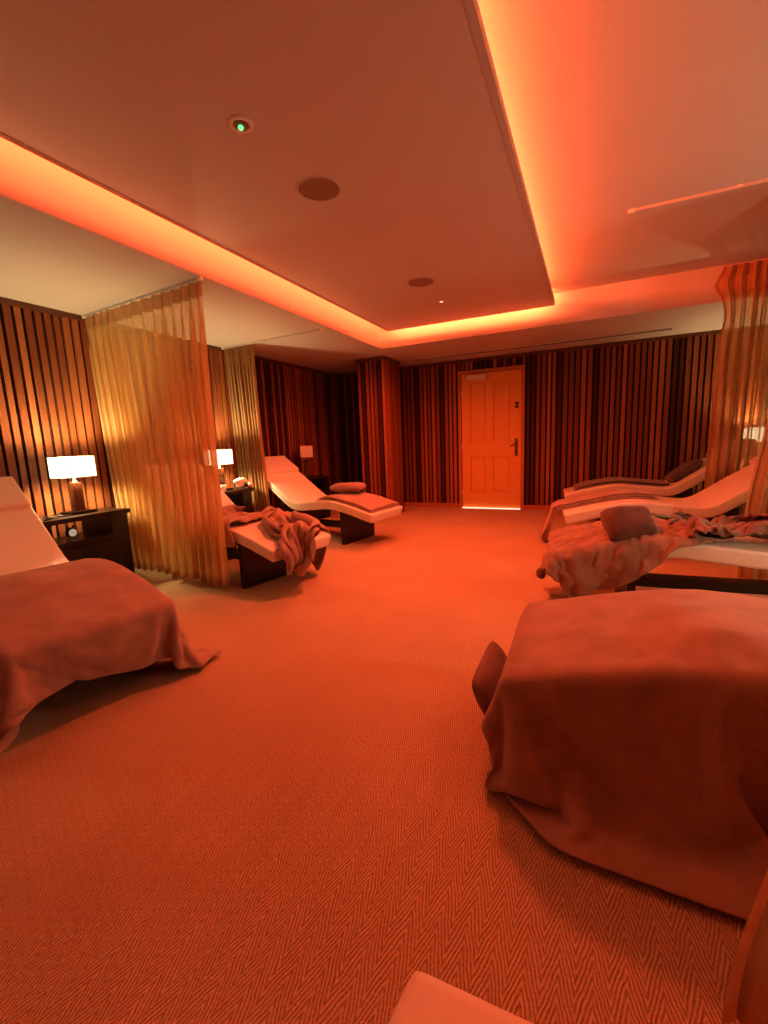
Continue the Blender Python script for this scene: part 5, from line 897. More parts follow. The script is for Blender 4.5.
-19,-17,11,1,-9,-10,13,35,-24,18,-2,-17,21,1,1,1,-25,23,-21,-6,-7,22,2,-15,-4,-7,-1,-7,6,21,-21,4,-3,8,4,-3,-3,17,6,-11,14,-2,4,4,-5,-21,-1,-3,-4,15,1,2,10,-7,-3,-16,2,1,-5,16,
-2,18,2,-15,0,20,-12,-5,1,4,15,-9,-10,21,-10,10,-6,-27,26,4,-8,5,-10,9,7,0,-15,1,-8,-1,-11,-5,-2,-4,0,29,-3,3,-13,-9,2,30,-5,0,4,-9,3,-7,-18,5,-9,2,9,-5,-4,-2,6,-4,22,6,
-14,0,2,-3,1,-1,-4,9,16,-23,1,25,9,4,3,-18,16,-2,-8,11,-13,-20,23,-28,22,15,0,-8,8,-9,-14,-13,-2,30,-1,-12,-6,-5,-7,4,0,15,3,-6,-9,-1,5,28,-1,-5,-5,-5,-6,12,-29,26,-2,-11,-6,-5,
19,-3,-1,-17,6,-9,-8,0,6,-1,-3,5,-10,-1,24,-11,-15,4,4,13,19,-27,14,11,-20,14,4,-37,23,-21,-1,5,20,-12,17,8,6,-8,-28,-1,27,-13,3,-2,-9,3,-7,2,20,2,-18,-7,6,22,7,-6,-6,1,-21,22,
-21,7,6,7,-11,-23,26,13,-1,-9,-16,10,-8,-5,1,3,-9,7,5,-13,33,-9,-8,3,-1,-11,31,-19,-14,21,-21,-3,16,-16,-2,0,10,-11,17,-12,-1,13,13,19,-1,-21,-1,1,17,-13,-15,12,-2,-15,20,16,-2,-32,-3,7,
6,5,-2,10,-19,6,-2,-6,8,2,-2,-24,22,10,5,0,-18,5,17,-18,6,13,-20,-3,20,-19,36,-14,1,-5,7,-25,1,3,-16,17,31,8,-1,-15,-27,-14,11,-2,28,-18,-12,0,13,-7,2,14,0,2,16,-12,-6,-8,11,-3,
4,3,13,-15,-17,0,2,17,1,-4,-1,-2,14,-10,6,5,-4,-32,21,-5,-15,-1,9,-6,5,3,-9,24,1,-20,25,-20,27,-18,-16,-8,1,-1,4,-5,4,1,20,-19,9,18,-15,-3,-4,-1,27,-5,-12,-20,35,1,-11,-12,2,18,
-6,-9,12,3,-10,8,-5,5,7,-4,-17,-6,-2,5,14,-8,-1,-6,12,7,2,0,1,-14,2,-18,2,0,-2,14,-4,5,-2,0,14,-23,17,0,18,4,-7,0,-18,-15,-1,1,-4,-2,41,0,-13,17,-3,1,-26,17,1,1,4,-39,
28,8,-2,-28,-3,19,-9,-3,2,14,-17,21,0,0,-2,1,3,-22,2,1,9,-4,-4,-5,3,8,13,0,-14,2,-18,15,-13,4,-1,-1,0,-3,1,-2,18,-16,8,-15,8,16,-9,6,6,-9,-4,12,-23,-8,17,35,1,1,0,-1,
-11,-8,-4,-8,6,-19,24,8,-16,-10,-4,5,12,1,-4,13,-19,5,-6,-7,5,-5,16,-13,0,2,9,-7,-1,1,-3,3,12,0,1,-13,-3,10,-8,4,0,-3,3,1,-1,1,12,-15,-6,-1,8,6,-4,-5,12,20,-24,2,-1,21,
2,0,0,-1,0,-7,7,0,-8,14,-14,-29,1,30,-26,14,6,-9,-4,2,0,0,-4,-1,2,4,6,-14,2,0,1,-3,18,-10,-14,1,10,-6,8,3,-18,2,1,7,-4,-2,5,-2,-4,4,-1,6,-15,20,-10,6,-13,1,6,22,
-27,14,19,2,-11,1,7,-2,-8,-7,-11,8,6,8,-25,25,11,-6,-25,7,-4,-3,10,-10,-3,-6,-5,-2,19,4,-1,-11,14,0,-7,8,-3,-10,5,14,-10,-13,15,-11,3,-19,1,0,-1,-1,5,1,-4,1,1,1,2,21,-14,14,
-30,29,-6,-10,-17,14,-12,1,9,8,8,-15,17,-14,-12,-2,5,-2,-2,11,-15,5,17,19,-15,-16,10,-8,10,-5,9,15,-1,-25,6,-1,8,-7,8,0,-12,11,-5,5,5,-3,-14,0,10,-9,-15,-1,2,-2,1,0,-2,0,1,3,
-2,3,0,15,-2,6,-27,2,16,3,2,-1,-13,7,1,-9,26,-39,26,9,-10,1,-4,18,-1,-1,-15,-13,18,1,-5,5,3,0,-5,-17,-4,23,-11,-4,2,5,2,-8,1,1,-8,16,-2,10,-11,-3,-8,10,2,-12,5,-5,3,5,
-8,-2,6,4,-4,-6,0,-8,3,-6,4,20,21,-11,-7,-19,9,14,5,-2,7,-26,21,-23,3,21,-18,21,-23,24,0,0,-1,-28,20,-11,6,0,-5,8,2,1,-19,19,-7,-5,-7,12,8,-1,0,-3,-13,-3,-11,12,0,0,-5,6,
-14,0,4,1,-6,5,2,0,-2,-4,8,-3,12,-10,-9,-6,0,8,11,-9,9,-2,15,-18,0,5,22,-2,2,-1,-5,3,-18,18,-14,15,-8,10,-2,-21,4,0,-6,13,1,1,-7,-23,2,16,2,3,-15,2,14,-4,2,-3,3,-1,
-1,11,-13,-5,-4,-15,0,0,-2,4,2,-1,-1,0,4,-5,1,-1,6,23,0,-12,-19,8,12,-7,14,-13,3,4,-25,2,22,12,-6,-2,9,3,-6,-9,-12,20,-18,6,15,-3,-21,12,-11,2,-3,-6,22,6,-13,1,4,2,-5,-12,
6,-3,6,-2,-6,6,-12,3,15,2,-12,-1,0,1,1,-2,2,2,-4,1,3,-2,-7,17,-2,-9,1,0,-10,10,15,7,-13,6,-20,-2,1,3,26,12,-10,-10,0,-1,19,-5,-2,3,1,-1,4,-16,-10,4,-1,-20,1,5,-2,2,
2,1,9,4,-2,-6,9,0,-3,-10,4,5,-6,-9,12,-13,-1,1,1,-1,2,-1,0,4,-6,1,2,16,-17,8,12,6,2,-16,1,10,-2,-4,-5,14,-14,-7,-8,-3,11,22,0,-10,-3,-8,9,5,1,-1,12,2,-1,-12,-1,-18,
29,-27,-7,2,7,-5,2,-2,-4,3,4,2,-4,10,-3,-7,0,0,-1,-1,-16,0,1,0,1,0,1,-2,0,4,1,-2,-4,14,-20,2,9,-7,35,-4,-3,-9,10,0,-8,18,-3,-8,3,-22,-4,9,20,0,0,1,-9,7,8,-10,
-1,-1,-19,7,18,-12,-10,-12,-3,8,9,-5,-7,18,0,0,-9,-2,1,3,-4,5,3,-8,-7,-19,1,0,0,1,0,-1,0,0,3,-3,1,5,-9,23,-11,-10,12,-17,27,7,7,-1,-3,3,1,4,1,-25,25,-5,4,-8,1,0,
-10,12,-14,-4,20,0,-2,3,-27,-7,11,18,-15,9,-9,-4,-4,18,-16,14,3,0,1,-15,8,-9,2,2,4,3,-17,1,0,1,0,0,0,1,1,-1,1,1,-1,11,-15,29,1,1,-4,-14,8,2,7,4,-3,6,-1,4,-2,-12,
7,-2,-3,7,-8,6,-20,21,-17,-19,27,10,0,-2,-6,-28,25,-1,-11,-1,11,3,-20,1,-2,11,-8,2,10,-12,24,-4,-8,-10,-3,-13,1,0,0,0,-1,1,0,-1,1,1,2,2,-1,13,-24,6,15,6,3,-5,-7,11,-23,4,
4,7,3,10,6,-3,-4,3,-5,4,0,0,-18,17,-11,-13,17,8,9,-10,-1,-22,21,-17,3,-9,7,-5,9,-10,1,17,0,-4,9,-5,-6,9,-10,-7,-11,0,0,1,-1,0,0,0,1,-1,3,-2,-1,-2,-5,29,-5,-7,14,0,
-6,8,-13,-11,-8,-2,-5,2,5,13,1,8,13,-3,3,-5,1,8,-6,1,3,-2,0,-11,3,11,1,-13,-6,-5,-10,4,7,-7,7,-8,3,6,2,10,-6,1,-7,13,-3,-11,0,1,-3,1,0,-1,2,0,2,-1,2,0,-7,8,
-8,22,13,1,-1,-8,-18,-10,2,-6,-1,3,-3,1,-1,17,16,3,10,-4,4,0,-7,-4,1,-2,-1,0,-4,-1,-11,3,7,5,-7,5,-17,-1,-6,-2,17,10,-1,5,-13,11,-2,-3,-4,2,-11,1,-2,2,-2,1,1,0,0,0,
0,-1,2,10,1,-2,-19,-2,15,-8,-5,3,-2,2,-3,-1,1,4,13,-5,-10,0,-1,18,6,4,0,7,-4,8,-6,-1,3,-2,-8,0,-9,-10,0,9,-7,0,2,4,8,-20,0,6,11,-2,-1,2,9,3,-2,-11,-2,0,0,2,
1,0,-1,1,0,0,0,-1,-1,-1,10,15,-18,-5,-12,3,7,-4,1,17,-19,3,8,-9,-6,11,-3,-2,4,-1,7,1,3,13,7,4,-3,-1,-14,-10,-6,2,2,0,0,10,-4,-5,-6,1,7,0,0,-4,-2,2,3,2,1,12,
-9,2,-2,-1,0,-1,0,1,1,0,0,-3,1,2,-3,-4,-6,19,-9,17,-5,-13,-4,9,-13,16,7,-17,5,13,-20,1,10,-5,-2,-2,-2,-5,-4,-2,15,5,11,13,4,-5,-5,-1,0,-3,-6,5,3,-6,-14,3,-2,-2,11,18,
-27,27,5,-4,-5,-8,-4,2,0,0,1,1,0,-1,1,0,3,-4,0,6,-1,-9,-10,-1,4,0,-4,18,-11,-5,14,1,19,-29,1,6,-6,11,-15,20,-22,16,-18,3,13,-8,0,-4,13,8,14,2,-5,-1,-7,0,2,-1,4,-11,
-8,-3,1,-12,19,13,-31,23,-9,33,0,-11,0,1,0,0,0,0,1,-3,0,0,5,-2,-5,4,9,8,-13,-14,0,17,-10,-1,16,1,-5,-18,28,-24,18,-4,-8,9,-12,23,-20,9,-11,-7,-1,-1,1,6,4,1,3,2,1,5,
0,-3,4,6,6,-10,-13,4,-1,-8,3,9,-6,16,-12]),
    'L2b': (38, 50, (-2.9778, 2.4556, 0.2222), [
158,21,-8,10,9,13,16,0,15,-6,15,16,3,-13,13,11,-4,15,12,21,16,13,16,18,-3,16,9,13,19,7,19,13,18,5,13,22,16,19,-11,9,-29,27,-18,6,7,-20,20,-21,24,-18,3,15,16,-25,11,11,-19,10,-16,3,
2,-4,-11,20,-17,9,5,-9,11,-14,7,-2,14,1,-14,2,-5,22,-19,29,-29,29,-24,1,20,-27,23,-20,21,-11,3,-10,25,-23,11,17,-21,11,-4,-5,-7,9,-14,20,-14,-3,8,-4,11,-12,-4,0,6,6,-4,-1,7,-11,-2,22,
-26,29,-28,4,-1,-3,18,-12,7,-9,22,-27,7,-3,4,17,-14,-1,-6,8,-8,17,-16,15,-2,-9,2,0,7,6,-8,-13,3,6,2,-8,1,-19,4,20,-12,-6,0,0,7,-6,7,0,-10,0,29,0,-21,2,-1,-6,2,6,-5,12,
-20,15,-1,-3,9,-12,2,-1,4,-6,10,2,-16,4,6,-18,16,-12,-2,-5,26,-25,27,-14,3,0,-12,14,-11,-1,-3,24,-12,-4,5,-2,-2,10,-13,17,-13,-1,2,-3,14,-10,4,-9,14,-1,-13,14,-16,3,-14,0,8,-9,10,-12,
23,-24,9,4,-9,13,-13,11,-8,17,-18,8,-8,18,-13,11,-12,11,-15,6,-1,-2,3,-2,8,-6,2,-3,0,12,-16,15,-19,-2,-15,2,10,-11,13,-18,21,1,-16,15,-15,12,-10,8,-5,-3,4,13,-15,19,-19,12,-12,10,3,-7,
7,-11,4,-1,2,5,-14,3,-3,11,-9,17,-18,15,-7,-6,11,-12,15,-7,-6,15,-14,17,-18,12,-11,3,17,-16,-2,14,-14,19,-16,8,7,-14,10,-9,13,-14,4,1,-6,16,-15,3,-8,9,-8,-10,-5,4,6,-12,8,1,2,3,
-13,12,-9,18,-16,15,-7,-12,16,-11,-2,10,-13,9,0,0,17,-18,13,-17,16,-11,1,-3,0,13,-16,12,-17,9,-15,7,6,-19,12,7,-9,6,-7,17,-18,9,3,-3,0,-14,19,-13,14,-2,-10,6,9,-13,-2,-1,18,-16,16,-15,
9,-5,4,-7,-9,8,-5,17,-14,4,-20,1,22,-18,-1,10,-8,10,-15,19,-16,-4,8,-2,10,-8,12,-15,6,4,3,-15,17,-6,-2,-6,8,-6,9,-5,5,-8,3,-2,4,-5,-3,12,-14,23,-22,2,21,-19,-4,5,-1,12,-17,15,
-9,7,-6,13,-16,-2,12,-2,8,-14,12,-9,3,-2,2,-3,5,-2,2,-6,5,-4,6,-6,6,-7,0,-1,-17,23,-19,6,19,-17,2,-3,-3,1,-1,0,6,8,-16,24,-13,4,-13,1,4,-1,6,-1,0,-1,3,-4,0,-4,7,-4,
4,-4,6,-4,9,-7,2,-10,-11,21,-5,-9,21,-17,3,-7,14,-9,15,-16,0,19,-19,18,-15,15,-18,16,-7,-4,1,1,1,-2,2,-3,7,-12,9,-6,6,-3,6,-5,7,-18,26,-11,-4,-4,-3,-2,17,-11,9,-9,9,-9,15,4,
-21,17,-10,14,-21,20,-5,-10,7,2,-3,1,0,0,3,-5,11,-17,9,-2,3,-2,4,-3,-7,-13,20,-12,-2,14,-2,-9,8,-4,8,-6,6,-10,-3,17,-5,2,-8,19,-21,-1,12,-2,-3,3,-2,5,-2,3,-16,6,6,-2,1,1,
1,0,3,-13,11,-10,10,6,-16,4,5,-2,4,-5,8,-5,11,-9,-3,1,3,8,-11,16,-11,7,-10,3,2,5,-12,8,-18,24,-9,9,-15,8,-4,4,1,-1,-5,-5,10,-6,2,16,-24,10,2,-2,7,-6,1,-6,9,-2,2,-11,
-4,7,-3,16,-13,11,-5,-2,-2,5,-13,22,-15,2,4,3,-8,10,-6,-4,6,2,-1,-9,11,-13,1,10,-5,3,0,2,-5,4,0,-4,3,-1,14,-14,6,-3,-10,17,-3,-6,7,-11,8,8,-24,13,-5,-5,15,6,-15,4,6,-15,
-3,5,12,-23,15,-15,18,-9,3,2,-9,11,-11,6,-4,-3,2,-3,17,-16,8,4,-12,3,14,-17,12,2,-1,-8,-1,8,-3,-1,-11,7,1,-5,12,10,-11,-3,16,-9,9,-15,11,-13,4,7,-10,13,-13,7,-7,-6,3,1,14,1,
5,9,-23,-4,14,0,-20,3,22,-14,1,6,-12,12,5,-17,5,-6,-8,12,-5,3,-11,3,14,-5,9,-14,-1,8,-10,11,-5,-3,1,0,0,1,0,0,0,1,2,-9,-4,12,-8,6,13,-11,1,-2,-5,-1,17,-24,7,2,-10,7,
-8,18,4,-23,4,-1,9,-5,-1,4,-2,-11,10,2,0,0,0,0,0,0,15,-18,10,-2,7,-12,-4,3,11,-10,16,-18,1,3,13,-23,-10,12,-8,12,-7,-1,6,-4,2,-4,-1,1,-3,4,2,0,-1,-1,0,0,0,0,0,-10,
21,-13,0,0,16,-15,0,-3,9,-6,13,-16,-4,1,23,1,-8,8,-7,8,-8,15,-7,-3,1,4,-8,9,-21,12,1,2,1,0,0,0,0,-1,11,-22,16,-2,-10,4,18,-13,-2,-3,1,7,-2,3,9,-18,-3,8,-7,3,-7,2,
-2,11,-7,6,-8,11,-12,19,-20,5,0,0,0,0,0,0,1,-12,8,-6,11,7,-17,1,11,-3,-1,3,-13,21,-11,-6,15,6,-9,9,-5,1,-5,4,-8,8,-7,8,-8,7,-2,16,-20,4,0,0,0,0,0,0,0,12,-6,-13,
5,1,0,-3,6,1,-9,16,-19,6,6,-4,2,6,-15,11,-11,10,-12,9,-7,8,-6,8,-7,1,7,-3,-1,0,0,0,-1,0,0,12,-17,5,7,-13,15,-3,-4,-7,4,10,-25,13,6,-7,5,9,-13,13,-18,16,-9,5,-8,9,
-8,6,-8,8,1,-16,24,-12,0,0,0,1,0,0,-16,16,5,-8,9,-10,3,-2,8,-12,0,11,3,-13,9,-7,-9,14,-1,-4,-6,9,-5,9,-14,9,-6,5,-3,-2,18,-24,9,0,0,0,0,0,0,-4,0,-5,12,-6,11,-10,
12,-15,14,-10,12,-11,10,-15,10,-3,-5,3,12,-7,-2,6,-11,15,-11,6,-4,4,-3,-3,6,-3,0,0,-1,0,0,0,6,1,-7,-4,8,-10,11,-9,6,-6,11,-14,8,-1,13,-18,2,2,-17,2,11,1,-5,11,-13,10,-5,1,
-2,5,-9,14,-1,-5,-2,-2,-4,-10,-3,12,4,7,-3,-10,9,-8,3,9,-2,-10,14,-6,-1,-3,15,4,-1,15,-16,0,3,4,-18,16,-14,13,-8,4,-9,10,-4,5,1,0,-13,5,-1,-3,4,-5,5,6,-3,-7,8,0,-9,7,
7,-12,11,-3,0,-7,2,3,-7,20,-17,-12,8,-2,-5,14,-10,12,-7,6,-1,-1,-4,-8,4,13,-18,13,1,1,1,-14,-4,15,5,-15,4,8,-13,4,10,-7,7,-15,10,8,-6,6,-7,17,-15,-11,21,-14,0,2,-4,5,3,-14,
3,6,11,-23,6,16,-14,4,2,-8,15,-6,-8,-8,12,-3,-2,12,-6,-12,5,-6,19,-13,6,4,-9,8,-3,0,6,-18,17,-7,1,-1,1,-8,17,-4,-12,-7,20,-19,2,13,0,-11,10,-16,8,0,9,-2,-1,-6,-5,-3,15,-5,
6,-21,13,11,-8,7,-4,-12,24,-25,17,-10,2,0,1,-8,10,-14,8,-4,8,-8,17,-15,-1,-6,15,-17,12,-1,4,-7,6,-11,6,5,7,-16,2,-3,20,-20,-1,12,-5,-23,20,-18,30,-23,12,-3,0,2,-9,-1,12,-18,19,-10,
7,-7,14,-10,7,-12,16,-9,2,-6,8,-18,14,1,-7,-4,13,3,-7,-7,17,7,-16,14,-5,-14,23,-22,21,-11,-1,0,-6,19,-14,-1,16,-20,12,-4,0,-4,7,-1,-2,-4,12,-10,5,-1,2,2,-6,7,-6,0,-7,2,8,-10,
8,8,-17,25,-24,-12,21,-17,6,10,-12,9,-9,12,-11,0,15,-17,6,2,0,1,-9,13,-4,-11,12,-1,-15,16,-8,6,-10,7,-1,-9,7,-6,8,16,-10,11,-3,9,-24,-12,18,1,-11,16,-17,8,3,-8,5,-3,15,-17,5,-7,
0,8,-5,-7,9,-1,-10,15,-8,8,-11,11,-10,-1,18,-18,7,-9,14,8,-28,-13,26,15,-21,-7,3,10,-13,19,-19,-3,23,-18,8,-14,20,-14,10,-6,-4,-7,12,-1,-8,17,-15,8,-5,11,-19,16,1,-13,19,-22,14,22,-20,18,
-8,-29,21,19,-24,2,-6,10,-12,17,2,-20,13,-6,1,-3,11,-11,9,-11,11,1,-11,8,-13,15,-3,1,0,-9,-6,4,6,-5,19,-20,3,19,-17,-12,16,-26,15,21,-18,4,-11,7,-3,-8,11,1,-8,17,-19,0,4,-2,17,-10,
-2,11,-12,8,-2,-11,-3,5,22,-17,-1,-2,4,-7,17,22,-19,-13,21,-25,22,-28,7,13,-1,-5,5,-3,7,3,-12,11,-17,16,-3,6,-11,-2,8,-5,0,1,1,-10,12,7,-21,0,23,-13,4,-3,6,-9,10,-9,11,-21,21,-31,
17,4,-11,3,5,-2,6,-3,0,9,-16,14,-1,-6,0,4,-8,0,6,-7,10,-6,10,1,-23,22,1,-17,12,-4,-1,-5,9,4,0,-12,23,-25,6,11,-11,10,-14,11,-2,-2,2,-9,5,13,-13,-3,8,-10,5,11,-12,1,10,-11,
8,2,-21,25,-26,5,9,-5,9,-11,9,1,3,2,0,-17,29,-13,-16,6,7,-1,1,-6,6,-14,10,-6,4,5,4,-13,11,2,-10,16,-4,-13,13,-18,-2,23,-22,24,-20,6,-3,-5,16,-13,-2,6,-5,12,0,-25,29,-13,2,-14,
16,-15,9,-10,16,-5,-7,-1,0,-1,14,-13,-4,8,-2,1,10,-19,19,-2,-14,20,-20,20,-12,10,-11,-8,11,-1,2,14,-11,8,4,-25,18,-16,11,-17,17,-11,9,-8,7,9,-19,6,1,-4,9,0,-8,-5,7,-3,15,-10,3,9,
-11,15,-21,10,-9,18,-16,-6,2,129,0,-19,-15,15,-13,-7,-12,-6,-7,-8,6,-10,-2,-9,-9,-4,-8,-8,-2,4,-9,5,2,9,-3,7,-9,-1,-9,-4,6,-7,9,7,-6,2,-6,-8,12,-19,17,-2,-27,25,-11,10,-4,7,-2,-3,
4,-8,2,7,-5,2,5,-5,-8,14,-11,6,-15,14,-12,12,-8,12,-6,-11,10,-9,-4,14,-12,12,-3,-7,21,-19,18,-8,-11,9,-7,11,-11,14,-13,8,1,-1,-8,11,-1,-6,10,-1,-10,14,-6,-5,-11,16,-12,10,-9,14,-6,5,
2,-7,-15,18,-16,13,4,3,6,-19,15,-16,9,1,-7,13,-15,16,-8,1,1,0,-9,4,10,-11,12,-5,1,-9,14,-7,-11,15,-10,9,-11,16,-17,8,-8,14,-15,15,-11,11,-24,18,7,-11,3,-4,0,5,-11,16,-11,-5,10,0,
1,-2,6,-2,-2,-1,2,-1,6,-10,11,-2,-12,12,-12,9,-14,7,1,2,-12,17,-10,11,-7,13,-22,15,-1,2,-5,6,-9,17,-10,-6,12,-13,11,-2,9,-14,11,0,-13,17,-16,10,5,-14,1,12,-10,11,-12,12,-6,-12,17,-7,
-10,16,-7,-11,-5,22,-25,21,-2,4,-7,5,-3,-6,12,-12,14,-14,12,-11,10,0,6,-2,-15,18,-19,14,0,5,-14,11,-11,14,-11,12,-2,-15,15,-11,-9,15,-22,21,-14,20,-15,12,-5,12,1,-17,13,-12,13,-14,16,-5,0,3,
-15,13,5,-3,-5,-1,-4,14,-13,12,-14,12,-13,15,-5,-9,9,-10,16,-13,-9,1,-16,17,-10,11,-11,2,5,-4,11,-13,14,-12,14,-16,1,15,-14,9,-14,12,7,-17,17,-16,7,10,-14,14,-14,13,-16,8,8,-12,12,-15,15,-9,
-5,12,-17,13,-9,3,10,-17,13,-10,4,8,3,-13,14,0,-14,15,-14,10,-14,11,1,-12,8,-8,9,10,-15,14,-14,14,-17,3,16,-15,15,-13,9,4,-10,15,-12,1,11,-12,12,-14,13,-3,-13,12,-1,2,-8,12,-12,12,-16,16,
-14,15,-4,4,-8,-9,10,6,-14,15,-15,15,-9,3,2,2,5,-8,-9,14,-1,3,-1,-10,13,-13,13,-12,13,-8,1,2,0,2,-10,11,-13,9,-2,8,-12,13,-12,11,-7,-4,-4,14,-13,14,-13,19,-18,19,-20,17,6,3,-13,8,
7,2,-2,-11,15,-11,11,-13,15,-15,15,-15,11,-2,-9,8,6,-14,7,7,-13,15,-13,11,-14,11,-10,14,-12,19,-21,24,-25,28,-29,-6,10,-7,-13,10,6,2,-1,-13,15,-3,0,0,0,-9,12,-12,10,-2,6,-8,1,-2,-6,16,
-13,12,-11,13,-9,14,-14,14,-20,26,-27,27,-28,24,-4,6,1,-8,-11,3,13,4,-3,-1,-8,15,-13,12,-5,-9,13,-10,12,-7,5,1,-11,14,-12,14,-9,13,-10,12,-12,12,-12,12,-21,25,-24,21,-17,15,0,7,0,-4,5,-13,
1,16,-16,15,-14,12,-10,11,0,-12,9,1,1,-3,7,-4,7,2,-8,11,-10,7,-5,4,-7,11,-11,12,-21,20,-16,14,-8,4,-6,13,-6,-1,6,-1,-13,15,-14,14,-12,11,-12,2,7,5,-11,13,1,2,1,2,-6,7,-11,9,
-3,-4,8,-3,-1,2,-14,18,-14,11,-6,4,0,8,-13,16,-8,-10,5,14,-13,16,-15,15,-7,6,-1,3,-8,15,-10,10,-10,13,-20,15,-11,11,-9,4,6,-14,12,-7,2,5,-11,8,-1,1,-2,4,-9,15,-13,5,10,-5,-6,18,
-7,6,-7,7,-1,0,-1,0,-2,-1,3,2,-5,7,-8,1,7,1,-1,-11,11,-13,12,2,0,-3,-1,-4,4,1,3,12,-12,7,7,1,3,0,-10,7,4,0,-10,5,2,-4,5,-10,13,-10,3,-1,-5,10,2,-18,14,-5,4,-2,
3,-1,-6,6,1,-8,10,-10,10,21,-10,8,-1,-11,13,-5,3,4,-12,9,-6,9,-8,2,3,-6,6,-14,11,4,-14,17,-15,7,8,-17,4,8,2,0,-12,10,-6,5,3,-15,16,-15,14,4,3,-4,-4,-9,17,-7,4,4,-14,11,
-9,11,-7,2,0,-1,3,-13,-3,14,-15,23,-1,-10,6,-4,3,-6,9,-3,-6,3,1,-6,11,-14,13,17,2,-12,16,-4,-1,-5,10,-11,5,1,-7,10,-10,11,-3,1,0,0,0,0,0,0,-1,-5,6,-5,4,-10,11,-16,15,2,
-2,-12,15,-9,6,-9,21,-7,9,-17,18,-9,6,-1,-6,0,5,-3,0,4,-8,7,1,0,0,0,0,0,0,-8,8,-4,0,-3,9,-14,13,-13,10,-6,9,-14,15,-10,5,13,8,-8,7,-9,8,1,-15,15,-10,6,2,-8,13,-1,
-3,2,-1,0,1,-1,0,1,-3,-8,8,2,-1,-9,10,-8,6,-13,16,-8,7,-1,1,-6,22,-9,8,-6,1,4,-15,15,-12,12,-9,8,4,-10,8,1,-2,0,0,0,0,0,0,-2,-6,3,-2,3,3,-9,8,-4,6,-10,12,1,
-10,1,7,15,7,-8,5,-6,-1,4,-5,8,-5,4,-3,3,-5,6,-6,7,1,-1,0,0,0,0,-2,3,-13,13,-6,-5,4,0,3,-4,5,-5,1,4,2,-10,21,-10,9,-8,8,-8,1,3,0,-1,2,-2,-1,6,-9,8,1,0,
0,0,1,-1,0,-1,-7,10,-16,14,0,-4,-1,1,3,-5,6,-10,6,2,2,8,13,-13,10,-1,5,-7,3,-4,4,-4,5,-4,0,6,-1,0,0,0,0,0,0,0,-1,-1,-5,7,-10,8,-1,-7,8,-3,3,-7,9,-12,11,-2,
9,10,-1,-3,4,-6,9,-9,5,-5,4,-6,7,-5,2,1,4,0,1,-1,0,1,-1,-10,11,-3,-4,0,4,3,-1,-15,15,-3,4,-10,8,-12,13,17,-9,14,-2,-10,10,-7,7,-7,4,-5,4,-4,8,-4,4,0,0,0,0,0,
0,0,-1,-2,-2,7,-3,-12,10,0,1,-14,13,-4,6,-12,15,-11,18,-3,4,1,2,-8,4,-5,5,-4,2,-2,0,3,-1,0,4,0,0,0,0,0,0,-3,-5,8,-11,11,-2,-12,14,1,0,-12,10,0,1,-14,16,22,-8,3,
-1,7,-10,2,0,-2,6,-6,0,8,-12,10,-14,-17,-8,4,7,6,-4,2,15,4,4,1,-12,12,-3,-5,5,0,2,-7,4,3,-1,-8,14,8,-21,17,-19,22,-7,0,6,-13,13,-1,-13,16,-17,14,-1,5,-7,9,-4,0,-4,3,
1,-10,9,1,-8,7,-8,3,2,-1,-2,2,-4,3,4,20,-10,15,-25,25,-15,9,0,-11,14,-8,-1,6,-11,13,-19,16,-10,8,-13,14,0,-2,-3,-5,12,-9,11,-4,-3,5,-8,7,0,1,-12,15,-3,-10,9,11,-13,16,-23,18,
-2,-7,13,-13,8,-2,0,-3,1,7,-17,13,-1,-3,-17,17,6,-8,9,-5,-1,5,-8,11,-7,5,-12,14,-14,13,-10,10,-3,20,-14,17,-17,12,-3,-9,16,-13,14,-15,8,-5,6,-8,1,9,0,-9,10,-5,-15,-2,23,-2,-15,19,
-18,18,-14,6,0,4,-15,17,-8,3,-2,6,7,15,-21,22,-3,-9,10,-14,13,-14,16,-14,12,-3,-6,9,-3,-4,6,-17,18,-4,5,-14,9,5,-9,6,-6,7,-2,1,-2,-1,3,2,-2,-6,7,21,-9,9,-9,8,-3,-3,6,-12,
12,-18,17,-3,-5,6,-6,4,5,-8,7,-12,15,-14,12,-6,-2,-2,10,-4,-7,11,-9,6,0,-4,6,-7,8,-15,20,0,-1,2,-6,2,-3,2,-3,2,5,-1,-8,7,-3,-3,8,-8,10,-1,-3,-6,6,-1,-12,12,4,-17,17,-3,
-10,9,-1,-1,2,3,0,-7,10,20,-7,12,-17,14,-7,3,-5,7,-16,15,-7,8,-9,5,-1,-12,19,-9,2,3,-8,10,-11,4,8,-11,10,-16,18,-9,4,-7,8,-12,9,9,-10,6,11,11,-16,12,-15,19,-10,7,-12,14,-16,12,
0,0,1,0,-5,-8,13,-6,4,1,-6,10,-5,-11,6,5,3,-11,13,-14,11,-7,3,-14,15,8,-15,17,-11,15,-8,5,-15,18,-13,8,2,0,-11,9,-3,2,0,6,-4,-8,11,-11,10,-9,6,7,-9,5,-11,11,-3,1,1,-11,
14,-3,-3,-15,18,2,6,17,-21,16,-7,7,-13,16,1,-14,10,-1,-10,15,-13,9,3,-2,-1,-12,13,1,-5,-20,10,20,-15,11,-9,1,6,2,-1,-17,6,10,-5,-14,19,18,-20,22,-6,4,-10,12,-11,12,-1,-5,4,-3,-1,7,
-9,1,4,-4,0,-1,-10,17,2,-3,-13,15,-14,12,-3,-7,9,-3,3,2,-9,9,-7,-14,-3,21,-3,1,-1,7,-14,7,-4,8,-1,-3,1,-1,-4,8,-7,2,5,-1,-4,7,-6,3,-3,3,1,1,-4,1,0,-8,1,6,-3,3,
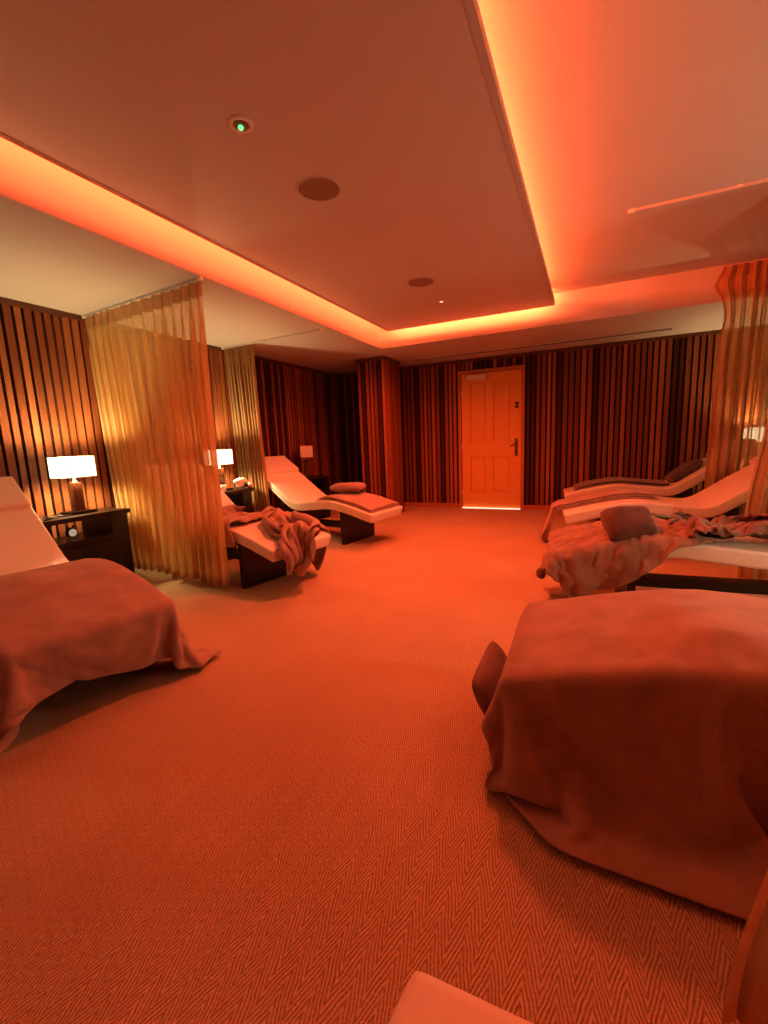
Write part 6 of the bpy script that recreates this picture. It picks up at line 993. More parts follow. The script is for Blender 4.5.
-7,9,-4,14,3,-4,5,-1,-8,11,-4,-3,4,3,-5,2,-9,11,-11,12,-10,-3,13,1,-12,13,-5,-2,1,-5,8,-8,10,-16,14,-1,-7,8,-7,3,5,-3,19,-6,3,-4,8,1,-6,3,-5,1,0,7,-13,9,-7,9,-15,16,
-5,-2,4,0,-10,14,-7,2,-3,7,-3,-16,22,-24,7,14,-8,9,-3,-10,10,15,1,4,-1,-8,12,-13,6,5,-2,-4,-2,10,-9,3,-7,7,-6,10,-9,-3,4,7,-12,11,-10,9,-15,0,17,-14,11,-1,-15,18,-9,8,1,-3,
17,3,-19,13,6,-9,11,-17,12,-1,5,1,-13,13,-14,12,-4,0,-1,6,-13,10,-9,6,2,3,-8,8,-4,0,0,1,-3,7,-21,17,-2,3,0,20,-19,18,-17,10,7,-1,-1,-9,9,-1,-4,9,-20,20,-20,17,-3,-1,2,5,
-23,16,4,-7,8,0,-16,16,-13,14,-10,7,-5,9,-18,10,2,1,0,5,-2,3,9,-9,8,0,9,9,7,-3,8,16,-7,9,18,-6,8,0,0,11,-2,2,10,2,2,-6,2,7,4,5,1,-1,4,-4,9,0,0,17,-7,10,
-3,-6,11,-12,9,-10,2,2,4,-5,-9,16,-11,-10,21,-17,16,4,-18,20,-17,5,4,-3,6,-2,-7,6,-3,7,-1,-14,16,-12,9,-1,10,9,-6,7,-5,0,8,-16,12,-6,-3,10,-1,-6,1,3,1,-19,23,-26,8,21,-31,25,
-2,-3,1,2,0,1,-10,8,-19,1,19,-5,6,-5,6,14,0,4,-4,3,-6,5,-5,-2,5,0,-6,7,2,-5,5,-6,11,-19,23,-19,1,6,4,-14,14,-2,-7,9,-3,2,-8,10,0,-6,0,3,-3,3,21,-12,6,2,0,-6,
4,2,-2,-5,2,7,-14,10,0,-8,12,-13,9,-2,6,-4,-1,-15,18,-20,6,15,-13,14,-6,2,5,-1,0,-7,-1,5,-6,4,15,-18,11,-9,16,-16,20,-11,1,6,-19,20,-15,9,-1,-6,12,-6,3,5,-14,13,-4,-9,11,1,
-10,9,-14,15,-11,10,-1,-7,8,-2,-2,3,9,-10,22,-23,24,-16,12,-9,9,3,-20,19,-15,14,-8,8,-6,3,1,-12,8,7,-11,12,-10,6,-12,13,-6,6,-14,17,-24,11,9,-6,5,-2,2,-4,18,-15,23,-25,26,-22,16,-3,
-5,12,-15,10,-10,6,3,-2,-1,4,3,-13,7,6,-1,2,-16,18,-17,12,-6,6,-10,11,-4,-1,2,-2,4,-6,13,-12,18,-22,26,-26,21,-2,-7,11,-11,10,-8,4,-5,3,6,-4,1,-3,6,-6,3,2,-1,3,-15,16,-14,12,
-7,3,3,-6,5,-6,4,-1,4,13,0,-14,23,-26,23,-2,-11,14,-16,15,-3,0,-1,-5,1,3,1,1,-2,0,0,2,-1,4,-4,4,-17,16,-13,13,-7,4,5,-12,14,-14,9,-2,13,2,1,-11,15,-7,1,0,-2,4,-3,2,
2,2,-2,-4,-3,3,2,3,-6,5,-9,7,-11,14,-1,1,-12,12,-10,12,-12,10,-6,4,-4,-7,12,14,0,1,-1,1,-2,-1,4,-5,4,-3,3,-4,8,-4,1,0,-2,0,7,-3,-16,19,-17,18,-17,12,2,-3,-6,10,-13,16,
-21,24,-27,24,-16,-11,16,-3,1,1,-3,4,-2,-2,4,-5,6,-7,12,-16,14,-7,2,-2,9,-12,11,-4,-14,17,-16,18,-18,16,-5,6,-17,19,-24,25,-26,27,-27,25,-7,10,4,-1,2,0,-2,6,0,-10,7,2,-4,-2,8,-11,
9,-11,12,-24,23,0,0,2,-18,20,-23,24,-26,21,-22,22,-21,27,-29,29,-30,27,-28,17,17,-4,3,-3,-3,8,-7,8,0,1,-12,13,-16,8,7,-14,15,-26,26,-28,15,11,-20,22,-26,26,-30,28,-29,29,-28,26,-21,28,-32,31,
-31,27,-25,13,1,5,0,-9,2,5,-11,16,-14,11,-12,15,-19,-2,18,-5,-5,-19,28,-13,10,-5,-14,26,-32,30,-33,31,-30,34,-32,27,-24,29,-33,31,-31,27,17,-5,-4,8,-3,-5,1,10,-13,15,-16,16,-17,17,-3,-3,-23,31,
-14,-14,16,-2,5,2,-28,32,-34,27,-32,23,1,2,-4,17,-30,31,-34,32,-32,16,2,-2,-8,14,-4,6,-20,17,-22,22,-27,24,-21,15,-25,34,-22,23,-25,-16,16,22,-29,29,-25,24,-32,18,13,-26,29,-29,12,14,-33,31,-30,31,
21,-1,-8,8,1,-14,5,9,-29,24,-26,29,-31,22,-20,25,-33,29,2,1,1,-34,19,16,-34,25,-4,2,11,-16,20,-36,16,2,-14,24,-31,32,-21,22,-18,16,-4,-23,6,1,-11,27,-31,11,4,19,-29,16,-19,24,-29,11,25,-29,
29,-35,18,-3,-21,16,25,-23,19,-4,-2,9,-30,20,-28,31,-30,26,0,18,-27,15,12,-16,-17,27,-21,31,-20,-19,14,19,-29,17,-17,19,-27,8,21,-31,28,-22,32,-17,-20,5,18,-6,-4,31,-31,24,-26,8,-19,28,-26,-10,19,-9,
-10,25,5,-24,-13,28,-17,26,-21,-16,17,15,-29,20,-16,6,-14,2,17,-10,-4,4,25,-15,14,-21,-3,13,-15,30,-39,32,7,-15,-25,20,5,-18,35,-26,5,-7,23,-21,-12,25,-19,29,-21,-14,19,-4,0,2,3,2,2,1,0,1,
-26,18,0,-8,28,-30,-12,25,-5,1,-22,22,11,-14,-16,0,13,-22,31,-30,22,-22,15,6,-32,26,-20,30,-24,6,7,-5,4,1,2,1,0,-1,3,-8,-21,34,-30,7,27,-10,-30,13,18,-13,-18,24,7,-20,13,-19,20,-21,26,-6,
-4,12,-29,28,-35,24,-27,24,-2,-1,1,1,2,2,0,-1,-2,-6,18,-19,-1,0,-11,8,-7,20,-30,20,11,-20,3,-4,22,-2,18,-20,17,-30,22,17,-31,31,-35,33,-35,11,16,-8,-2,2,2,1,-1,0,-1,-1,2,-18,29,-35,
32,-18,-13,30,-26,25,-32,22,-2,-17,29,-21,14,-21,24,-28,28,-33,4,34,-36,32,-32,30,-15,-14,6,25,-14,1,0,0,-2,-2,-1,-2,-1,-16,19,-14,32,-4,-32,32,-28,26,-29,32,-20,9,15,0,19,-26,26,-34,34,-1,-33,31,
-32,30,-28,32,-25,-4,17,-3,0,0,-3,-1,-1,-2,-1,21,-13,19,-15,-4,-15,27,-29,27,-30,27,-28,34,-27,18,21,-27,25,-11,-5,-4,-15,30,-32,29,-29,32,-31,34,-23,0,9,-2,-2,-1,-2,-2,-1,8,-19,37,-33,34,-31,25,
-34,29,-22,27,-30,9,-13,29,-19,15,-3,-8,-20,32,-36,33,-31,29,-29,30,-30,31,-31,29,-20,9,-1,-2,-2,-1,-1,-1,-3,8,-10,32,-37,29,-11,-1,-22,26,-2,4,13,-20,-18,23,-6,27,-16,-4,-21,34,-33,33,-32,31,-31,32,
-30,23,-17,18,-9,-2,-2,-1,-2,-1,0,1,20,2,-12,-3,-19,14,17,-17,-16,12,21,-20,30,-22,-16,8,-24,13,11,-10,-15,31,-32,34,-33,32,-33,35,-27,0,0,8,-2,-2,-2,-1,0,1,-1,-6,12,-15,27,-18,-13,19,1,10,
-28,19,7,-1,13,-18,-4,24,-28,-2,14,12,-29,27,-31,32,-31,36,-32,31,-23,-14,3,6,-10,1,-1,17,-11,45,-12,-35,24,-29,19,14,-31,33,-28,27,-34,33,-27,25,7,15,-24,27,-7,11,-12,5,-31,28,-33,18,4,21,-33,33,
-19,-15,4,21,-13,4,5,-8,-9,13,16,-21,-2,17,-23,26,-31,23,-26,34,-34,33,-36,29,-1,19,-22,24,-23,-17,23,0,-20,17,15,-33,13,27,-22,24,-13,6,0,4,-13,-23,33,-41,-2,21,-7,11,-13,27,-23,27,-28,13,-13,31,
-19,-4,-18,17,-24,24,-21,16,-1,-26,28,-9,13,-28,26,-33,-4,29,0,14,-29,15,10,6,-9,-21,26,-20,-16,33,-7,12,-35,27,-19,27,-18,11,-10,-17,21,-17,3,16,-26,23,-9,5,3,-24,29,-28,30,-31,29,-23,-16,5,19,-6,
-16,18,10,11,1,-23,12,11,-33,33,-28,25,-38,30,-22,32,-12,-26,28,-22,17,15,-16,22,-18,-7,9,-11,24,-27,32,-33,30,-34,18,15,-24,4,20,-29,-12,14,-7,22,15,-16,-7,21,-29,25,-18,-1,-3,17,-30,15,3,5,12,-19,
-4,20,-19,-6,17,-13,20,-27,31,-26,29,-13,-2,10,-29,29,-30,15,18,-26,-17,25,-21,17,17,-30,-6,34,-20,-16,36,-30,16,-4,-13,28,-31,29,14,5,-17,19,-3,-15,21,-18,20,-31,32,-4,-20,30,-29,18,-28,26,-23,16,0,15,
-34,4,2,-10,16,20,-34,15,2,-14,33,-30,33,-25,0,4,-17,24,-3,16,-25,11,7,-18,20,-18,9,-21,12,28,-27,27,-34,5,-10,24,-21,35,-28,32,-18,-20,33,-15,-20,28,-29,18,16,-28,34,-24,28,-30,6,16,-25,13,-18,16,
-6,-9,6,-17,23,12,-18,-23,9,28,-12,1,3,-21,-7,29,-25,30,-24,31,-13,2,15,-3,-34,11,21,-28,27,-30,27,-2,9,-8,-21,24,0,9,-14,1,12,-9,3,-19,3,28,-20,-15,9,1,19,-23,15,10,-31,31,-29,28,-29,26,
-10,-10,17,15,-11,-23,25,-17,28,-29,-5,28,6,-10,-19,0,-6,7,-1,-10,18,-4,-1,-5,-19,33,-22,-10,20,-19,33,-16,-1,-2,-16,32,-22,-1,-10,-1,31,-27,23,17,-4,-26,7,4,18,0,-33,27,4,-12,-11,6,-9,23,-4,-19,
22,2,-18,19,-29,34,-25,3,8,-19,32,-29,34,-5,-39,3,17,16,-23,-10,32,-32,20,-12,32,-12,-14,13,-16,30,-33,29,4,-2,-10,28,-28,13,7,-23,5,29,-15,-4,-17,34,-33,31,-14,-18,31,-12,-11,26,-20,16,-27,30,-22,-2,
0,3,7,-13,26,1,-28,29,-32,36,-32,27,-13,26,-27,23,-12,-4,2,21,-32,18,4,8,-28,33,-27,29,-21,-20,0,29,-21,36,-33,18,-26,32,-34,31,-31,24,11,-23,-4,28,-28,31,-40,31,-24,3,-20,30,-26,16,-2,15,-30,34,
-35,31,-18,23,-36,32,-8,12,-20,5,-25,34,-8,14,-29,20,-28,34,-27,18,10,-20,20,1,-34,26,-13,-2,-20,13,-14,28,-17,11,-17,5,-15,31,-8,3,-22,32,-14,-5,-5,-9,7,31,-33,28,-35,-3,22,19,-30,30,-30,31,0,-28,
24,-21,14,17,-33,-13,35,-18,9,8,-17,-9,10,11,-5,-1,-18,10,26,-13,-9,-10,27,-31,28,6,-30,35,-31,35,-22,-21,5,33,-32,32,-16,-16,27,-22,22,-24,15,17,-8,-29,33,-29,2,-13,10,-14,11,4,1,-11,-11,13,23,-30,
11,-16,18,-17,10,24,-30,24,-10,23,-6,-16,-19,24,-11,-16,18,-12,18,-14,22,-29,19,17,-1,-28,25]),
    'R1': (56, 54, (-0.2827, 1.0442, 0.0172), [
1533,-26,-27,-27,-28,-27,-27,-30,-10,-27,-27,-26,-4,-28,-25,-25,1,1,-18,-21,-23,-23,-24,-24,-25,-25,-25,-26,-26,-25,-25,-26,-25,-26,-26,-26,-26,-19,-12,-25,-17,-16,-19,-24,-20,-18,-25,-20,-19,-23,-25,-17,-25,-22,-20,-26,-28,-10,1,0,
0,1,-4,-1,14,-15,2,8,-1,-9,2,1,28,4,-21,-4,-2,-1,-1,-1,-1,0,0,0,1,0,2,0,0,-1,0,1,1,-1,3,-5,1,1,0,-4,1,2,-4,1,1,-1,-2,2,-2,0,-3,0,6,9,-9,-1,1,0,0,5,
2,-15,25,-1,-9,10,-17,-5,39,-1,-29,-5,-2,-1,0,1,2,0,0,0,2,-1,2,1,-2,0,1,1,-2,0,2,2,-5,1,2,-3,-2,1,0,-3,3,0,-3,1,3,-4,0,1,-6,-1,-2,-10,1,-1,1,-1,3,-1,26,-28,
-4,7,0,0,19,0,-28,1,1,2,0,1,-1,1,2,0,3,-3,1,5,-5,1,-1,1,0,0,1,-1,1,-3,3,-1,-4,0,3,-4,1,2,-2,-2,1,0,-2,1,0,0,-1,-4,-9,-1,1,-1,3,-1,18,-21,-1,1,-5,13,
5,16,-33,1,1,0,0,1,1,0,0,2,0,1,0,6,-7,0,1,1,-1,1,1,-1,2,-3,0,4,-6,-1,2,-1,-2,2,0,-3,0,3,-3,0,1,-1,0,-1,1,-10,0,0,1,-3,17,-20,15,2,-2,20,-25,4,-22,0,
5,5,1,0,1,0,0,-1,3,0,1,7,-7,2,0,-1,-1,1,0,0,0,2,-4,1,0,-2,-1,2,-3,0,3,-4,0,2,-1,-2,1,0,0,1,-1,-1,-10,1,-2,-3,24,-18,5,-11,17,10,-19,6,-8,22,-13,-9,-8,1,
5,4,-4,0,2,-3,13,-4,-6,4,-3,0,-1,1,0,0,0,0,2,-4,5,-6,-1,1,0,-2,2,-1,-2,0,2,-3,1,1,-2,0,0,0,0,-9,-3,-2,25,-22,1,0,11,-20,9,0,0,25,-31,13,1,-1,-4,-7,3,3,
-1,7,-3,-7,4,5,-5,1,0,1,0,-1,0,0,0,-1,-1,0,-2,-1,2,-2,1,2,-4,0,1,-1,-1,2,-1,-1,0,0,0,1,-16,-2,30,-22,0,-2,16,-18,17,-14,1,14,-20,12,-7,1,0,2,-1,0,-1,13,-11,14,
-2,-4,-5,1,-2,0,0,-1,0,0,0,-1,0,-1,-1,-1,1,0,-2,3,-3,-1,1,0,-2,2,-2,-1,1,0,0,0,0,-19,35,-33,7,-3,20,-21,19,-14,-1,15,-19,-2,4,-2,5,1,-1,4,-8,19,-12,17,-16,-3,0,1,
2,1,0,-1,0,-1,-2,0,0,-2,1,-2,0,0,-1,2,-1,-2,0,0,0,0,0,-1,0,-1,1,0,0,0,27,-33,5,-12,23,-24,20,-15,-3,14,-14,2,-1,-1,5,-3,0,1,-4,19,-13,4,-5,0,2,0,2,-2,0,0,
0,0,0,0,0,0,-3,0,-2,0,2,-2,1,-3,0,1,1,-1,0,-2,0,-1,1,-1,1,0,0,-6,-1,-5,25,-26,20,-20,3,0,-1,-4,0,25,-16,-2,-1,0,-2,12,-2,-6,10,-10,3,-3,-2,1,0,1,0,0,0,0,
0,0,0,0,-1,-2,0,-2,2,-3,1,0,1,-2,0,-1,0,-1,1,0,0,0,0,0,-11,-3,30,-28,20,-21,10,-8,11,-15,9,15,-20,1,0,1,0,4,13,-16,5,-2,-2,-2,0,1,0,1,0,0,0,0,0,0,0,0,
0,0,-1,-1,-1,-3,1,-1,1,-1,1,-1,-1,0,1,-1,0,0,-1,0,1,-11,35,-31,15,-22,10,-5,4,-10,14,-2,-4,-5,4,0,-1,0,20,-16,-2,11,-12,-1,1,-1,0,0,2,-1,1,0,0,0,0,0,0,0,0,1,
0,-1,0,-2,-1,-1,-2,0,-1,1,-1,0,0,-1,0,1,0,0,26,-31,5,-10,0,-7,-1,6,12,-10,10,-11,4,0,-2,1,9,-1,-9,13,-11,-1,1,-2,1,0,-1,1,1,0,0,0,0,0,0,0,0,0,0,0,1,0,
0,1,-1,0,-3,-1,-1,-1,-1,-1,0,0,0,0,0,-7,-1,1,-2,0,15,-2,-5,-13,13,-8,2,1,-3,0,3,16,-18,3,3,-6,0,-1,1,-1,7,-2,-4,1,-1,1,0,0,0,0,0,0,0,0,1,-1,0,1,-1,0,
0,1,1,-1,0,-3,-1,-2,-1,-1,0,-1,-7,1,-2,-3,16,-20,4,-2,3,5,-9,0,3,1,1,19,-14,-5,13,-11,-1,0,0,0,8,-5,-1,-1,-1,1,-1,1,0,0,1,0,0,-1,1,-1,0,1,-1,0,1,0,0,0,
0,0,0,0,0,-1,-1,-2,-1,-6,-1,-3,11,-15,16,-10,-4,3,-1,4,6,-7,4,12,-9,-9,6,1,-7,1,-1,1,9,-5,-3,-1,2,-1,0,0,0,1,0,-1,0,0,1,-1,1,0,-1,1,0,-1,1,0,0,0,-1,1,
0,0,0,-1,0,3,-7,1,4,-10,22,-18,-1,14,-7,-13,-1,9,0,-4,1,5,-3,12,-12,0,0,0,10,-6,-3,0,0,-1,0,0,2,0,-1,0,0,0,0,0,1,-1,1,0,-1,1,0,-1,1,-1,1,0,0,0,-1,0,
1,0,1,-7,0,-4,22,-17,0,14,-8,-2,2,7,-15,-1,3,10,-13,6,1,-6,0,0,11,-7,-2,0,0,0,0,0,0,-1,0,0,1,-1,0,0,1,-1,1,-1,0,1,-1,1,0,-1,1,0,0,0,-1,1,0,-1,0,3,
-6,-4,21,-21,5,6,-8,-5,12,-10,5,-3,1,7,-1,-6,12,-13,0,0,11,-7,-4,1,0,-1,0,1,1,0,0,-1,0,-1,1,0,0,0,1,-1,0,1,-1,0,0,0,1,0,-1,1,0,0,0,-1,1,1,3,-11,19,-16,
-1,-3,-2,6,-3,0,3,0,1,0,15,-16,5,1,-6,0,13,-10,-3,3,-3,0,1,0,-1,0,0,0,1,0,0,0,0,0,0,0,0,1,-1,0,1,-1,1,-1,0,1,0,-1,0,0,1,-1,2,5,5,-13,0,1,-6,13,
-8,0,-2,4,-1,-1,8,-1,-6,13,-14,0,11,-13,3,2,-3,1,0,0,0,0,0,0,0,0,0,0,0,0,0,0,0,1,-1,0,0,0,0,0,0,1,-1,0,0,1,-1,0,0,2,6,-4,-4,-2,1,12,-13,2,7,-7,
14,-13,1,17,-18,4,1,-5,7,-9,7,-3,-3,1,0,0,0,0,0,0,0,0,0,0,0,0,0,0,1,-1,0,0,0,0,0,0,0,1,-1,0,0,1,-1,1,0,0,3,7,5,-3,-4,-1,-9,5,-2,3,-2,4,-2,5,
0,-6,14,-15,5,-4,7,-7,-1,1,-1,1,0,0,0,0,0,0,0,0,0,0,0,0,0,-1,1,0,0,0,0,0,0,0,0,0,1,-1,0,0,0,0,2,5,-2,0,0,4,-3,-5,-6,3,-1,2,-2,2,21,-21,3,-2,
-3,3,6,-9,0,2,0,0,-1,0,0,0,0,0,0,0,0,0,0,0,0,0,1,-1,-1,0,0,1,-1,1,0,-1,1,0,0,0,0,0,-1,3,5,0,-1,0,-1,6,2,-3,-7,5,6,-7,11,-23,2,19,-15,8,-1,-9,
1,2,-2,0,0,0,0,0,0,0,0,0,0,0,0,0,0,0,0,-1,1,0,0,0,0,0,0,0,0,0,-1,1,-1,1,0,0,3,9,-1,-4,3,0,3,-3,-1,6,-9,14,-14,0,9,-3,-6,9,-5,-7,0,2,-1,0,
0,0,0,0,0,0,0,0,0,0,0,0,0,0,0,0,0,0,0,0,0,-1,1,-1,0,1,-1,1,0,0,0,0,1,5,4,3,-4,-2,4,-1,1,10,1,5,-19,11,-5,-8,21,-16,-6,-1,0,4,-2,0,-1,0,1,-1,
0,0,1,-1,0,1,1,0,-1,2,-1,1,-1,-2,1,0,0,-1,1,-1,1,0,-1,1,0,-1,1,-1,0,3,5,-3,-3,-5,0,3,0,4,-7,3,-6,5,-6,-2,3,2,2,-5,1,2,-2,1,0,0,0,-1,1,-1,2,-1,
0,1,-1,0,0,1,1,-1,-1,1,0,-2,1,-1,1,-1,1,-1,0,1,-1,0,0,0,1,-1,4,6,-4,0,-5,0,3,-4,0,-1,-8,12,-5,11,-1,-7,-14,6,7,-4,4,-1,0,0,1,1,0,0,1,-2,-1,0,1,1,
-1,0,0,0,1,-1,0,0,-2,1,0,0,0,-1,1,0,-1,1,-1,0,0,0,1,4,8,1,0,-5,0,2,-1,-3,1,2,-4,4,-1,-1,0,5,-6,-2,0,-1,0,0,1,0,0,2,0,1,1,0,1,-2,-1,0,0,0,
0,1,0,-2,2,0,-2,1,-1,0,1,-1,0,1,-1,0,0,0,-1,3,5,-1,3,0,-5,0,-2,0,0,1,6,-8,5,-3,-1,-1,3,-3,-2,4,-4,1,0,-1,0,1,1,0,-1,2,1,1,-1,1,0,-1,0,-1,0,0,
1,-1,1,-2,1,0,0,0,0,0,-1,0,0,0,0,0,3,6,-3,1,2,-4,-1,-2,1,0,1,-1,0,5,-5,-1,1,0,-1,-3,2,0,-2,0,0,2,1,-2,0,4,-1,0,-1,1,1,0,1,0,-2,-1,0,0,0,0,
1,-2,1,0,-1,1,0,0,0,0,-1,0,0,4,4,0,-1,1,-4,0,-2,-1,1,1,-2,3,0,-2,-1,0,-6,4,0,-1,0,0,0,3,-1,-2,0,4,-3,1,0,0,1,-1,0,2,5,0,-1,0,-1,-2,-1,-1,0,0,
1,0,-1,0,0,-1,0,0,0,2,5,1,1,1,0,-4,0,-3,1,0,2,-3,4,-1,-3,0,1,-8,6,0,-2,0,1,3,-3,1,-1,2,-3,3,-2,1,0,0,0,3,1,3,-1,1,-1,1,0,0,-1,-1,-2,-1,-1,0,
-1,1,0,0,0,-2,2,11,0,0,-1,0,-4,0,-2,0,0,0,1,4,-5,-1,1,-2,4,-4,0,-1,-1,3,-3,1,0,0,1,-1,1,0,-1,1,0,0,0,4,0,2,0,1,-1,1,0,1,0,1,-1,-1,-1,-1,-3,-1,
-2,1,0,5,11,2,-2,-2,-4,-4,0,-2,1,1,-3,2,1,-2,-1,0,0,0,-1,0,-2,2,0,-1,1,-2,3,-3,1,1,-1,1,0,-1,0,11,-6,-2,3,1,0,1,-1,1,1,0,0,0,1,0,-1,1,-1,-1,-3,0,
-3,-12,2,6,3,4,-4,1,-2,-1,0,0,3,-2,-2,1,-1,1,-2,-1,0,0,2,-3,3,-2,1,-1,-1,2,-1,1,-1,0,1,3,4,-2,3,-2,0,1,-1,1,0,0,1,0,0,-1,0,2,0,1,0,1,1,12,-17,-19,
-6,-1,1,-4,0,0,-1,-1,1,4,-5,-1,0,1,-1,-1,-1,0,1,-1,1,-2,0,2,-2,1,0,0,0,1,-1,0,13,-7,1,1,-1,0,0,0,0,0,1,0,0,0,1,0,0,0,0,1,4,1,6,-3,0,-20,-12,-3,
-3,0,0,-2,0,1,-1,-1,0,0,-1,0,-1,-1,0,2,-3,1,-1,2,-2,0,1,1,-1,0,-1,1,3,6,-2,-1,3,-1,-1,0,1,-1,1,0,0,1,0,0,0,1,-1,1,-1,4,1,-1,10,-6,7,-12,-20,-3,0,0,
0,0,-1,-2,-1,0,0,0,0,-1,-1,0,-1,1,0,1,-1,-1,0,2,-1,0,0,1,-1,7,1,-2,2,0,-1,0,0,0,1,-1,1,0,0,1,0,0,0,0,0,0,5,0,-6,10,-2,-3,12,-3,-4,0,1,1,-1,1,
-4,0,-1,0,0,0,-1,-1,0,-1,3,-2,0,-1,0,0,-1,2,0,0,-1,1,17,-13,2,2,0,-1,0,1,-1,0,1,0,0,1,-1,1,0,0,0,0,2,4,0,-4,2,8,-8,-7,19,-5,1,-1,0,1,0,0,-1,1,
-1,0,0,-5,1,0,3,-3,0,-1,0,0,0,-1,1,1,-1,1,25,-20,11,-8,1,-1,0,-1,0,1,0,-1,1,0,0,0,1,2,-2,0,-1,5,1,1,-4,0,7,-1,1,-17,-5,0,1,-1,1,0,1,1,-1,0,0,0,
0,-1,-1,-5,0,0,0,0,0,0,0,0,1,1,10,10,5,-15,-2,4,-6,1,2,-2,-1,0,1,0,0,0,0,1,-1,1,0,2,5,-1,-1,-2,-4,6,-1,-4,12,-5,-1,0,2,1,1,-1,0,0,0,0,0,-1,0,0,
1,-2,-1,-1,-1,-1,0,-1,6,-5,7,25,-12,-5,-6,3,0,-5,1,0,0,0,0,0,0,0,0,0,1,0,-1,5,0,10,-8,1,-4,-2,-1,8,10,-18,-5,0,1,1,0,0,0,-1,0,1,-1,0,1,0,0,0,1,-1,
0,1,-1,-2,4,-7,2,30,-5,-7,-8,6,0,-8,-2,-2,1,-1,1,0,-1,0,2,-1,1,1,2,0,-3,17,-6,-5,1,0,-1,-6,2,-16,28,-5,1,0,-1,1,0,0,1,0,-1,1,0,1,0,0,0,-1,0,0,0,1,
3,-4,-2,12,5,9,-20,1,2,-3,-2,-1,4,-3,1,-1,0,0,-1,-1,0,1,4,-2,6,-1,9,-7,0,-1,0,-15,5,-3,2,-23,-6,0,0,2,0,1,0,1,1,0,-1,0,-2,1,1,1,2,3,2,2,3,1,3,-1,
-5,-4,-9,4,11,-9,-1,0,1,-2,-1,0,1,-1,0,-2,0,0,9,-7,4,4,2,2,-4,0,0,0,-4,-21,2,10,10,-6,1,1,1,1,0,0,-2,0,1,2,2,3,2,3,3,2,0,1,0,-1,1,0,3,5,-30,8,
-2,-2,3,2,1,-2,-2,1,-1,-1,0,0,0,-1,1,9,3,-4,-3,24,-18,-2,0,0,0,3,10,-6,-12,-13,-6,0,1,1,1,1,3,3,2,3,3,1,2,1,-1,-1,0,1,0,-1,1,-1,-1,-3,-12,20,-19,1,-5,-1,
6,-1,1,-1,0,0,0,0,-1,0,0,1,2,1,1,19,-6,-10,2,0,0,0,5,-11,-1,6,-2,-4,3,2,4,4,3,1,2,1,-1,0,0,0,-1,1,0,0,-1,0,1,0,0,0,0,0,-28,10,1,-4,13,-8,0,0,
1,-1,0,-1,0,1,-1,2,-1,-2,6,9,-15,-13,6,4,6,6,3,-6,0,3,-6,2,8,2,5,1,-1,0,0,0,0,0,0,0,-1,1,0,-1,0,1,0,0,0,0,-1,0,-1,1,-28,19,9,-16,1,0,0,0,1,-1,
1,-1,-1,1,0,1,-20,4,-7,4,0,-1,1,1,0,4,6,15,-3,-1,-1,14,1,-1,0,1,0,1,-1,0,0,0,0,0,0,0,0,0,0,0,0,-1,0,0,0,0,0,0,-10,-10,5,0,0,0,0,0,0,0,0,0,
-1,-2,-2,1,-15,4,-4,0,0,1,-1,0,-1,4,4,12,13,6,15,0,1,-1,0,1,-1,0,0,1,-1,0,0,0,-1,1,0,0,0,-1,1,-1,1,-1,0,0,0,-10,-1,-5,0,1,1,0,-1,1,-1,0,-1,0,-1,0,
-1,-1,-8,-8,1,0,-1,0,1,1,0,-5,-2,1,6,813,9,9,9,9,7,6,2,10,5,0,-12,32,-2,20,3,3,3,-5,-3,-3,-2,-2,-1,-2,0,3,-2,-5,-4,-7,-6,-3,-5,-5,-6,-2,18,24,4,-19,-19,-17,1,16,
17,0,-14,-15,-12,5,18,5,-17,-21,11,2,-27,-1,0,0,0,1,2,-2,9,-5,-5,27,-25,18,-18,3,3,-8,2,1,1,3,1,3,5,4,8,-3,1,-8,0,5,6,0,0,-3,3,3,-3,-9,0,-1,8,7,2,-7,-7,-2,
1,8,5,-1,-2,10,0,-32,-10,-28,1,0,0,-1,1,2,5,-6,0,10,-11,5,-4,11,-3,-8,4,5,4,4,10,-8,-2,1,5,0,0,-5,-2,5,2,3,-2,2,-1,3,2,-7,-5,-2,5,7,4,-1,-8,-5,0,5,7,6,
-7,-6,-2,21,6,-10,-28,0,0,0,1,0,3,7,-10,10,-8,18,-1,-17,-2,13,12,-1,9,0,-10,-1,-1,10,-7,5,-5,-3,-8,11,-2,1,3,-1,2,-1,4,0,-7,-5,1,6,6,5,-8,-7,-4,4,7,6,-1,-7,-4,-1,
0,2,17,-27,0,0,0,0,8,-6,3,3,-8,7,2,-11,5,0,2,9,11,-10,10,-2,-1,1,5,-2,2,-7,-9,22,-1,-6,-2,1,-1,1,1,3,-2,-7,-4,5,6,5,-2,-6,-6,1,5,6,4,-6,-6,-4,3,-2,5,7,
-28,0,0,0,7,-1,-2,3,1,-8,18,-19,0,21,5,-18,-3,6,12,1,1,-2,3,3,-2,2,-15,21,-17,8,3,-3,1,0,2,0,3,-3,-8,0,6,5,4,-5,-7,-4,5,6,4,0,-7,-6,1,1,-2,13,-3,-27,0,0,
6,0,-6,5,-1,-6,17,-12,-2,6,8,-17,8,-2,-2,1,-3,15,3,17,-25,29,-28,20,-18,16,-9,9,-3,0,-1,1,2,3,-7,-8,7,4,4,1,-7,-6,1,7,3,5,-6,-8,-2,4,2,7,-1,-2,-28,1,4,2,-6,0,
6,-3,1,-4,0,-1,16,-14,13,2,-6,-5,-5,0,1,-1,6,17,-20,22,-16,14,6,2,-10,5,-1,0,1,2,0,-6,-1,5,3,3,-3,-8,-4,10,1,5,-2,-7,-5,4,2,5,2,-3,-3,-24,5,-1,-8,1,5,-1,-4,2,
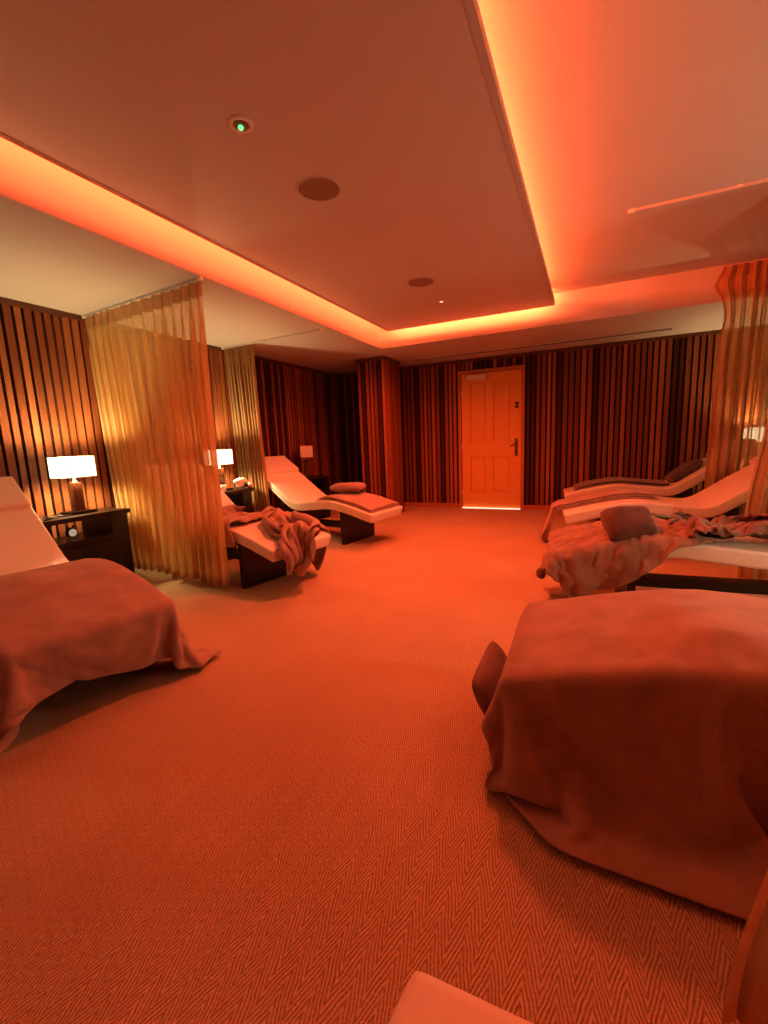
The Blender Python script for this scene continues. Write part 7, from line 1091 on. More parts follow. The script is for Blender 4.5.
-3,6,12,-11,-5,-2,0,1,1,-1,0,0,9,-8,-3,12,-4,19,6,-7,3,-1,2,-3,1,-1,2,-2,-4,2,5,1,3,-7,-8,8,4,1,4,-7,-8,3,4,3,3,-3,-3,1,-23,9,-11,-2,5,0,-4,1,-4,8,-2,-4,
1,0,0,1,-2,0,0,3,7,-9,2,-1,-4,-1,1,3,5,7,15,1,-5,4,-5,4,-3,-3,4,1,4,-1,-9,3,5,0,3,0,-10,0,5,2,3,0,-5,0,1,-9,-20,3,5,-1,-3,0,-4,5,0,-3,1,-1,0,1,
-1,0,0,2,0,-2,0,-1,2,-2,2,0,-2,-1,0,2,5,5,12,6,3,-12,2,6,0,6,-12,-3,9,0,0,8,-14,0,5,3,0,3,-8,2,1,-1,-29,1,9,-2,-3,0,-3,-1,2,-1,1,0,3,-3,0,-2,1,0,
1,1,-3,2,-2,0,0,0,-1,1,0,0,-1,0,0,0,3,4,6,6,9,4,-7,-4,7,0,1,7,-13,2,2,2,-1,6,-8,2,0,1,0,-26,3,4,-4,-1,-3,-2,1,2,0,4,-2,-4,2,-1,0,0,0,4,-5,1,
-1,0,0,1,-1,0,-1,0,1,0,0,-1,0,0,-1,1,0,3,4,4,11,5,5,1,-9,0,0,4,1,5,-8,1,1,1,1,-1,-27,15,-14,3,-3,-2,0,2,-1,9,-9,1,-2,2,-2,0,0,5,-4,0,1,-2,0,0,
0,0,1,-1,0,-1,0,0,1,0,-1,1,-1,1,-1,0,0,0,3,3,5,8,7,5,1,-1,-6,1,2,1,3,-4,0,-12,-16,3,-2,0,2,1,-4,11,-11,1,-2,4,-3,0,0,3,0,-3,2,-1,-1,0,0,-1,1,0,
0,0,0,0,0,0,-1,1,-1,1,-1,1,-1,0,1,-1,-1,1,0,3,3,5,7,6,5,3,0,-3,-2,2,-28,-1,0,1,0,5,0,4,-8,0,-1,4,-4,0,0,1,3,-4,1,0,-2,1,0,0,0,1,0,-1,0,0,
0,-1,0,1,-1,1,-1,1,-1,1,0,-1,1,0,-1,0,0,-1,0,0,3,3,4,6,5,9,3,-28,0,0,0,5,-3,-1,1,-1,-1,2,0,-1,1,-2,4,-3,-1,2,-2,0,0,0,0,3,-1,-2,0,0,0,-1,1,0,
-1,1,-1,1,-1,1,-1,0,1,-1,0,1,0,-1,0,1,0,-1,1,-1,0,1,2,4,-29,1,0,3,1,-2,-1,0,-1,0,4,-1,-2,0,4,-3,-1,0,0,-1,0,0,0,3,-1,-3,1,0,0,-1,1,0,-1,1,-1,1,
-1,1,-1,1,0,-1,0,1,-1,0,1,0,-1,0,1,-1,1,0,0,0,-1,-28,-1,2,4,0,-4,1,6,-7,2,-1,-1,2,-2,1,-1,-1,2,-1,-1,0,0,4,-2,-3,1,-1,1,-1,1,0,0,0,0,0,0,0,0,0,
-1,0,1,0,-1,1,0,-1,0,1,0,-1,1,-1,0,0,1,0,-29,1,6,0,-6,-1,11,-6,-2,7,-5,-4,0,1,-1,0,1,0,-2,1,0,4,-2,-1,-1,0,0,1,0,0,-1,0,0,-1,1,-1,1,-1,0,1,0,-1,
0,1,-1,0,1,0,-1,0,1,-1,0,1,0,-1,0,-28,5,1,-5,-2,8,-4,-1,7,-8,-1,0,0,0,1,-1,3,-2,-1,0,5,-3,-2,-1,1,-1,1,-1,1,-1,1,-1,1,0,0,0,0,0,0,-1,0,1,0,-1,1,
0,-1,0,0,1,-1,1,0,-1,0,1,0,-24,2,-6,0,2,1,-2,-1,0,-1,1,0,0,3,-3,2,-1,-1,0,5,-4,-1,0,0,-1,1,-1,1,-1,1,-1,1,-1,1,-1,1,-1,0,0,0,1,-1,0,1,-1,0,1,0,
0,-1,1,-1,1,0,0,-1,0,-26,-2,1,0,1,-1,-1,0,1,-1,0,1,0,0,-1,3,-3,-1,5,-4,1,-1,0,-1,1,0,0,-1,1,-1,1,-1,1,-1,1,-1,1,0,0,0,-1,0,1,-1,0,1,-1,0,1,0,-1,
1,-1,0,1,0,0,-27,-1,1,-1,3,-2,0,-1,-1,2,-1,-1,3,-3,3,-1,-1,3,-3,3,-3,1,-1,0,0,-1,1,0,0,0,0,0,-1,1,0,0,-1,0,0,1,0,0,-1,1,0,-1,1,0,-1,0,1,-1,0,1,
-1,0,1,-5,-14,-7,-1,0,0,-1,0,0,0,0,0,2,-2,4,-4,2,-2,4,-5,1,0,-1,1,-1,1,-1,1,-1,1,-1,1,0,0,-1,1,0,0,0,-1,0,0,1,-1,1,0,-1,1,0,0,-1,1,0,-1,0,1,-1,
1,2,-18,-6,-7,0,1,-2,1,1,-2,6,-5,3,-1,-1,-1,5,-5,0,0,0,0,-1,1,-1,1,-1,1,-1,1,-1,1,-1,1,-1,1,0,0,0,0,0,-1,1,-1,1,0,-1,0,1,0,-1,1,0,0,-1,1,0,-5,0,
16,-19,-15,-7,22,-18,-4,13,-8,-4,7,-7,4,2,-5,-1,2,0,-2,1,0,-1,1,-1,1,-1,1,-1,1,-1,1,-1,1,-1,0,0,0,0,1,0,-1,1,-1,1,0,0,-1,0,1,-1,0,1,0,0,0,-7,3,4,14,4,
-22,-12,-8,-1,2,-4,1,-2,5,-2,-3,0,1,-1,-1,1,-1,1,0,-1,1,-1,1,-1,1,0,0,-1,1,-1,1,0,0,0,0,-1,0,1,-1,1,-1,0,1,0,0,-1,0,1,-1,1,0,-1,7,-9,-1,1,-19,39,-39,15,
16,-37,4,22,-27,0,1,0,0,1,-1,0,1,-1,0,0,1,-1,2,-1,-1,2,-2,0,2,-2,1,-1,0,-1,1,0,0,0,-1,1,-1,1,0,-1,0,1,0,0,-1,1,0,1,0,1,-3,-2,-16,9,3,28,-16,-4,6,-18,
0,18,-11,-22,-1,0,-1,1,0,-1,1,-1,1,-1,2,0,-1,1,0,0,-1,0,0,-1,1,-1,1,-1,0,1,0,0,-1,1,-1,0,1,0,-1,0,1,0,0,0,0,-1,1,-2,-9,1,8,-17,23,15,-41,3,10,-4,15,-13,
7,9,-9,-11,-8,-4,-2,0,0,0,3,-1,-2,1,2,-1,0,-1,0,1,-1,0,1,-1,0,0,-1,1,0,0,-1,1,0,-1,0,1,0,-1,1,0,1,-1,-1,1,-2,-14,8,7,7,-5,-8,0,1,2,5,-8,-2,9,-1,-1,
-5,9,-4,-8,-8,-4,-4,-4,-1,1,2,1,-1,0,1,-1,1,-1,0,0,0,0,0,0,-1,0,1,0,-1,0,0,1,-1,0,1,0,0,0,0,-1,1,2,-4,4,0,8,-13,-6,3,2,1,0,-6,5,11,-9,-7,10,-2,-4,
-4,13,-3,-3,-11,-5,-5,-4,-2,-1,1,1,0,-1,2,-2,0,1,-1,0,1,0,0,-1,0,1,0,0,-1,0,1,-1,0,1,-1,1,-1,1,2,-1,0,5,-2,-10,-3,4,4,-2,0,-8,12,3,-11,8,2,-8,-6,18,-7,-1,
-11,16,0,-2,-5,-12,-7,-2,-3,-2,-1,0,1,1,0,0,0,-1,1,0,0,0,-1,0,0,0,1,-1,1,0,-1,1,0,-1,2,1,-1,2,2,-3,-10,-1,5,4,-2,-2,15,-9,-2,1,1,-2,-12,16,-1,-5,-11,13,2,-3,
0,-7,10,-2,-15,14,-10,-6,-5,-3,-4,-1,0,1,1,-1,0,0,1,0,0,0,0,-1,1,0,0,0,0,-1,-2,1,3,-1,3,5,-13,-5,2,5,1,-1,-5,8,2,-2,1,1,-15,11,7,-6,-10,6,11,-8,1,0,0,3,
-9,-1,3,7,0,-1,-3,-5,-9,-4,-5,-4,-1,0,0,0,0,0,0,1,-1,1,0,0,0,0,0,-3,3,4,-2,3,-2,-9,-4,5,4,1,1,2,-4,5,-3,1,-13,6,10,-2,-10,0,9,2,-3,3,-7,5,-2,0,-5,1,
5,-5,4,-1,-2,7,-1,-2,-4,-8,-7,-5,-4,-2,0,0,-1,1,1,0,1,0,-1,0,-2,-1,8,-3,6,-11,-5,0,4,4,0,0,0,0,6,-10,-4,0,10,4,-10,-5,6,6,0,2,-4,-1,6,-7,-10,6,-3,9,-3,2,
-3,5,-7,5,-3,-1,7,0,-1,-7,-5,-7,-5,-4,-4,2,7,-2,-3,-1,-1,-3,-1,5,2,-2,-6,-4,2,5,3,-1,1,-1,-3,0,-2,-6,9,9,-7,-7,1,7,3,0,-1,-5,5,3,-12,-3,7,2,-3,1,1,0,0,-1,
1,-2,6,-3,-2,2,-5,9,0,-1,-3,-8,9,-26,5,8,1,-2,-4,-1,4,4,-5,-4,-4,5,5,1,-1,0,-1,-1,-2,-4,2,12,-4,-6,-4,6,4,2,-1,-3,1,6,-6,-11,3,5,2,-2,-1,2,1,-2,-1,2,0,2,
-1,-1,1,0,0,-5,5,-15,5,5,16,-30,-5,8,5,-5,-2,-1,11,-10,-1,1,5,2,0,0,1,-2,-2,-2,-4,10,2,-4,-8,5,5,2,1,-1,-3,5,1,-13,-1,2,4,2,-3,1,1,0,-1,-1,2,1,1,-4,3,1,
0,-1,-3,-2,-5,0,0,16,8,-26,-11,1,-17,0,-1,-1,4,8,2,6,0,-1,0,0,-1,-4,-1,2,6,0,-9,1,6,0,5,-2,0,0,3,-5,-8,-1,2,5,0,-2,1,0,0,0,0,0,2,1,-2,7,-4,-1,-1,-2,
-4,-3,0,-3,4,22,2,-24,-5,2,-4,-3,-3,-2,-3,14,2,-1,-4,-1,4,-2,-5,0,5,7,-11,-3,8,1,1,-3,4,0,1,-2,-5,-5,5,-3,6,-1,-2,1,1,0,-2,0,1,1,1,2,2,-3,0,-1,-1,-7,-1,0,
-2,0,9,19,3,-26,29,0,-1,0,-1,-1,-1,-4,-3,-3,-4,-5,-15,0,2,15,-10,-6,8,0,1,1,-2,1,2,2,-4,-16,6,-4,11,1,1,-8,5,1,-1,1,-1,1,2,0,2,2,-6,3,-2,2,-10,0,1,-3,0,4,
-12,30,8,29,0,0,0,0,0,-1,0,0,0,0,1,-2,-6,-6,-15,-5,6,0,2,0,0,-2,0,1,-5,-14,4,-3,6,10,4,-5,-6,10,-6,1,-1,1,0,1,1,2,1,0,0,-5,-4,-4,1,2,-4,0,1,16,-30,29,
29,0,0,-1,0,-1,1,1,0,0,0,0,-1,2,-1,-1,-2,-3,-5,-5,-4,-4,-2,5,-11,-11,6,-7,4,27,-13,0,-7,0,3,-3,1,0,0,1,2,-1,3,1,1,-1,-13,0,-4,7,5,-9,0,-1,13,-8,-22,28,1,-1,
0,0,1,0,0,0,0,0,0,0,-1,1,-1,0,-1,2,0,0,-2,-18,-5,-15,4,-6,2,27,-27,24,-11,-19,13,2,-4,2,1,0,-1,4,-2,4,-24,14,0,5,-11,2,8,2,-8,0,-1,1,27,-18,26,0,2,0,0,1,
0,0,0,0,-1,-1,-2,-1,0,2,2,1,1,-4,-6,-6,4,-32,-8,4,9,21,-10,-3,-10,-7,9,12,-12,-2,4,3,2,-2,-2,0,-13,-3,-6,11,2,0,6,7,-2,0,-11,0,-1,11,11,30,-1,0,0,0,-1,-1,-3,0,
0,2,1,1,1,-2,-6,-6,-7,-10,-6,-6,-4,-5,0,1,-3,-1,-2,12,26,-1,-5,-8,-4,-2,-1,2,4,7,-8,-5,-10,-6,8,-8,2,10,0,10,5,-5,8,-8,-16,-1,7,-6,26,-2,-1,0,1,1,2,2,0,-2,-5,-6,
-7,-9,-9,-6,-6,-3,-1,-1,1,-1,3,1,4,-8,-2,2,-1,4,5,5,8,-10,1,5,-5,-3,-2,-2,-2,-1,-2,-2,2,-1,25,4,11,4,6,4,0,-18,-12,-15,22,25,3,1,-1,-1,-4,-7,-6,-9,-9,-7,-6,-3,-2,1,
0,0,0,0,0,0,0,-1,1,4,1,-6,-1,-1,0,3,-2,-1,0,0,0,1,0,1,1,1,-1,0,-1,5,18,-3,30,4,0,-1,0,-10,10,-1,2,0,24,-6,-8,-7,-10,-7,-5,-4,-2,0,-1,1,0,0,-1,1,0,0,
-1,1,-1,1,0,2,-3,7,-2,11,-18,5,-6,0,0,0,0,0,-1,0,0,0,1,5,0,-2,16,-5,-6,9,11,11,9,4,4,0,1,-3,2,-9,-8,-5,-3,0,0,0,0,0,0,1,-1,0,0,0,0,0,0,0,0,0,
0,1,-2,0,0,7,-8,10,-12,-1,0,0,1,0,0,0,0,0,0,0,-1,21,-5,-3,-5,0,0,0,1,2,7,19,17,5,0,-1,-27,1,0,1,0,0,0,0,0,0,-1,1,0,0,0,-1,1,-1,1,-1,1,0,-1,1,
-1,0,1,-5,3,-2,0,0,0,-1,0,1,0,0,0,0,1,2,-4,21,-15,3,-1,1,0,0,0,0,-1,7,12,19,7,-26,0,1,0,0,0,0,0,0,0,0,0,0,0,0,0,0,0,-1,1,-1,0,1,-1,0,0,0,
5,-6,-2,0,0,0,0,0,-1,1,0,0,0,-1,2,-1,0,8,-1,1,-1,1,-1,1,0,6,0,1,0,13,658,-16,-18,-19,-18,-19,-18,-10,-28,-14,-18,-14,1,-16,-3,-20,-31,-28,-19,-17,-14,-13,-13,-12,-11,-11,-8,-9,-9,-9,
-9,-8,-7,-7,-7,-7,-6,-5,-5,-8,-10,-10,-10,-10,-10,-10,-12,-11,-12,-12,-12,-12,-13,-8,-2,0,0,-6,-1,0,1,0,8,4,-16,28,-5,-6,21,-30,28,-18,-12,2,9,4,3,1,3,2,2,2,3,0,0,0,-1,1,1,0,
0,0,1,-1,0,0,-1,0,0,0,0,0,-1,1,-1,0,1,-1,0,0,-5,0,-2,-18,-7,0,1,0,0,-5,-3,29,-28,2,34,-34,27,-10,-6,1,10,6,4,2,1,3,-1,0,0,1,1,0,0,-1,1,0,0,1,0,-1,
1,0,-1,-1,0,0,0,0,0,0,-1,0,1,-1,1,-1,0,0,-10,-10,10,-7,0,0,0,2,-3,23,-31,17,17,-33,43,-1,-33,4,23,6,-2,1,0,1,-1,1,1,0,1,-1,-1,-2,3,0,0,1,-1,0,1,-1,0,-1,
0,0,0,0,0,0,-1,0,1,-1,0,0,0,0,0,0,-1,-5,-6,-1,0,0,-2,29,-35,32,2,-12,7,-36,25,-1,-2,11,11,4,-4,5,0,0,-1,1,1,0,-1,-1,1,0,1,0,0,1,0,-1,1,0,-1,0,0,0,
-1,0,-1,0,1,-1,0,0,0,0,0,0,0,-1,0,-7,1,-1,0,25,-37,25,-26,-2,11,-6,12,3,16,5,-27,19,9,6,1,0,-1,1,1,0,0,-3,2,0,2,-1,0,1,-1,0,1,0,-1,-1,0,0,0,0,0,-1,
1,-1,0,0,0,-1,1,0,0,-1,1,0,-7,0,1,22,-35,10,-12,34,-18,-18,6,29,-34,0,20,22,-20,-4,-7,22,14,1,1,-7,7,-2,3,-2,2,-1,1,1,-1,1,0,0,0,-1,-1,0,0,0,0,-1,1,-1,1,0,
-1,0,0,-1,0,1,0,-1,1,-6,2,18,-32,10,1,26,-37,20,-8,1,-1,-15,18,-23,0,3,6,18,4,-15,7,23,9,-18,16,-5,6,1,0,-1,0,0,0,1,-1,0,-1,0,0,0,0,0,0,-1,1,-1,0,1,-1,0,
0,0,-1,0,1,-1,-3,18,-33,10,1,23,-35,20,-19,11,24,-46,41,-26,11,3,0,9,-4,-1,0,16,-9,-18,30,-2,8,-1,0,1,0,0,0,-1,0,0,0,-1,0,0,0,0,0,-1,1,-1,0,0,0,0,0,0,0,0,
0,0,0,4,-26,24,-9,23,-35,24,-22,12,23,-36,20,-6,-3,7,12,-9,-10,16,-20,34,-9,-28,28,-17,4,-2,14,8,4,4,0,0,0,-1,0,-1,0,0,0,0,0,-1,0,0,0,0,0,-1,0,1,0,0,-1,1,0,0,
-7,4,-11,31,-36,29,-26,10,21,-33,11,19,-20,2,18,-19,14,-6,-9,23,-5,-20,2,-2,18,-18,21,-13,0,5,7,9,4,6,1,0,-2,0,-1,0,0,-1,0,1,-1,1,-1,0,0,0,-1,0,0,1,-1,1,0,-3,3,19,
-36,30,-30,16,-4,-7,1,14,-2,-17,28,-23,7,-4,10,13,0,-20,-9,14,8,-15,8,1,-3,1,1,-1,-1,4,3,8,5,4,4,2,0,-2,-1,1,-1,1,-1,0,0,0,0,0,0,0,0,0,-1,1,8,5,-30,31,-30,20,
-14,13,-21,19,20,-38,11,-5,18,-7,1,10,4,-13,-14,3,12,-3,-1,2,1,-1,0,0,-1,1,-1,-1,-3,2,3,3,8,5,5,5,0,1,-1,-1,0,0,0,0,0,-1,0,1,0,0,-1,3,-15,21,-26,24,-16,3,-9,15,
25,-39,2,10,14,-18,7,3,10,-4,-18,-6,15,-1,-1,2,1,0,-1,1,-2,2,-2,1,-1,0,0,-1,0,-3,1,3,3,9,5,4,4,2,0,0,-1,-1,1,0,-1,0,1,0,-11,6,-10,7,6,8,0,-8,27,-34,-7,13,
18,-25,9,2,14,0,-15,-13,6,8,3,-8,5,2,-1,-2,2,3,-5,1,-1,0,1,-2,0,-1,1,0,-1,1,-4,1,2,4,8,6,4,4,2,1,0,-1,0,0,0,-5,1,-1,4,-6,-12,3,40,-24,-13,6,24,-28,10,3,
8,4,-8,-17,-1,13,0,-4,4,0,11,-24,14,2,-7,4,-1,1,1,-1,-1,0,-1,1,-1,0,-2,2,-1,1,0,-4,0,2,3,7,7,4,5,2,1,0,-5,0,0,9,-22,23,-6,2,-8,-2,13,0,-4,9,-8,13,-3,-14,
-10,7,7,0,0,0,14,-27,16,-3,-5,7,-3,1,2,0,-1,-1,-1,3,-5,0,1,0,-1,1,-1,0,1,-1,1,0,-3,-2,2,2,7,5,6,-5,0,7,-18,27,-24,21,-9,-7,0,24,-32,26,-19,24,-1,-9,-16,-1,13,0,
-1,1,15,-29,13,-2,8,-1,-6,3,3,-1,-1,0,-1,2,-6,3,-1,-1,0,0,-1,1,-1,0,1,-1,0,1,-1,0,0,-2,3,-6,-5,0,-7,27,-30,26,0,-32,12,10,-3,-6,-5,15,5,1,-13,-8,8,6,0,0,16,-30,
14,-1,-1,-4,2,6,3,0,-1,0,-2,2,-4,2,-3,-1,-1,1,-1,1,-1,1,0,-1,0,0,0,1,0,0,-2,1,-3,-5,0,21,-32,11,2,-20,4,6,36,-37,15,-2,9,2,-7,-14,-1,13,0,0,17,-31,20,-2,1,0,
1,3,0,-1,-2,-1,-1,0,-1,1,-4,-1,0,-1,-1,1,-1,1,-1,0,0,1,-1,0,0,0,0,1,-1,-3,-4,19,-31,18,-6,-16,8,9,26,-26,-2,5,3,8,0,-17,-7,8,6,0,16,-30,12,2,1,0,1,1,0,0,
-1,0,-1,-1,1,-1,-1,-1,0,-1,1,0,-1,1,-1,0,0,1,-1,1,-1,0,0,0,1,-3,-4,12,-28,10,3,2,4,-8,6,0,-5,0,10,-1,5,-7,-15,-1,14,0,17,-29,7,12,-7,0,2,0,1,-1,1,0,-1,-1,
0,-1,-1,0,0,-1,0,-1,0,1,-1,0,1,-1,0,0,0,1,-1,0,1,2,-6,-2,-14,8,0,-3,11,-14,7,7,-2,-6,3,-2,15,1,-17,-8,10,5,16,-21,-2,14,-13,5,2,0,1,0,1,-1,0,-1,0,-1,0,0,
-1,-1,0,0,0,0,-1,1,0,-1,0,0,0,0,0,1,0,-1,0,-4,-1,-13,10,6,-3,-15,13,-2,13,-11,-8,12,1,7,-7,-16,0,14,14,-14,-15,20,-11,4,1,1,1,1,1,0,0,-1,0,-1,0,-1,-1,0,-1,-1,
0,0,0,1,-1,0,0,0,0,0,0,0,0,0,0,-1,-3,-1,-31,7,10,2,11,-7,4,6,-9,-1,8,10,0,-16,-9,13,14,-7,-22,19,-6,9,-5,0,1,1,1,0,0,0,0,-1,0,-1,-1,1,-1,0,-1,-1,1,-1,
0,0,0,0,1,-1,0,0,0,0,0,1,-3,-4,1,-30,1,4,5,12,9,-3,2,-6,2,1,12,-10,-12,1,17,4,-27,19,-1,8,-12,4,1,0,0,1,1,0,0,-1,0,0,-1,0,-1,0,-1,0,0,-1,1,-1,0,0,
0,0,0,0,0,0,0,0,2,-5,-2,-1,-30,1,-1,3,-1,9,21,-30,19,8,19,-27,6,-12,16,13,-32,18,1,8,-15,6,1,-1,1,1,0,0,1,-1,0,0,-1,0,0,-1,0,0,0,-1,-1,0,0,1,0,-1,0,0,
0,0,0,0,0,0,-4,-2,1,-30,0,1,-1,4,3,-3,1,11,24,-31,25,-16,1,25,-31,17,1,7,-15,7,6,-5,0,0,1,0,0,0,0,0,-1,0,0,-1,0,0,-1,0,0,0,-1,1,-1,0,0,0,0,0,0,0,
0,1,-2,-5,1,0,-30,1,-1,1,0,12,-7,13,-18,1,24,-11,-11,29,-6,3,0,7,-14,8,0,-5,10,-11,1,0,4,-9,0,4,-7,2,4,-5,5,-1,1,7,-3,0,1,0,-1,0,0,0,0,0,0,0,0,0,2,-5,
-3,0,0,-30,0,0,0,9,-6,-1,9,-10,2,1,0,-1,1,-3,19,5,-2,10,1,0,-3,-5,5,-3,5,-14,3,4,-5,-1,1,2,-2,1,4,-4,5,2,-2,1,0,0,0,0,0,-1,1,0,0,0,0,1,-5,-2,0,0,
-30,1,-1,2,0,-1,11,-11,9,1,-3,-5,7,-7,1,-2,-1,1,4,6,7,9,3,3,0,-14,3,1,1,-8,4,1,1,0,-3,5,0,-4,9,-1,-1,0,0,0,0,0,0,0,0,0,0,0,-2,-4,0,0,0,-30,0,0,
6,-5,0,0,0,1,0,0,-1,0,1,1,-1,1,0,0,-1,0,2,5,3,4,10,5,2,-12,1,0,1,0,0,-1,0,7,-6,3,4,-2,0,0,0,0,0,0,0,0,0,0,1,-4,-3,1,-1,0,-30,0,1,-1,1,-1,
2,0,0,0,-1,1,-1,2,0,-1,0,1,-1,0,1,0,-2,0,0,3,4,3,7,9,3,-3,-5,3,1,-5,6,1,-6,7,-1,0,0,0,-1,1,0,0,0,0,0,2,-6,-2,0,0,0,-30,0,0,1,0,1,0,0,0,
0,0,-1,0,3,-2,0,0,0,1,0,1,-2,0,0,3,-3,-2,0,0,4,7,2,5,10,2,3,-6,2,-1,-3,4,0,-1,0,0,0,0,0,0,0,0,-1,-4,-1,0,0,0,-29,0,0,0,0,0,0,1,0,-1,0,0,
3,0,-2,0,1,0,-1,2,-2,0,1,1,-2,0,0,0,1,-1,-1,4,-5,2,4,4,4,9,5,2,2,-2,-1,-1,1,-1,0,0,0,0,0,-2,-3,0,-1,1,-1,-30,0,1,0,0,1,-1,1,0,0,0,0,3,-3,0,
0,0,0,2,-2,1,0,0,0,-1,0,0,0,-1,0,0,0,0,-1,0,-1,1,0,4,4,5,7,6,4,1,-1,-1,-1,0,0,1,-3,-4,0,1,0,0,-29,0,1,-1,0,0,1,1,-1,-1,0,0,0,0,1,1,-1,2,
-2,0,0,1,0,-1,1,-1,0,-1,1,0,0,-1,0,0,0,0,-1,1,-1,0,-1,1,3,4,5,7,6,3,3,-1,-1,-7,1,0,0,-1,1,-29,0,0,0,1,-1,1,0,0,0,0,0,0,0,0,0,1,0,0,0,-1,
0,0,0,0,0,0,0,1,0,0,-2,2,-2,-1,0,1,0,0,-1,1,0,-1,0,0,0,2,4,4,6,5,1,1,0,0,0,0,-29,0,0,0,0,0,1,0,-1,0,0,0,1,0,0,1,1,-2,0,0,1,0,0,-1,
0,0,0,1,-1,-1,1,-1,-1,0,1,0,0,-1,1,0,-1,1,0,0,-1,1,0,-1,-1,0,1,3,12,8,1,1,-1,-30,1,0,0,0,1,1,-2,1,0,0,0,0,1,0,0,0,0,-1,1,0,0,-1,1,-1,0,0,
0,1,0,-1,-1,0,0,0,-1,0,1,-1,0,1,0,0,-1,1,0,0,1,-1,4,-3,3,-1,5,9,5,1,-28,-1,1,-1,1,0,0,0,-1,0,0,0,0,1,0,1,-1,0,1,0,0,-1,0,0,0,0,0,1,-1,0,
-1,0,-1,1,0,0,0,0,0,0,0,-1,1,0,0,0,0,0,0,2,0,0,2,0,2,5,9,-25,2,0,0,-2,-3,-1,0,1,0,0,0,0,0,1,0,0,-1,1,0,-1,1,-1,0,0,0,1,-1,-1,1,0,-2,1,
-1,0,0,1,-1,1,0,-1,1,-1,1,0,0,-1,0,2,1,-1,1,0,2,0,1,2,-28,-1,0,2,-1,2,-2,0,-1,0,0,0,1,1,0,-1,0,1,0,-1,1,-1,1,-1,1,0,-1,0,1,-2,0,0,0,0,0,0,
-1,1,0,-1,1,0,0,0,0,-1,1,0,0,1,1,0,0,1,2,2,-3,2,-4,-2,-3,-2,-3,-4,-3,-3,-3,-1,-1,1,0,-1,0,-1,1,-1,1,-1,1,0,0,-1,0,1,7,-8,3,-4,0,0,1,-1,0,0,0,0,
0,0,-1,1,0,0,0,0,0,2,0,-1,1,0,0,6,-5,6,0,2,0,0,0,2,3,2,0,0,-3,-8,-9,-8,-5,-4,1,0,0,0,0,-1,1,-1,0,0,3,3,5,-11,-1,0,-1,2,-2,0,1,0,-1,1,0,0,
0,0,-1,1,0,0,2,0,-1,0,1,0,-2,12,-9,0,0,0,3,6,1,-1,-3,-3,-4,-2,6,1,-3,-3,-4,-6,-6,-4,-3,-1,-1,-1,0,1,1,10,-7,-3,2,-5,0,0,0,0,0,-1,1,0,0,-1,1,-1,1,0,
0,1,1,5,-6,0,1,0,-1,0,6,15,0,2,7,2,-3,-3,-3,-4,0,1,1,-4,3,4,3,2,2,0,-8,2,-6,-8,-17,-1,2,11,-2,-8,1,-1,1,-5,5,-5,0,1,-1,-1,1,0,0,0,0,10,-9,0,-1,10,
-5,-4,-1,2,0,1,-2,8,-6,13,0,-5,-3,-5,-1,-1,3,2,1,2,5,4,2,-1,-2,-6,-7,-1,-14,-7,-5,3,-2,5,0,2,-7,-4,0,2,4,-5,-1,1,1,-1,-1,0,0,0,0,7,3,12,-17,0,4,-7,-2,1,
0,5,-3,3,-6,23,2,-1,0,-1,4,2,4,6,0,1,-2,-4,-9,-8,-7,-6,-6,-3,0,1,4,4,8,-2,-3,0,1,14,-21,-5,-1,-1,1,0,0,0,0,0,-1,0,2,6,12,-13,13,-4,-10,-1,-4,0,0,0,-1,20,
-2,-13,4,13,4,0,2,-1,-2,-4,-10,-6,-7,-8,-6,-3,0,2,3,7,6,5,6,1,1,7,-14,7,-13,-1,-2,2,-7,-5,-3,-3,3,0,-1,1,2,1,3,2,3,3,11,-13,3,1,-18,3,2,6,6,16,-25,-5,2,-4,
16,-6,-6,-9,-7,-6,-5,-4,-1,2,5,6,5,9,2,3,1,0,-3,-2,0,-1,-4,16,-32,12,-5,2,4,3,-10,5,3,-1,0,0,0,-2,-2,-2,-2,0,1,2,-8,2,-5,10,10,10,2,0,-27,28,4,-8,-16,-17,-7,-3,
-1,2,4,5,6,8,2,2,2,-2,-4,1,-1,-1,0,3,0,1,1,2,-12,10,-19,0,-10,22,-11,17,0,-1,2,0,-1,-1,1,-1,0,6,-21,-2,5,-11,0,9,-8,-5,0,7,6,27,-3,-6,12,-5,-27,6,6,10,4,1,
2,-1,-3,1,0,-2,2,3,-2,-1,1,1,-1,0,-1,6,-13,8,3,-3,-18,27,-28,19,0,0,1,-1,0,0,1,-1,1,-2,2,0,-20,-3,25,-5,2,2,3,-11,-8,-9,-5,12,22,1,0,-1,2,0,-3,1,1,-1,0,0,
1,0,0,2,-4,1,2,0,-1,0,0,1,-6,5,0,-1,3,1,-7,14,-12,2,0,0,0,0,0,0,0,0,1,-9,18,-10,-18,11,4,3,0,-5,5,0,0,9,-31,-7,9,26,-1,0,0,1,-2,0,0,2,0,-1,0,1,
-1,0,3,0,-2,0,0,0,-1,1,0,0,0,0,4,-24,8,15,-3,0,0,0,0,0,0,0,0,0,-1,-8,9,1,-18,17,0,0,1,-1,-1,3,-16,11,2,-6,-15]),
    'R2': (58, 58, (-0.3115, 2.6721, 0.0570), [
632,-3,-19,-6,-23,-3,-22,-17,-16,-21,-18,-20,-22,-19,-11,-21,-22,3,-19,-21,-12,-20,-12,-12,-21,-26,-24,-21,-17,-20,-15,-16,-3,-20,-10,-12,-13,5,7,8,6,10,-2,6,-20,-9,3,-17,-17,-7,-6,-2,6,-12,-3,-14,5,17,-5,11,
-17,17,-16,15,-21,20,-5,-1,4,-1,3,4,-5,-11,14,1,-22,7,13,-9,6,-8,-8,13,4,2,-2,-3,8,-5,6,-17,19,-14,14,6,-25,17,-2,-20,-14,8,13,21,1,-26,1,25,-9,8,-7,-9,16,-12,9,-16,-12,24,8,1,
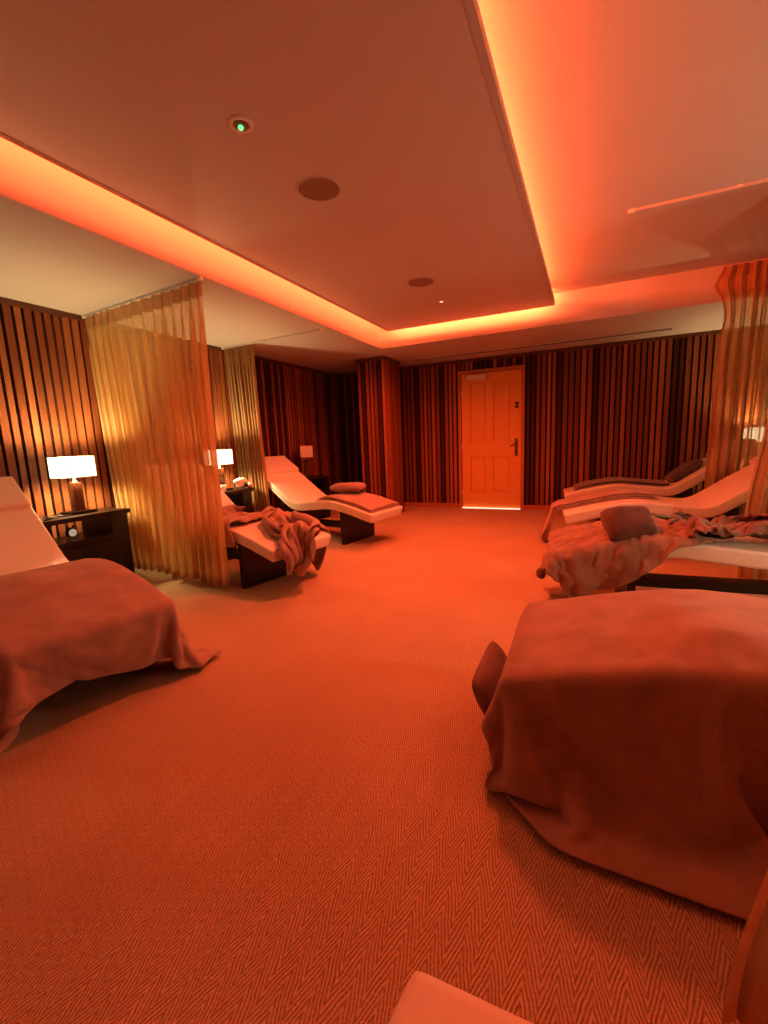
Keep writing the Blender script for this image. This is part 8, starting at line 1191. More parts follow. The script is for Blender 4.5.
-17,22,-16,17,-19,12,-1,-1,2,-3,-1,-1,11,-18,13,5,-9,-13,15,-4,-4,11,-15,9,-1,1,9,-6,8,-4,2,-14,18,-23,11,3,-23,18,-4,14,-18,-4,-10,19,13,-7,2,14,-17,17,-6,2,-2,2,-2,2,-11,4,5,-1,
-18,21,-16,20,-8,-3,4,-3,4,-3,6,-15,15,-12,2,3,4,-15,-1,18,-6,11,-11,6,1,-9,10,-9,3,9,4,-15,13,-23,22,-14,-18,30,-30,28,-29,27,-21,22,-1,-22,0,33,-15,15,-21,16,-18,24,-17,11,9,-7,6,-1,
-16,22,-16,-1,9,-6,6,-1,7,-4,1,-15,15,-7,-2,5,5,4,-13,4,-8,10,-2,6,2,-10,6,10,-9,-9,15,-14,17,-25,20,3,-14,0,-20,31,-31,31,-6,8,-6,5,-28,31,-18,18,-8,2,-26,25,-14,2,6,-6,5,0,
-5,-4,7,-9,12,-7,4,-4,4,-1,7,-21,19,0,-9,3,-3,9,-7,8,-6,3,-1,2,8,1,-17,10,7,-17,14,-19,22,-24,-10,16,5,12,-32,25,-27,15,15,5,-25,10,-1,10,-2,-10,14,-7,-20,8,4,-6,7,2,3,-14,
11,-9,11,-12,13,-8,2,1,1,-8,17,-21,6,11,-7,6,-6,6,-8,8,-3,-1,8,-7,6,4,-3,-9,6,-11,15,-23,24,-5,-27,32,-21,25,-28,0,-12,17,15,0,-14,-1,16,-14,-1,11,4,4,-27,-2,8,5,-9,3,1,-8,
10,-11,13,-15,15,-4,-3,4,1,2,-1,0,-8,11,-5,5,-5,8,-7,-1,7,-10,10,-9,8,-6,7,-1,-5,5,0,-25,1,26,-26,29,-25,29,0,-25,-14,20,7,-7,-12,8,-5,7,4,8,-17,15,11,-3,-12,13,-10,6,0,-7,
10,-15,20,-12,10,1,-2,2,-15,12,-5,11,-10,6,-5,4,-5,7,-1,-7,9,-11,12,-11,9,-2,-2,6,-19,19,0,5,-30,22,-7,14,-33,6,30,-17,-3,12,-1,-18,3,2,12,-21,20,-4,-7,2,-5,15,-12,2,0,7,3,-8,
1,3,0,-8,6,3,4,-1,-7,6,-13,18,-9,2,-1,1,-10,13,-2,-8,13,-14,12,-9,6,0,1,4,-17,18,-20,18,-27,-6,19,20,-20,-15,33,-27,20,-1,-11,-6,18,-23,21,-5,7,-14,5,4,-15,16,-1,-5,-8,16,0,3,
-21,17,2,-1,-2,-5,2,2,1,4,-20,24,-7,-4,2,2,-14,16,-2,-14,20,-16,10,-6,3,-2,3,4,-18,21,-22,23,-16,-19,15,21,-20,-15,27,-9,9,-4,-20,18,9,-32,0,27,-1,4,2,2,-17,20,-4,9,-13,-1,-2,16,
-18,10,1,0,5,2,0,-8,6,1,-8,1,7,-9,4,3,-18,18,0,-18,18,-8,8,-6,4,-5,3,-1,5,1,-21,25,-7,-28,17,16,-26,-11,7,25,1,1,-33,26,-1,-20,9,17,7,-4,4,5,-19,16,-11,-6,16,7,-14,12,
-7,4,3,-3,3,-7,10,-8,7,-11,8,-9,10,-7,1,9,-17,6,3,10,-3,-9,6,-8,4,5,0,-21,24,-10,-10,-5,2,4,-10,29,-26,-8,9,17,-23,26,-28,28,-8,-24,20,-6,15,-7,4,4,-16,19,-2,-2,-10,15,-9,5,
-5,-3,11,-5,7,-9,12,0,0,-5,1,-8,0,2,-10,20,-3,5,-9,1,-2,-1,8,-3,-13,14,-6,-20,23,-24,8,15,-26,29,-30,29,-21,-3,-7,29,-30,29,-23,24,-19,-13,14,-18,13,-7,-1,10,-18,19,-15,14,-6,4,-6,5,
0,-3,9,-4,4,-9,6,-2,3,1,0,5,-8,3,-15,19,-4,-17,14,0,4,-4,-6,12,-14,13,3,-18,6,9,-14,16,-14,2,-25,31,-27,29,-27,22,-27,28,-21,18,-21,9,1,-9,6,8,-3,4,-19,14,-4,-12,12,0,-3,3,
5,-7,9,-4,3,-10,13,-1,-2,0,-4,3,2,-4,5,-4,1,-12,10,-2,-6,10,-13,17,-11,-4,10,-3,1,10,-31,8,14,-8,-21,31,-10,14,-27,23,-28,25,-19,13,-3,14,0,-3,-5,-1,-8,19,-7,-2,10,-21,14,-7,13,-11,
10,-10,10,-9,11,-14,13,-1,1,4,-2,-2,2,-2,1,-1,2,-10,2,3,-4,10,-15,2,9,2,-2,-20,-5,28,-28,16,2,5,-31,12,-5,30,-28,25,-25,22,-18,13,-14,1,10,1,-3,10,-7,-4,2,-6,10,-18,19,-15,14,-14,
12,-7,4,6,1,-15,3,6,-9,15,0,5,-11,-6,12,-7,8,-8,1,4,-7,3,3,4,-12,2,2,5,-23,29,-27,21,-22,17,-30,31,-26,33,-28,25,-20,18,-6,21,-3,-5,-5,8,-4,7,-5,4,1,-7,9,-18,20,-17,13,-13,
3,7,-11,3,15,-1,-6,3,3,0,-4,-14,18,-9,9,-8,-1,7,-6,6,-4,1,-18,22,-2,5,-23,5,8,11,-20,19,-24,20,-32,35,-31,33,-27,17,-17,16,-19,16,-11,9,-10,15,-19,15,-9,8,3,-6,7,-18,19,-10,0,4,
-1,-5,13,-17,5,6,7,-3,-3,-1,8,-6,-1,-9,6,-1,-2,8,-5,6,-7,5,-19,12,-12,22,-10,-5,-8,24,-17,19,-25,22,-30,33,-29,25,-18,5,13,2,-17,17,-10,5,-12,11,-9,9,-4,5,0,6,0,-13,2,4,2,-3,
8,-19,19,-2,-1,-1,-17,16,0,-2,-3,8,1,-5,2,0,-7,4,3,0,4,-3,-2,-3,10,-3,-22,22,-23,26,-19,21,-23,19,-22,27,-22,11,-5,5,0,10,-13,10,1,5,-4,2,1,-3,-10,2,-12,20,-3,-3,9,-11,8,-7,
9,-16,14,-6,-5,9,5,0,0,-6,-7,10,-6,2,-5,13,-8,-9,5,-1,11,-8,8,-5,1,6,-24,23,-25,25,-22,23,-17,18,-12,6,-8,1,12,-2,-12,22,-4,0,-8,-5,8,-11,0,15,-1,-2,-17,7,10,-12,17,-12,13,-6,
5,-19,6,12,2,-2,-1,-5,3,4,-13,10,-6,5,-11,3,9,0,1,-7,7,1,-21,15,-19,25,-25,23,-25,30,-24,24,-13,-20,19,-1,11,9,0,6,-26,14,-3,10,0,-11,16,-3,0,-2,2,5,-7,-9,10,-17,25,-19,14,-9,
8,6,-3,1,-8,-3,9,-1,-6,10,-11,9,-8,2,5,1,1,-1,-4,-4,0,8,-15,10,-22,25,-23,26,-30,29,-13,-13,31,-20,6,6,9,-5,1,8,-21,17,-12,15,0,-16,17,-16,13,-1,-8,10,2,-6,1,-19,28,-19,19,-3,
2,-6,0,-5,7,-3,2,7,-10,9,-9,8,-6,1,-6,1,-4,-1,18,-5,-11,10,4,2,-25,23,-27,29,-32,-5,12,8,17,0,-12,-5,9,-1,3,9,-19,16,-17,17,1,-19,20,-16,10,2,-10,1,16,1,2,-24,22,-16,10,-12,
10,-2,9,-4,6,-2,-8,9,-10,8,-8,7,-8,2,1,3,6,-17,3,11,-1,-2,-8,14,-28,27,-30,33,0,-13,-18,17,9,-1,18,-5,1,-9,-2,12,-15,14,-20,18,0,-19,19,-12,4,4,5,-18,21,-12,15,-18,15,-13,13,-8,
2,-10,18,-12,2,9,-11,10,-8,7,-8,3,7,-4,1,-4,8,2,-11,-4,-8,14,-16,24,-30,30,-29,23,5,-14,0,13,-2,1,4,-3,12,-6,-10,20,-14,10,-19,14,4,-17,12,5,5,-4,4,-23,20,-18,20,-17,16,-13,2,13,
2,-9,-1,8,-12,10,-9,5,-5,4,6,-12,9,-7,5,-9,-9,2,2,18,-14,14,-23,25,-31,33,-19,-14,19,2,3,6,12,-6,1,-11,18,0,-19,23,-10,5,-10,0,10,5,-4,-8,7,-8,14,-16,7,-18,23,-16,16,-3,-19,27,
-10,1,-12,18,-10,3,-1,5,3,-6,6,-9,7,-7,-1,7,2,-1,-20,19,-13,16,-25,26,-35,19,0,15,-26,10,16,-13,28,-2,1,-16,6,7,-19,23,-6,6,-3,8,-5,-6,8,-7,3,-15,19,-1,3,-23,19,-15,13,-1,-1,0,
1,2,-16,15,1,2,-1,-6,8,-3,2,-3,2,-3,-5,-1,3,5,-17,12,-17,26,-16,-6,-4,13,-12,26,-37,-4,8,-22,24,-1,7,2,-2,0,-22,18,-11,13,-5,-10,13,-12,13,0,1,-3,-6,-1,13,-19,18,-10,6,0,0,-1,
1,1,-12,13,-1,-2,0,6,0,-2,0,-3,0,0,-5,-5,9,0,-5,9,-27,11,0,-17,35,0,-28,31,-21,19,0,-23,16,-4,-3,3,2,5,-18,12,4,-15,13,-16,19,-17,2,15,-20,20,-3,-12,17,-22,23,-1,-19,-5,10,-2,
9,-1,-10,14,-2,0,-15,16,-4,-5,-1,0,1,2,6,-12,13,-6,-1,13,-24,5,18,-27,16,14,-19,11,4,2,13,-15,7,-3,-4,3,5,0,8,-7,0,-10,9,-1,2,-4,-14,20,-14,11,0,-21,29,-27,18,-14,9,-16,19,-13,
14,-3,-13,17,0,4,-21,16,1,3,-2,-4,8,-4,1,-14,14,-3,-11,13,-5,-17,27,-30,12,-18,1,-4,19,-14,11,4,-3,1,1,-10,12,-6,-13,8,1,5,-18,16,0,4,2,-7,-10,10,1,-18,23,-28,25,-9,6,-20,22,-16,
16,-1,-15,16,-7,11,-16,13,-3,-1,2,-5,-9,0,20,-15,10,4,-10,5,3,-29,29,-28,32,-14,18,-19,16,-2,-12,4,6,-8,10,0,-14,7,-1,4,-12,18,-17,12,2,-20,21,-6,-9,13,-14,-14,33,-27,21,-5,6,-19,20,-17,
0,16,-16,16,-12,14,-11,9,1,-1,-5,1,5,-16,13,-7,9,-2,6,-20,-1,-6,22,-5,3,10,-7,9,-12,15,-2,-11,4,5,-12,8,9,-7,-3,7,-15,16,-9,-5,15,-19,5,14,-12,6,9,-30,24,-20,15,-6,11,-17,16,0,
-15,15,-15,18,-16,15,-10,9,0,-1,0,-8,2,9,-1,-13,8,2,6,-7,-24,-6,10,17,2,14,-21,24,-12,-5,13,2,-6,2,-3,-17,21,-7,-2,11,-16,12,0,-12,5,7,-17,20,-2,-21,23,-23,16,-11,13,-8,9,-12,8,4,
-15,16,-18,19,-18,16,-8,7,2,-1,2,2,-16,-2,14,7,-7,4,6,-7,-21,-11,17,1,12,-6,1,-6,13,-11,1,-8,11,-1,5,-18,20,-4,-8,14,-13,3,7,-6,-9,18,-20,17,-2,-21,22,-16,18,-13,6,0,-1,5,-3,4,
-16,17,-19,20,-17,12,-4,-3,2,-2,14,-2,2,0,-11,8,1,-4,9,0,-15,-20,4,1,9,-18,18,-10,-1,-5,18,-13,5,2,6,-16,12,0,-14,17,-7,-11,17,1,-17,18,-6,3,0,-15,16,-17,17,-8,-5,11,-14,15,-5,4,
-18,19,-18,16,-10,5,5,-1,5,-22,20,-3,-12,21,-8,-9,20,-3,-2,4,-8,20,-22,18,-7,3,-1,3,1,-19,21,-6,0,-7,10,-12,4,10,-15,10,1,-21,19,1,-1,-6,-2,13,-2,-16,19,-19,16,-4,-14,17,-17,11,3,4,
-19,20,-12,4,2,-1,5,1,3,-22,16,9,-18,13,5,-12,-10,23,-6,-3,14,2,-7,6,-7,-2,3,-6,8,-22,23,-7,7,-13,15,-6,-11,20,-8,-4,12,-22,18,-18,13,6,-5,2,1,-16,19,-11,1,9,-16,12,0,-6,2,7,
-20,21,2,-4,4,-3,-5,5,5,-4,-3,-2,7,-7,-18,19,-26,25,3,6,11,-20,17,-18,16,-9,10,-6,6,-22,20,-9,11,-18,20,3,-11,-3,7,-11,11,-17,19,-18,12,-10,16,1,-1,-2,-6,5,2,-1,-4,-9,12,1,-4,8,
-20,14,-3,6,0,3,0,-2,-6,11,-2,-20,10,5,-20,4,-13,27,19,-15,11,-21,18,-13,9,-5,11,-1,0,-12,12,-11,13,-23,18,-14,17,-4,9,-3,-1,-15,13,-11,13,-17,10,6,-15,16,-6,-12,11,-8,12,-9,1,1,-2,16,
-20,14,-10,1,13,-7,1,7,-14,-2,12,-11,-1,3,16,-15,-21,3,14,-7,7,-8,-2,5,-2,-13,8,-1,8,-9,9,-13,18,-24,19,-17,19,-6,-7,11,0,-7,4,7,-3,-4,-7,13,-16,11,0,-10,10,-8,5,4,-3,11,-19,16,
-13,-2,13,-15,15,-2,-9,10,2,-13,11,-2,10,-10,4,-6,13,-20,19,-10,-4,17,-14,11,2,-1,0,-9,5,-6,8,-17,18,-16,16,-21,20,1,-13,12,-3,7,-16,9,0,5,-13,12,-8,1,5,-4,2,-2,-6,14,-17,16,-20,19,
0,2,-1,-13,14,-2,-14,17,1,-5,7,-10,-13,22,0,11,2,-19,11,8,-14,14,-14,12,-12,4,5,0,3,-7,5,5,-2,-16,14,-1,-2,8,-15,13,-14,15,-6,-4,-5,17,-13,6,3,-5,-5,5,4,0,-11,14,-15,15,-21,19,
-16,4,16,-17,17,1,0,-4,-6,-11,15,2,-19,25,-4,15,-6,14,-7,-2,-12,18,-15,13,-4,4,-7,0,7,-2,-19,10,10,3,-22,19,-9,10,-16,16,-19,11,8,-3,-14,11,-3,11,-3,4,-3,-9,6,2,-10,12,-12,8,-15,14,
2,-16,21,-19,17,-18,7,7,0,-16,21,-9,-7,7,2,4,-3,-4,-2,5,-12,17,-14,11,-15,19,-6,-6,7,6,-2,-1,-14,13,-19,19,-10,11,-8,5,6,-11,7,5,-3,-4,-16,5,17,-11,11,-12,5,4,-10,13,-4,1,-7,5,
3,-17,19,-9,1,1,-9,11,-4,4,4,-21,15,-12,14,-15,3,2,4,0,-15,15,-14,21,-22,15,1,-6,-1,5,-6,6,4,1,-15,15,-4,-9,12,-17,15,-3,-6,4,1,4,-2,-18,27,-12,0,1,-2,7,-10,6,0,3,-7,8,
1,-3,-10,6,-8,14,-10,12,-8,-7,8,15,-1,-15,-3,14,-1,-7,15,-1,-15,11,-22,26,-16,3,7,-1,-11,18,-6,-14,9,7,-9,5,5,-12,15,-14,-2,12,-9,10,-2,2,2,-20,14,1,-3,2,-6,7,-8,7,-5,9,-11,11,
-15,10,3,2,-11,4,7,-18,16,-9,15,-2,-1,1,-14,9,7,-19,16,3,-11,8,-20,24,-6,-7,11,-1,-18,16,0,-2,-3,4,-3,5,2,-16,15,2,-4,-1,-14,15,-1,-4,10,-14,5,12,-4,-4,-11,11,-7,8,-11,13,-15,13,
-8,-11,22,-3,9,-14,3,-10,11,1,4,8,-3,4,3,-5,2,-18,0,19,-4,7,-22,14,4,-13,1,8,-14,14,-2,1,0,0,-1,5,2,-14,7,-12,18,1,-1,0,0,-11,14,-1,-14,5,0,1,2,0,-11,14,-15,15,-14,13,
0,-19,19,-12,10,-1,7,-12,14,-5,0,4,-2,-6,-1,1,10,-3,-22,20,-14,21,-13,-3,13,0,0,0,-8,3,1,-1,-2,3,-5,7,0,-10,13,-19,15,-10,3,10,0,-9,4,7,-4,-1,2,-11,-4,16,-15,15,-15,12,-16,17,
-7,5,0,-15,22,-13,4,2,12,-8,6,-3,2,0,-2,-7,0,15,-18,13,-19,21,-2,-15,15,-7,2,2,0,-2,-2,6,-6,6,-6,7,-2,-8,11,-8,5,4,-10,11,-3,3,-10,-4,14,-1,-5,5,-15,15,-14,13,-12,14,-17,16,
-22,20,2,-21,10,14,11,-10,12,-6,3,-3,5,3,-2,0,2,-1,-8,11,-19,11,5,-14,3,11,-7,1,1,2,-8,9,-6,5,-6,7,-4,-1,6,-2,-5,10,-14,18,-9,1,3,-12,3,8,0,1,-12,10,-13,14,-12,12,-12,12,
-19,19,0,5,-15,-8,21,-10,1,9,-2,-6,7,-1,4,-10,-3,14,-3,3,-12,-2,9,0,-15,21,-9,-4,-2,12,-8,5,-6,2,4,1,5,-9,3,5,-8,9,-20,4,16,-2,0,-3,-9,-1,0,15,-13,10,-16,17,-12,10,-11,10,
-6,5,-12,19,11,-18,23,-3,-12,3,8,-9,5,7,-6,8,-7,-10,0,3,14,-9,1,5,-21,23,1,-2,-4,0,-5,5,-3,-13,18,-15,19,-7,-2,7,-7,6,-2,-18,15,-3,-4,2,13,-2,-18,16,-12,15,-17,14,-6,7,-1,-10,
-6,19,-22,10,10,-9,3,3,-4,-12,6,7,-11,9,-8,-9,17,2,-1,-19,18,-9,12,0,-24,18,0,-15,21,-2,-7,6,2,-3,2,-20,22,-3,-8,10,-6,4,3,-16,12,2,0,-21,8,12,-15,10,-16,27,-4,-3,-5,-5,14,0,
-20,22,16,2,-10,9,-3,-2,4,1,-9,9,-7,2,5,-14,-3,-1,16,-20,16,-20,15,7,-25,12,19,-25,21,0,-9,8,-18,21,1,-21,16,3,-12,10,-7,5,3,-10,3,0,10,-5,-13,10,-10,3,-21,12,10,11,-2,-20,18,0,
-21,859,-22,-10,-18,-3,-21,-3,11,-14,3,-10,5,-3,-8,-10,8,-7,22,-9,-2,16,-9,-17,-12,2,-3,9,5,-14,0,-14,-7,-14,-6,-7,-13,-19,8,-12,-7,-10,-19,1,-15,-11,-7,-16,8,-13,-9,-17,4,-5,-14,-19,-7,11,3,9,
1,12,-12,17,-20,18,-18,-17,23,-18,21,-18,16,12,5,-24,1,-10,27,-19,-16,22,18,-1,-20,14,-22,-11,16,-13,10,-10,11,-8,0,2,7,-18,12,-2,3,8,-14,4,-3,5,7,-10,6,-6,19,-20,-6,16,6,-15,-10,6,1,-16,
17,13,-22,22,-19,21,-15,-15,27,-25,21,-25,-2,23,18,-11,1,-8,15,-21,-22,1,31,7,-28,16,-6,-17,9,-7,13,-8,0,-3,0,1,0,-5,2,1,5,-2,-1,6,-8,1,-1,1,13,-18,20,-8,-2,3,14,-19,9,-17,9,-25,
18,12,-22,20,-23,14,15,-26,24,-23,19,-16,-19,17,29,-33,-11,19,20,-3,-23,-4,-5,16,-20,7,7,-11,7,-7,5,6,-5,1,-2,2,-4,-4,0,3,2,1,-1,0,2,-4,2,-3,15,-14,11,-14,5,2,14,-23,17,-12,24,-28,
19,12,-22,13,16,-25,20,-26,27,-23,6,-1,-20,9,29,-11,-28,10,-1,20,-31,15,-12,10,-8,5,3,-7,8,-7,-2,5,0,3,-2,1,1,-6,0,2,0,1,3,-4,2,-6,4,-6,10,-5,7,-7,-3,3,1,-7,5,-22,29,-24,
19,3,10,-24,23,-24,21,-28,29,-5,8,-16,-26,9,3,12,-24,18,-15,13,-11,4,-7,13,-14,11,-4,-6,7,1,0,-3,2,1,-4,4,-1,-5,7,-1,-4,1,0,0,7,-9,-3,6,1,-3,5,-3,-6,5,-4,-3,10,-28,29,-21,
29,-19,22,-26,24,-25,20,-27,30,-11,13,-19,-19,20,-14,15,-19,11,-8,5,-6,12,-16,15,-12,9,-5,-3,3,-2,2,-1,1,0,-2,2,2,-5,8,-5,1,3,-8,1,3,0,-7,6,-1,0,3,-4,2,-3,-22,17,-3,-13,25,-19,
31,-27,28,-27,25,-25,21,-28,19,-2,0,5,-27,14,-10,9,-6,5,-3,6,-12,13,-11,7,-6,6,-2,-3,-1,0,2,-2,3,-2,4,-6,9,-7,9,-3,-9,3,-1,-2,3,-4,3,6,-7,0,3,-5,2,6,-26,31,-21,-12,25,-20,
33,-28,23,-28,31,-27,19,-15,-7,17,-21,15,-10,3,-2,3,-4,2,-1,5,-7,6,-4,3,-4,4,-2,1,-3,-1,4,-2,4,-3,4,-8,3,-1,0,7,-5,-3,1,2,-6,5,-2,0,0,0,-4,-1,8,9,-32,32,-8,-33,25,1,
11,-14,1,-19,26,-25,5,-1,-2,7,-10,8,-2,-1,0,1,-3,4,-4,2,1,2,-4,4,-3,0,2,2,-4,0,4,-4,1,-2,3,-3,5,-4,1,5,-10,2,-2,7,-10,2,9,-2,-3,-1,0,-15,17,16,-36,0,32,-29,8,-7,
-3,21,-12,-1,-1,-7,5,-3,2,0,-3,-1,3,-1,1,1,-4,5,-2,-2,1,4,-2,-2,1,0,0,1,-2,0,1,-2,6,-5,5,-6,2,0,2,1,-4,-2,-3,5,-3,-2,7,1,-7,1,8,-26,16,20,-17,-3,-5,-7,15,1,
-18,15,-19,10,-7,4,-1,0,3,-2,-1,-4,6,-2,2,-1,-2,1,-1,2,-3,5,0,-4,4,-2,1,-5,1,2,0,-2,4,-4,3,-1,-1,3,6,-8,-3,2,-2,5,-7,1,6,1,-6,-15,21,-26,13,21,-33,17,-20,8,-2,7,
-7,6,-3,0,-3,2,1,-1,1,0,-2,-2,6,-4,0,0,3,-5,3,-5,5,1,1,-3,0,5,-1,-3,-1,1,1,-3,4,-4,1,8,-8,-1,4,-3,-6,9,-6,8,-9,4,6,-6,-19,3,17,-23,5,19,-18,-1,-3,8,-1,1,
0,3,0,-6,3,-2,2,-1,0,5,-6,-2,5,-2,-4,1,9,-7,9,-13,3,4,-5,7,-7,6,-3,-1,2,-8,10,-6,1,-3,-2,11,-5,2,1,11,-19,11,-7,8,-12,9,4,-7,-14,8,6,-15,9,8,-9,-6,4,0,1,-1,
-1,5,-1,0,-1,1,1,1,-6,4,-1,-1,3,3,-8,-1,6,-7,4,-1,5,-1,-7,10,-4,3,-3,5,-1,-7,5,-3,8,-10,-3,8,-3,-1,-2,8,-9,9,-10,14,-16,14,0,-1,-20,11,-3,-4,3,9,-11,-3,5,-1,3,2,
-6,1,2,-1,1,1,2,-1,-5,2,2,-6,8,-2,-7,7,1,-3,-1,-2,3,5,-8,7,-4,4,-5,-3,2,0,5,-3,0,-4,3,2,4,-7,1,3,-3,10,-13,16,-16,-10,-7,12,-13,11,-14,2,6,-2,-1,0,4,-5,2,2,
4,-6,7,-9,7,-3,3,-5,1,-1,10,-9,2,-1,-5,2,5,1,-4,1,-3,1,1,5,-5,1,3,-6,1,0,-2,4,-3,1,2,3,-4,7,-8,4,-5,8,-11,10,-16,4,-9,15,-9,9,-7,-3,6,-4,2,-4,3,-3,3,-2,
5,-6,9,-11,4,0,4,-2,-5,1,1,-3,17,-14,7,-5,1,0,-2,4,-1,-4,1,1,2,2,0,-10,4,2,0,0,-4,3,-1,6,-9,9,-6,4,-6,7,-7,-11,-2,-3,-3,11,-7,-1,0,5,-1,-2,3,-3,1,0,4,-6,
-1,0,-1,-3,3,3,3,1,-6,4,11,-20,5,2,2,0,2,-1,-2,2,-2,0,-2,-1,2,5,2,-9,-2,6,2,-3,1,-3,2,0,-2,2,-1,2,-7,8,-13,-3,4,-7,1,1,7,-6,1,4,-2,2,3,-6,-2,2,-1,7,
-6,2,-4,3,-1,-5,11,-3,-3,-3,9,-3,-4,1,-2,1,3,-3,4,1,-3,6,-6,0,-9,10,2,-1,-5,4,0,-2,6,-7,4,-3,3,-2,-3,6,-7,-15,5,-3,1,-5,2,-4,7,-7,3,5,-5,6,2,-2,-9,20,-10,-3,
-1,5,-6,2,-4,0,0,0,3,-2,2,-5,2,1,-1,4,3,-9,9,-5,1,1,-2,0,-6,8,1,-3,-1,3,1,-3,7,-9,7,-10,11,0,-11,10,-16,1,6,-9,8,-8,16,-12,0,1,-1,6,-12,10,-2,15,-17,2,3,0,
-7,6,0,-1,-8,6,-4,3,-2,3,0,0,-2,1,0,1,3,-6,5,-4,2,1,5,-4,-7,4,3,-2,1,0,1,-4,9,-11,17,-15,0,14,-10,-11,-2,0,8,-9,10,-17,10,-2,-6,3,3,-1,2,2,-9,5,5,-4,0,8,
-11,5,5,-6,-3,5,-3,-1,-5,15,-8,4,-4,-1,2,2,-4,-2,9,-6,-1,2,0,0,-7,3,1,1,-1,1,3,-7,10,-8,8,-7,-5,12,-16,3,-3,1,-2,2,1,-4,5,1,-5,-1,9,-9,6,0,-7,4,7,-2,-2,0,
-5,4,7,-6,0,-5,11,-6,-1,2,-2,2,-3,0,0,2,-1,-1,4,1,-8,11,-7,7,-10,5,-2,0,1,-2,2,-5,3,-2,3,-7,6,-19,7,-2,-1,4,-6,6,-2,-2,6,-5,-4,0,5,-2,2,10,-14,2,4,-2,5,-2,
-5,3,6,-7,0,-4,16,-15,7,-2,0,1,-2,1,-3,4,-10,7,2,2,-7,8,-9,17,-12,-4,3,-2,5,-2,3,-9,6,6,-3,-10,-18,3,1,-3,5,-1,-3,4,-2,-3,9,-7,0,-2,3,-2,4,3,-4,2,-3,2,-1,4,
-6,0,9,-4,-8,6,1,-2,0,0,0,2,-4,3,-4,10,-9,4,-4,-1,3,1,-6,6,3,-6,4,-6,10,-2,-5,-5,9,-2,-3,-2,-14,2,3,-6,8,-7,1,3,-3,-1,5,-6,4,0,-6,4,2,0,-1,7,-6,3,-4,5,
1,-10,9,2,-11,9,-3,3,-3,2,-5,6,-4,3,-7,11,-9,10,-8,-4,3,-3,2,0,4,-4,5,-9,8,1,-7,8,6,-10,-18,4,0,-1,1,-1,4,-5,1,3,-6,6,3,-11,4,11,-10,2,-2,1,1,0,-1,3,-7,4,
13,-2,-7,9,-14,5,-4,5,-5,4,-6,4,-2,2,-6,8,-5,13,-5,-2,-3,0,0,-2,1,-4,9,-15,17,-7,-3,7,1,-13,1,-6,4,0,2,0,1,-3,1,-2,3,-5,9,-8,-4,6,0,4,-5,1,3,-2,0,2,-5,-3,
13,8,-13,5,-8,5,-5,-1,0,6,-6,5,-6,5,-6,8,-8,7,-2,1,-1,1,0,-5,5,-4,-2,-3,15,-15,1,6,-5,-9,6,-6,-1,-3,2,2,-1,-4,12,-9,10,-11,-2,11,-11,3,-2,9,-6,3,0,-1,-1,-2,-3,2,
0,0,0,4,-1,-2,7,-4,-2,7,-9,13,-11,5,-7,4,-6,11,-5,0,-5,7,0,-7,9,-3,-7,-1,10,-4,8,-11,7,-10,7,-5,1,-2,-2,3,-4,-2,5,-8,9,3,-9,2,2,0,-3,2,0,4,-4,2,1,-4,-1,0,
0,7,-4,-3,6,-6,1,-2,5,9,-11,0,-2,0,0,7,-7,3,1,4,-6,1,-5,2,4,3,4,-14,9,-9,-8,-3,4,-10,5,-6,5,-1,-1,7,-13,5,5,-6,-1,6,-8,3,2,-3,5,0,1,1,-6,2,6,-15,15,-7,
-7,11,-1,-7,6,3,-2,-6,2,3,8,0,0,-2,-6,-2,1,0,2,-2,0,4,-10,11,-7,2,13,-13,-3,-18,3,4,1,-5,4,-6,3,1,-1,14,-15,3,0,-4,-1,9,-8,-1,11,-8,0,-3,2,3,-4,0,6,-14,16,-8,
-6,6,3,-4,1,2,0,-5,3,1,-2,0,3,3,-4,3,-1,-2,0,-1,1,-2,-2,9,-7,-4,14,10,-16,4,-2,7,-6,-3,1,0,-2,6,-9,9,-7,6,1,-4,-1,7,-6,0,1,-3,3,-1,-3,0,5,-5,6,-4,8,-9,
0,-2,2,1,1,0,4,-5,-2,6,3,-3,-8,13,-7,0,3,-1,0,-3,-4,2,1,0,2,1,-4,-11,-3,-1,-2,10,-7,-1,2,-4,2,6,-8,5,-5,5,-1,0,-2,8,-10,0,1,1,-5,6,4,-7,4,-5,1,3,7,-12,
7,1,-6,2,0,-2,4,-4,-1,0,1,10,-7,-2,1,0,1,2,8,-7,-8,2,-1,-3,3,10,-17,2,3,-4,1,0,1,0,5,-8,-3,9,-5,3,-3,0,5,-5,1,1,8,-4,-8,5,-5,4,2,-6,3,-6,6,-1,9,-9,
0,3,-2,0,1,-2,3,-1,-1,0,-3,1,7,-10,5,1,-1,-4,21,-5,-18,6,13,-16,2,-17,2,-1,4,-5,10,-5,0,-1,-2,-2,0,2,1,0,2,-4,6,-3,-2,-2,5,4,-8,0,-2,3,5,-5,5,-7,5,-4,3,-5,
4,0,1,-2,-1,1,-2,4,-4,-1,0,6,2,-14,16,-10,18,-18,16,-4,-9,-7,13,-12,-20,4,0,-2,4,-3,7,-7,-2,4,0,0,1,-2,3,-4,5,-5,6,0,-7,3,1,6,-6,-3,2,-4,4,-1,-1,2,0,2,1,-5,
3,0,0,1,-2,2,-5,3,3,0,-11,19,10,-12,-3,-12,29,-23,21,-12,1,-17,8,-20,1,5,0,1,-2,-5,6,3,-5,6,-8,6,-2,-1,3,-8,7,-5,4,-2,0,-1,6,0,13,-13,0,-3,0,2,-5,6,-6,1,4,-1,
-3,0,0,2,-1,0,3,-6,0,10,-14,10,-6,31,-20,-9,28,-21,11,2,-6,-14,-6,-15,7,-3,2,0,1,0,2,0,-5,7,-6,3,-3,1,6,-9,4,-3,7,-6,0,-1,10,-13,6,-1,1,0,0,-3,-1,8,-6,-3,5,-1,
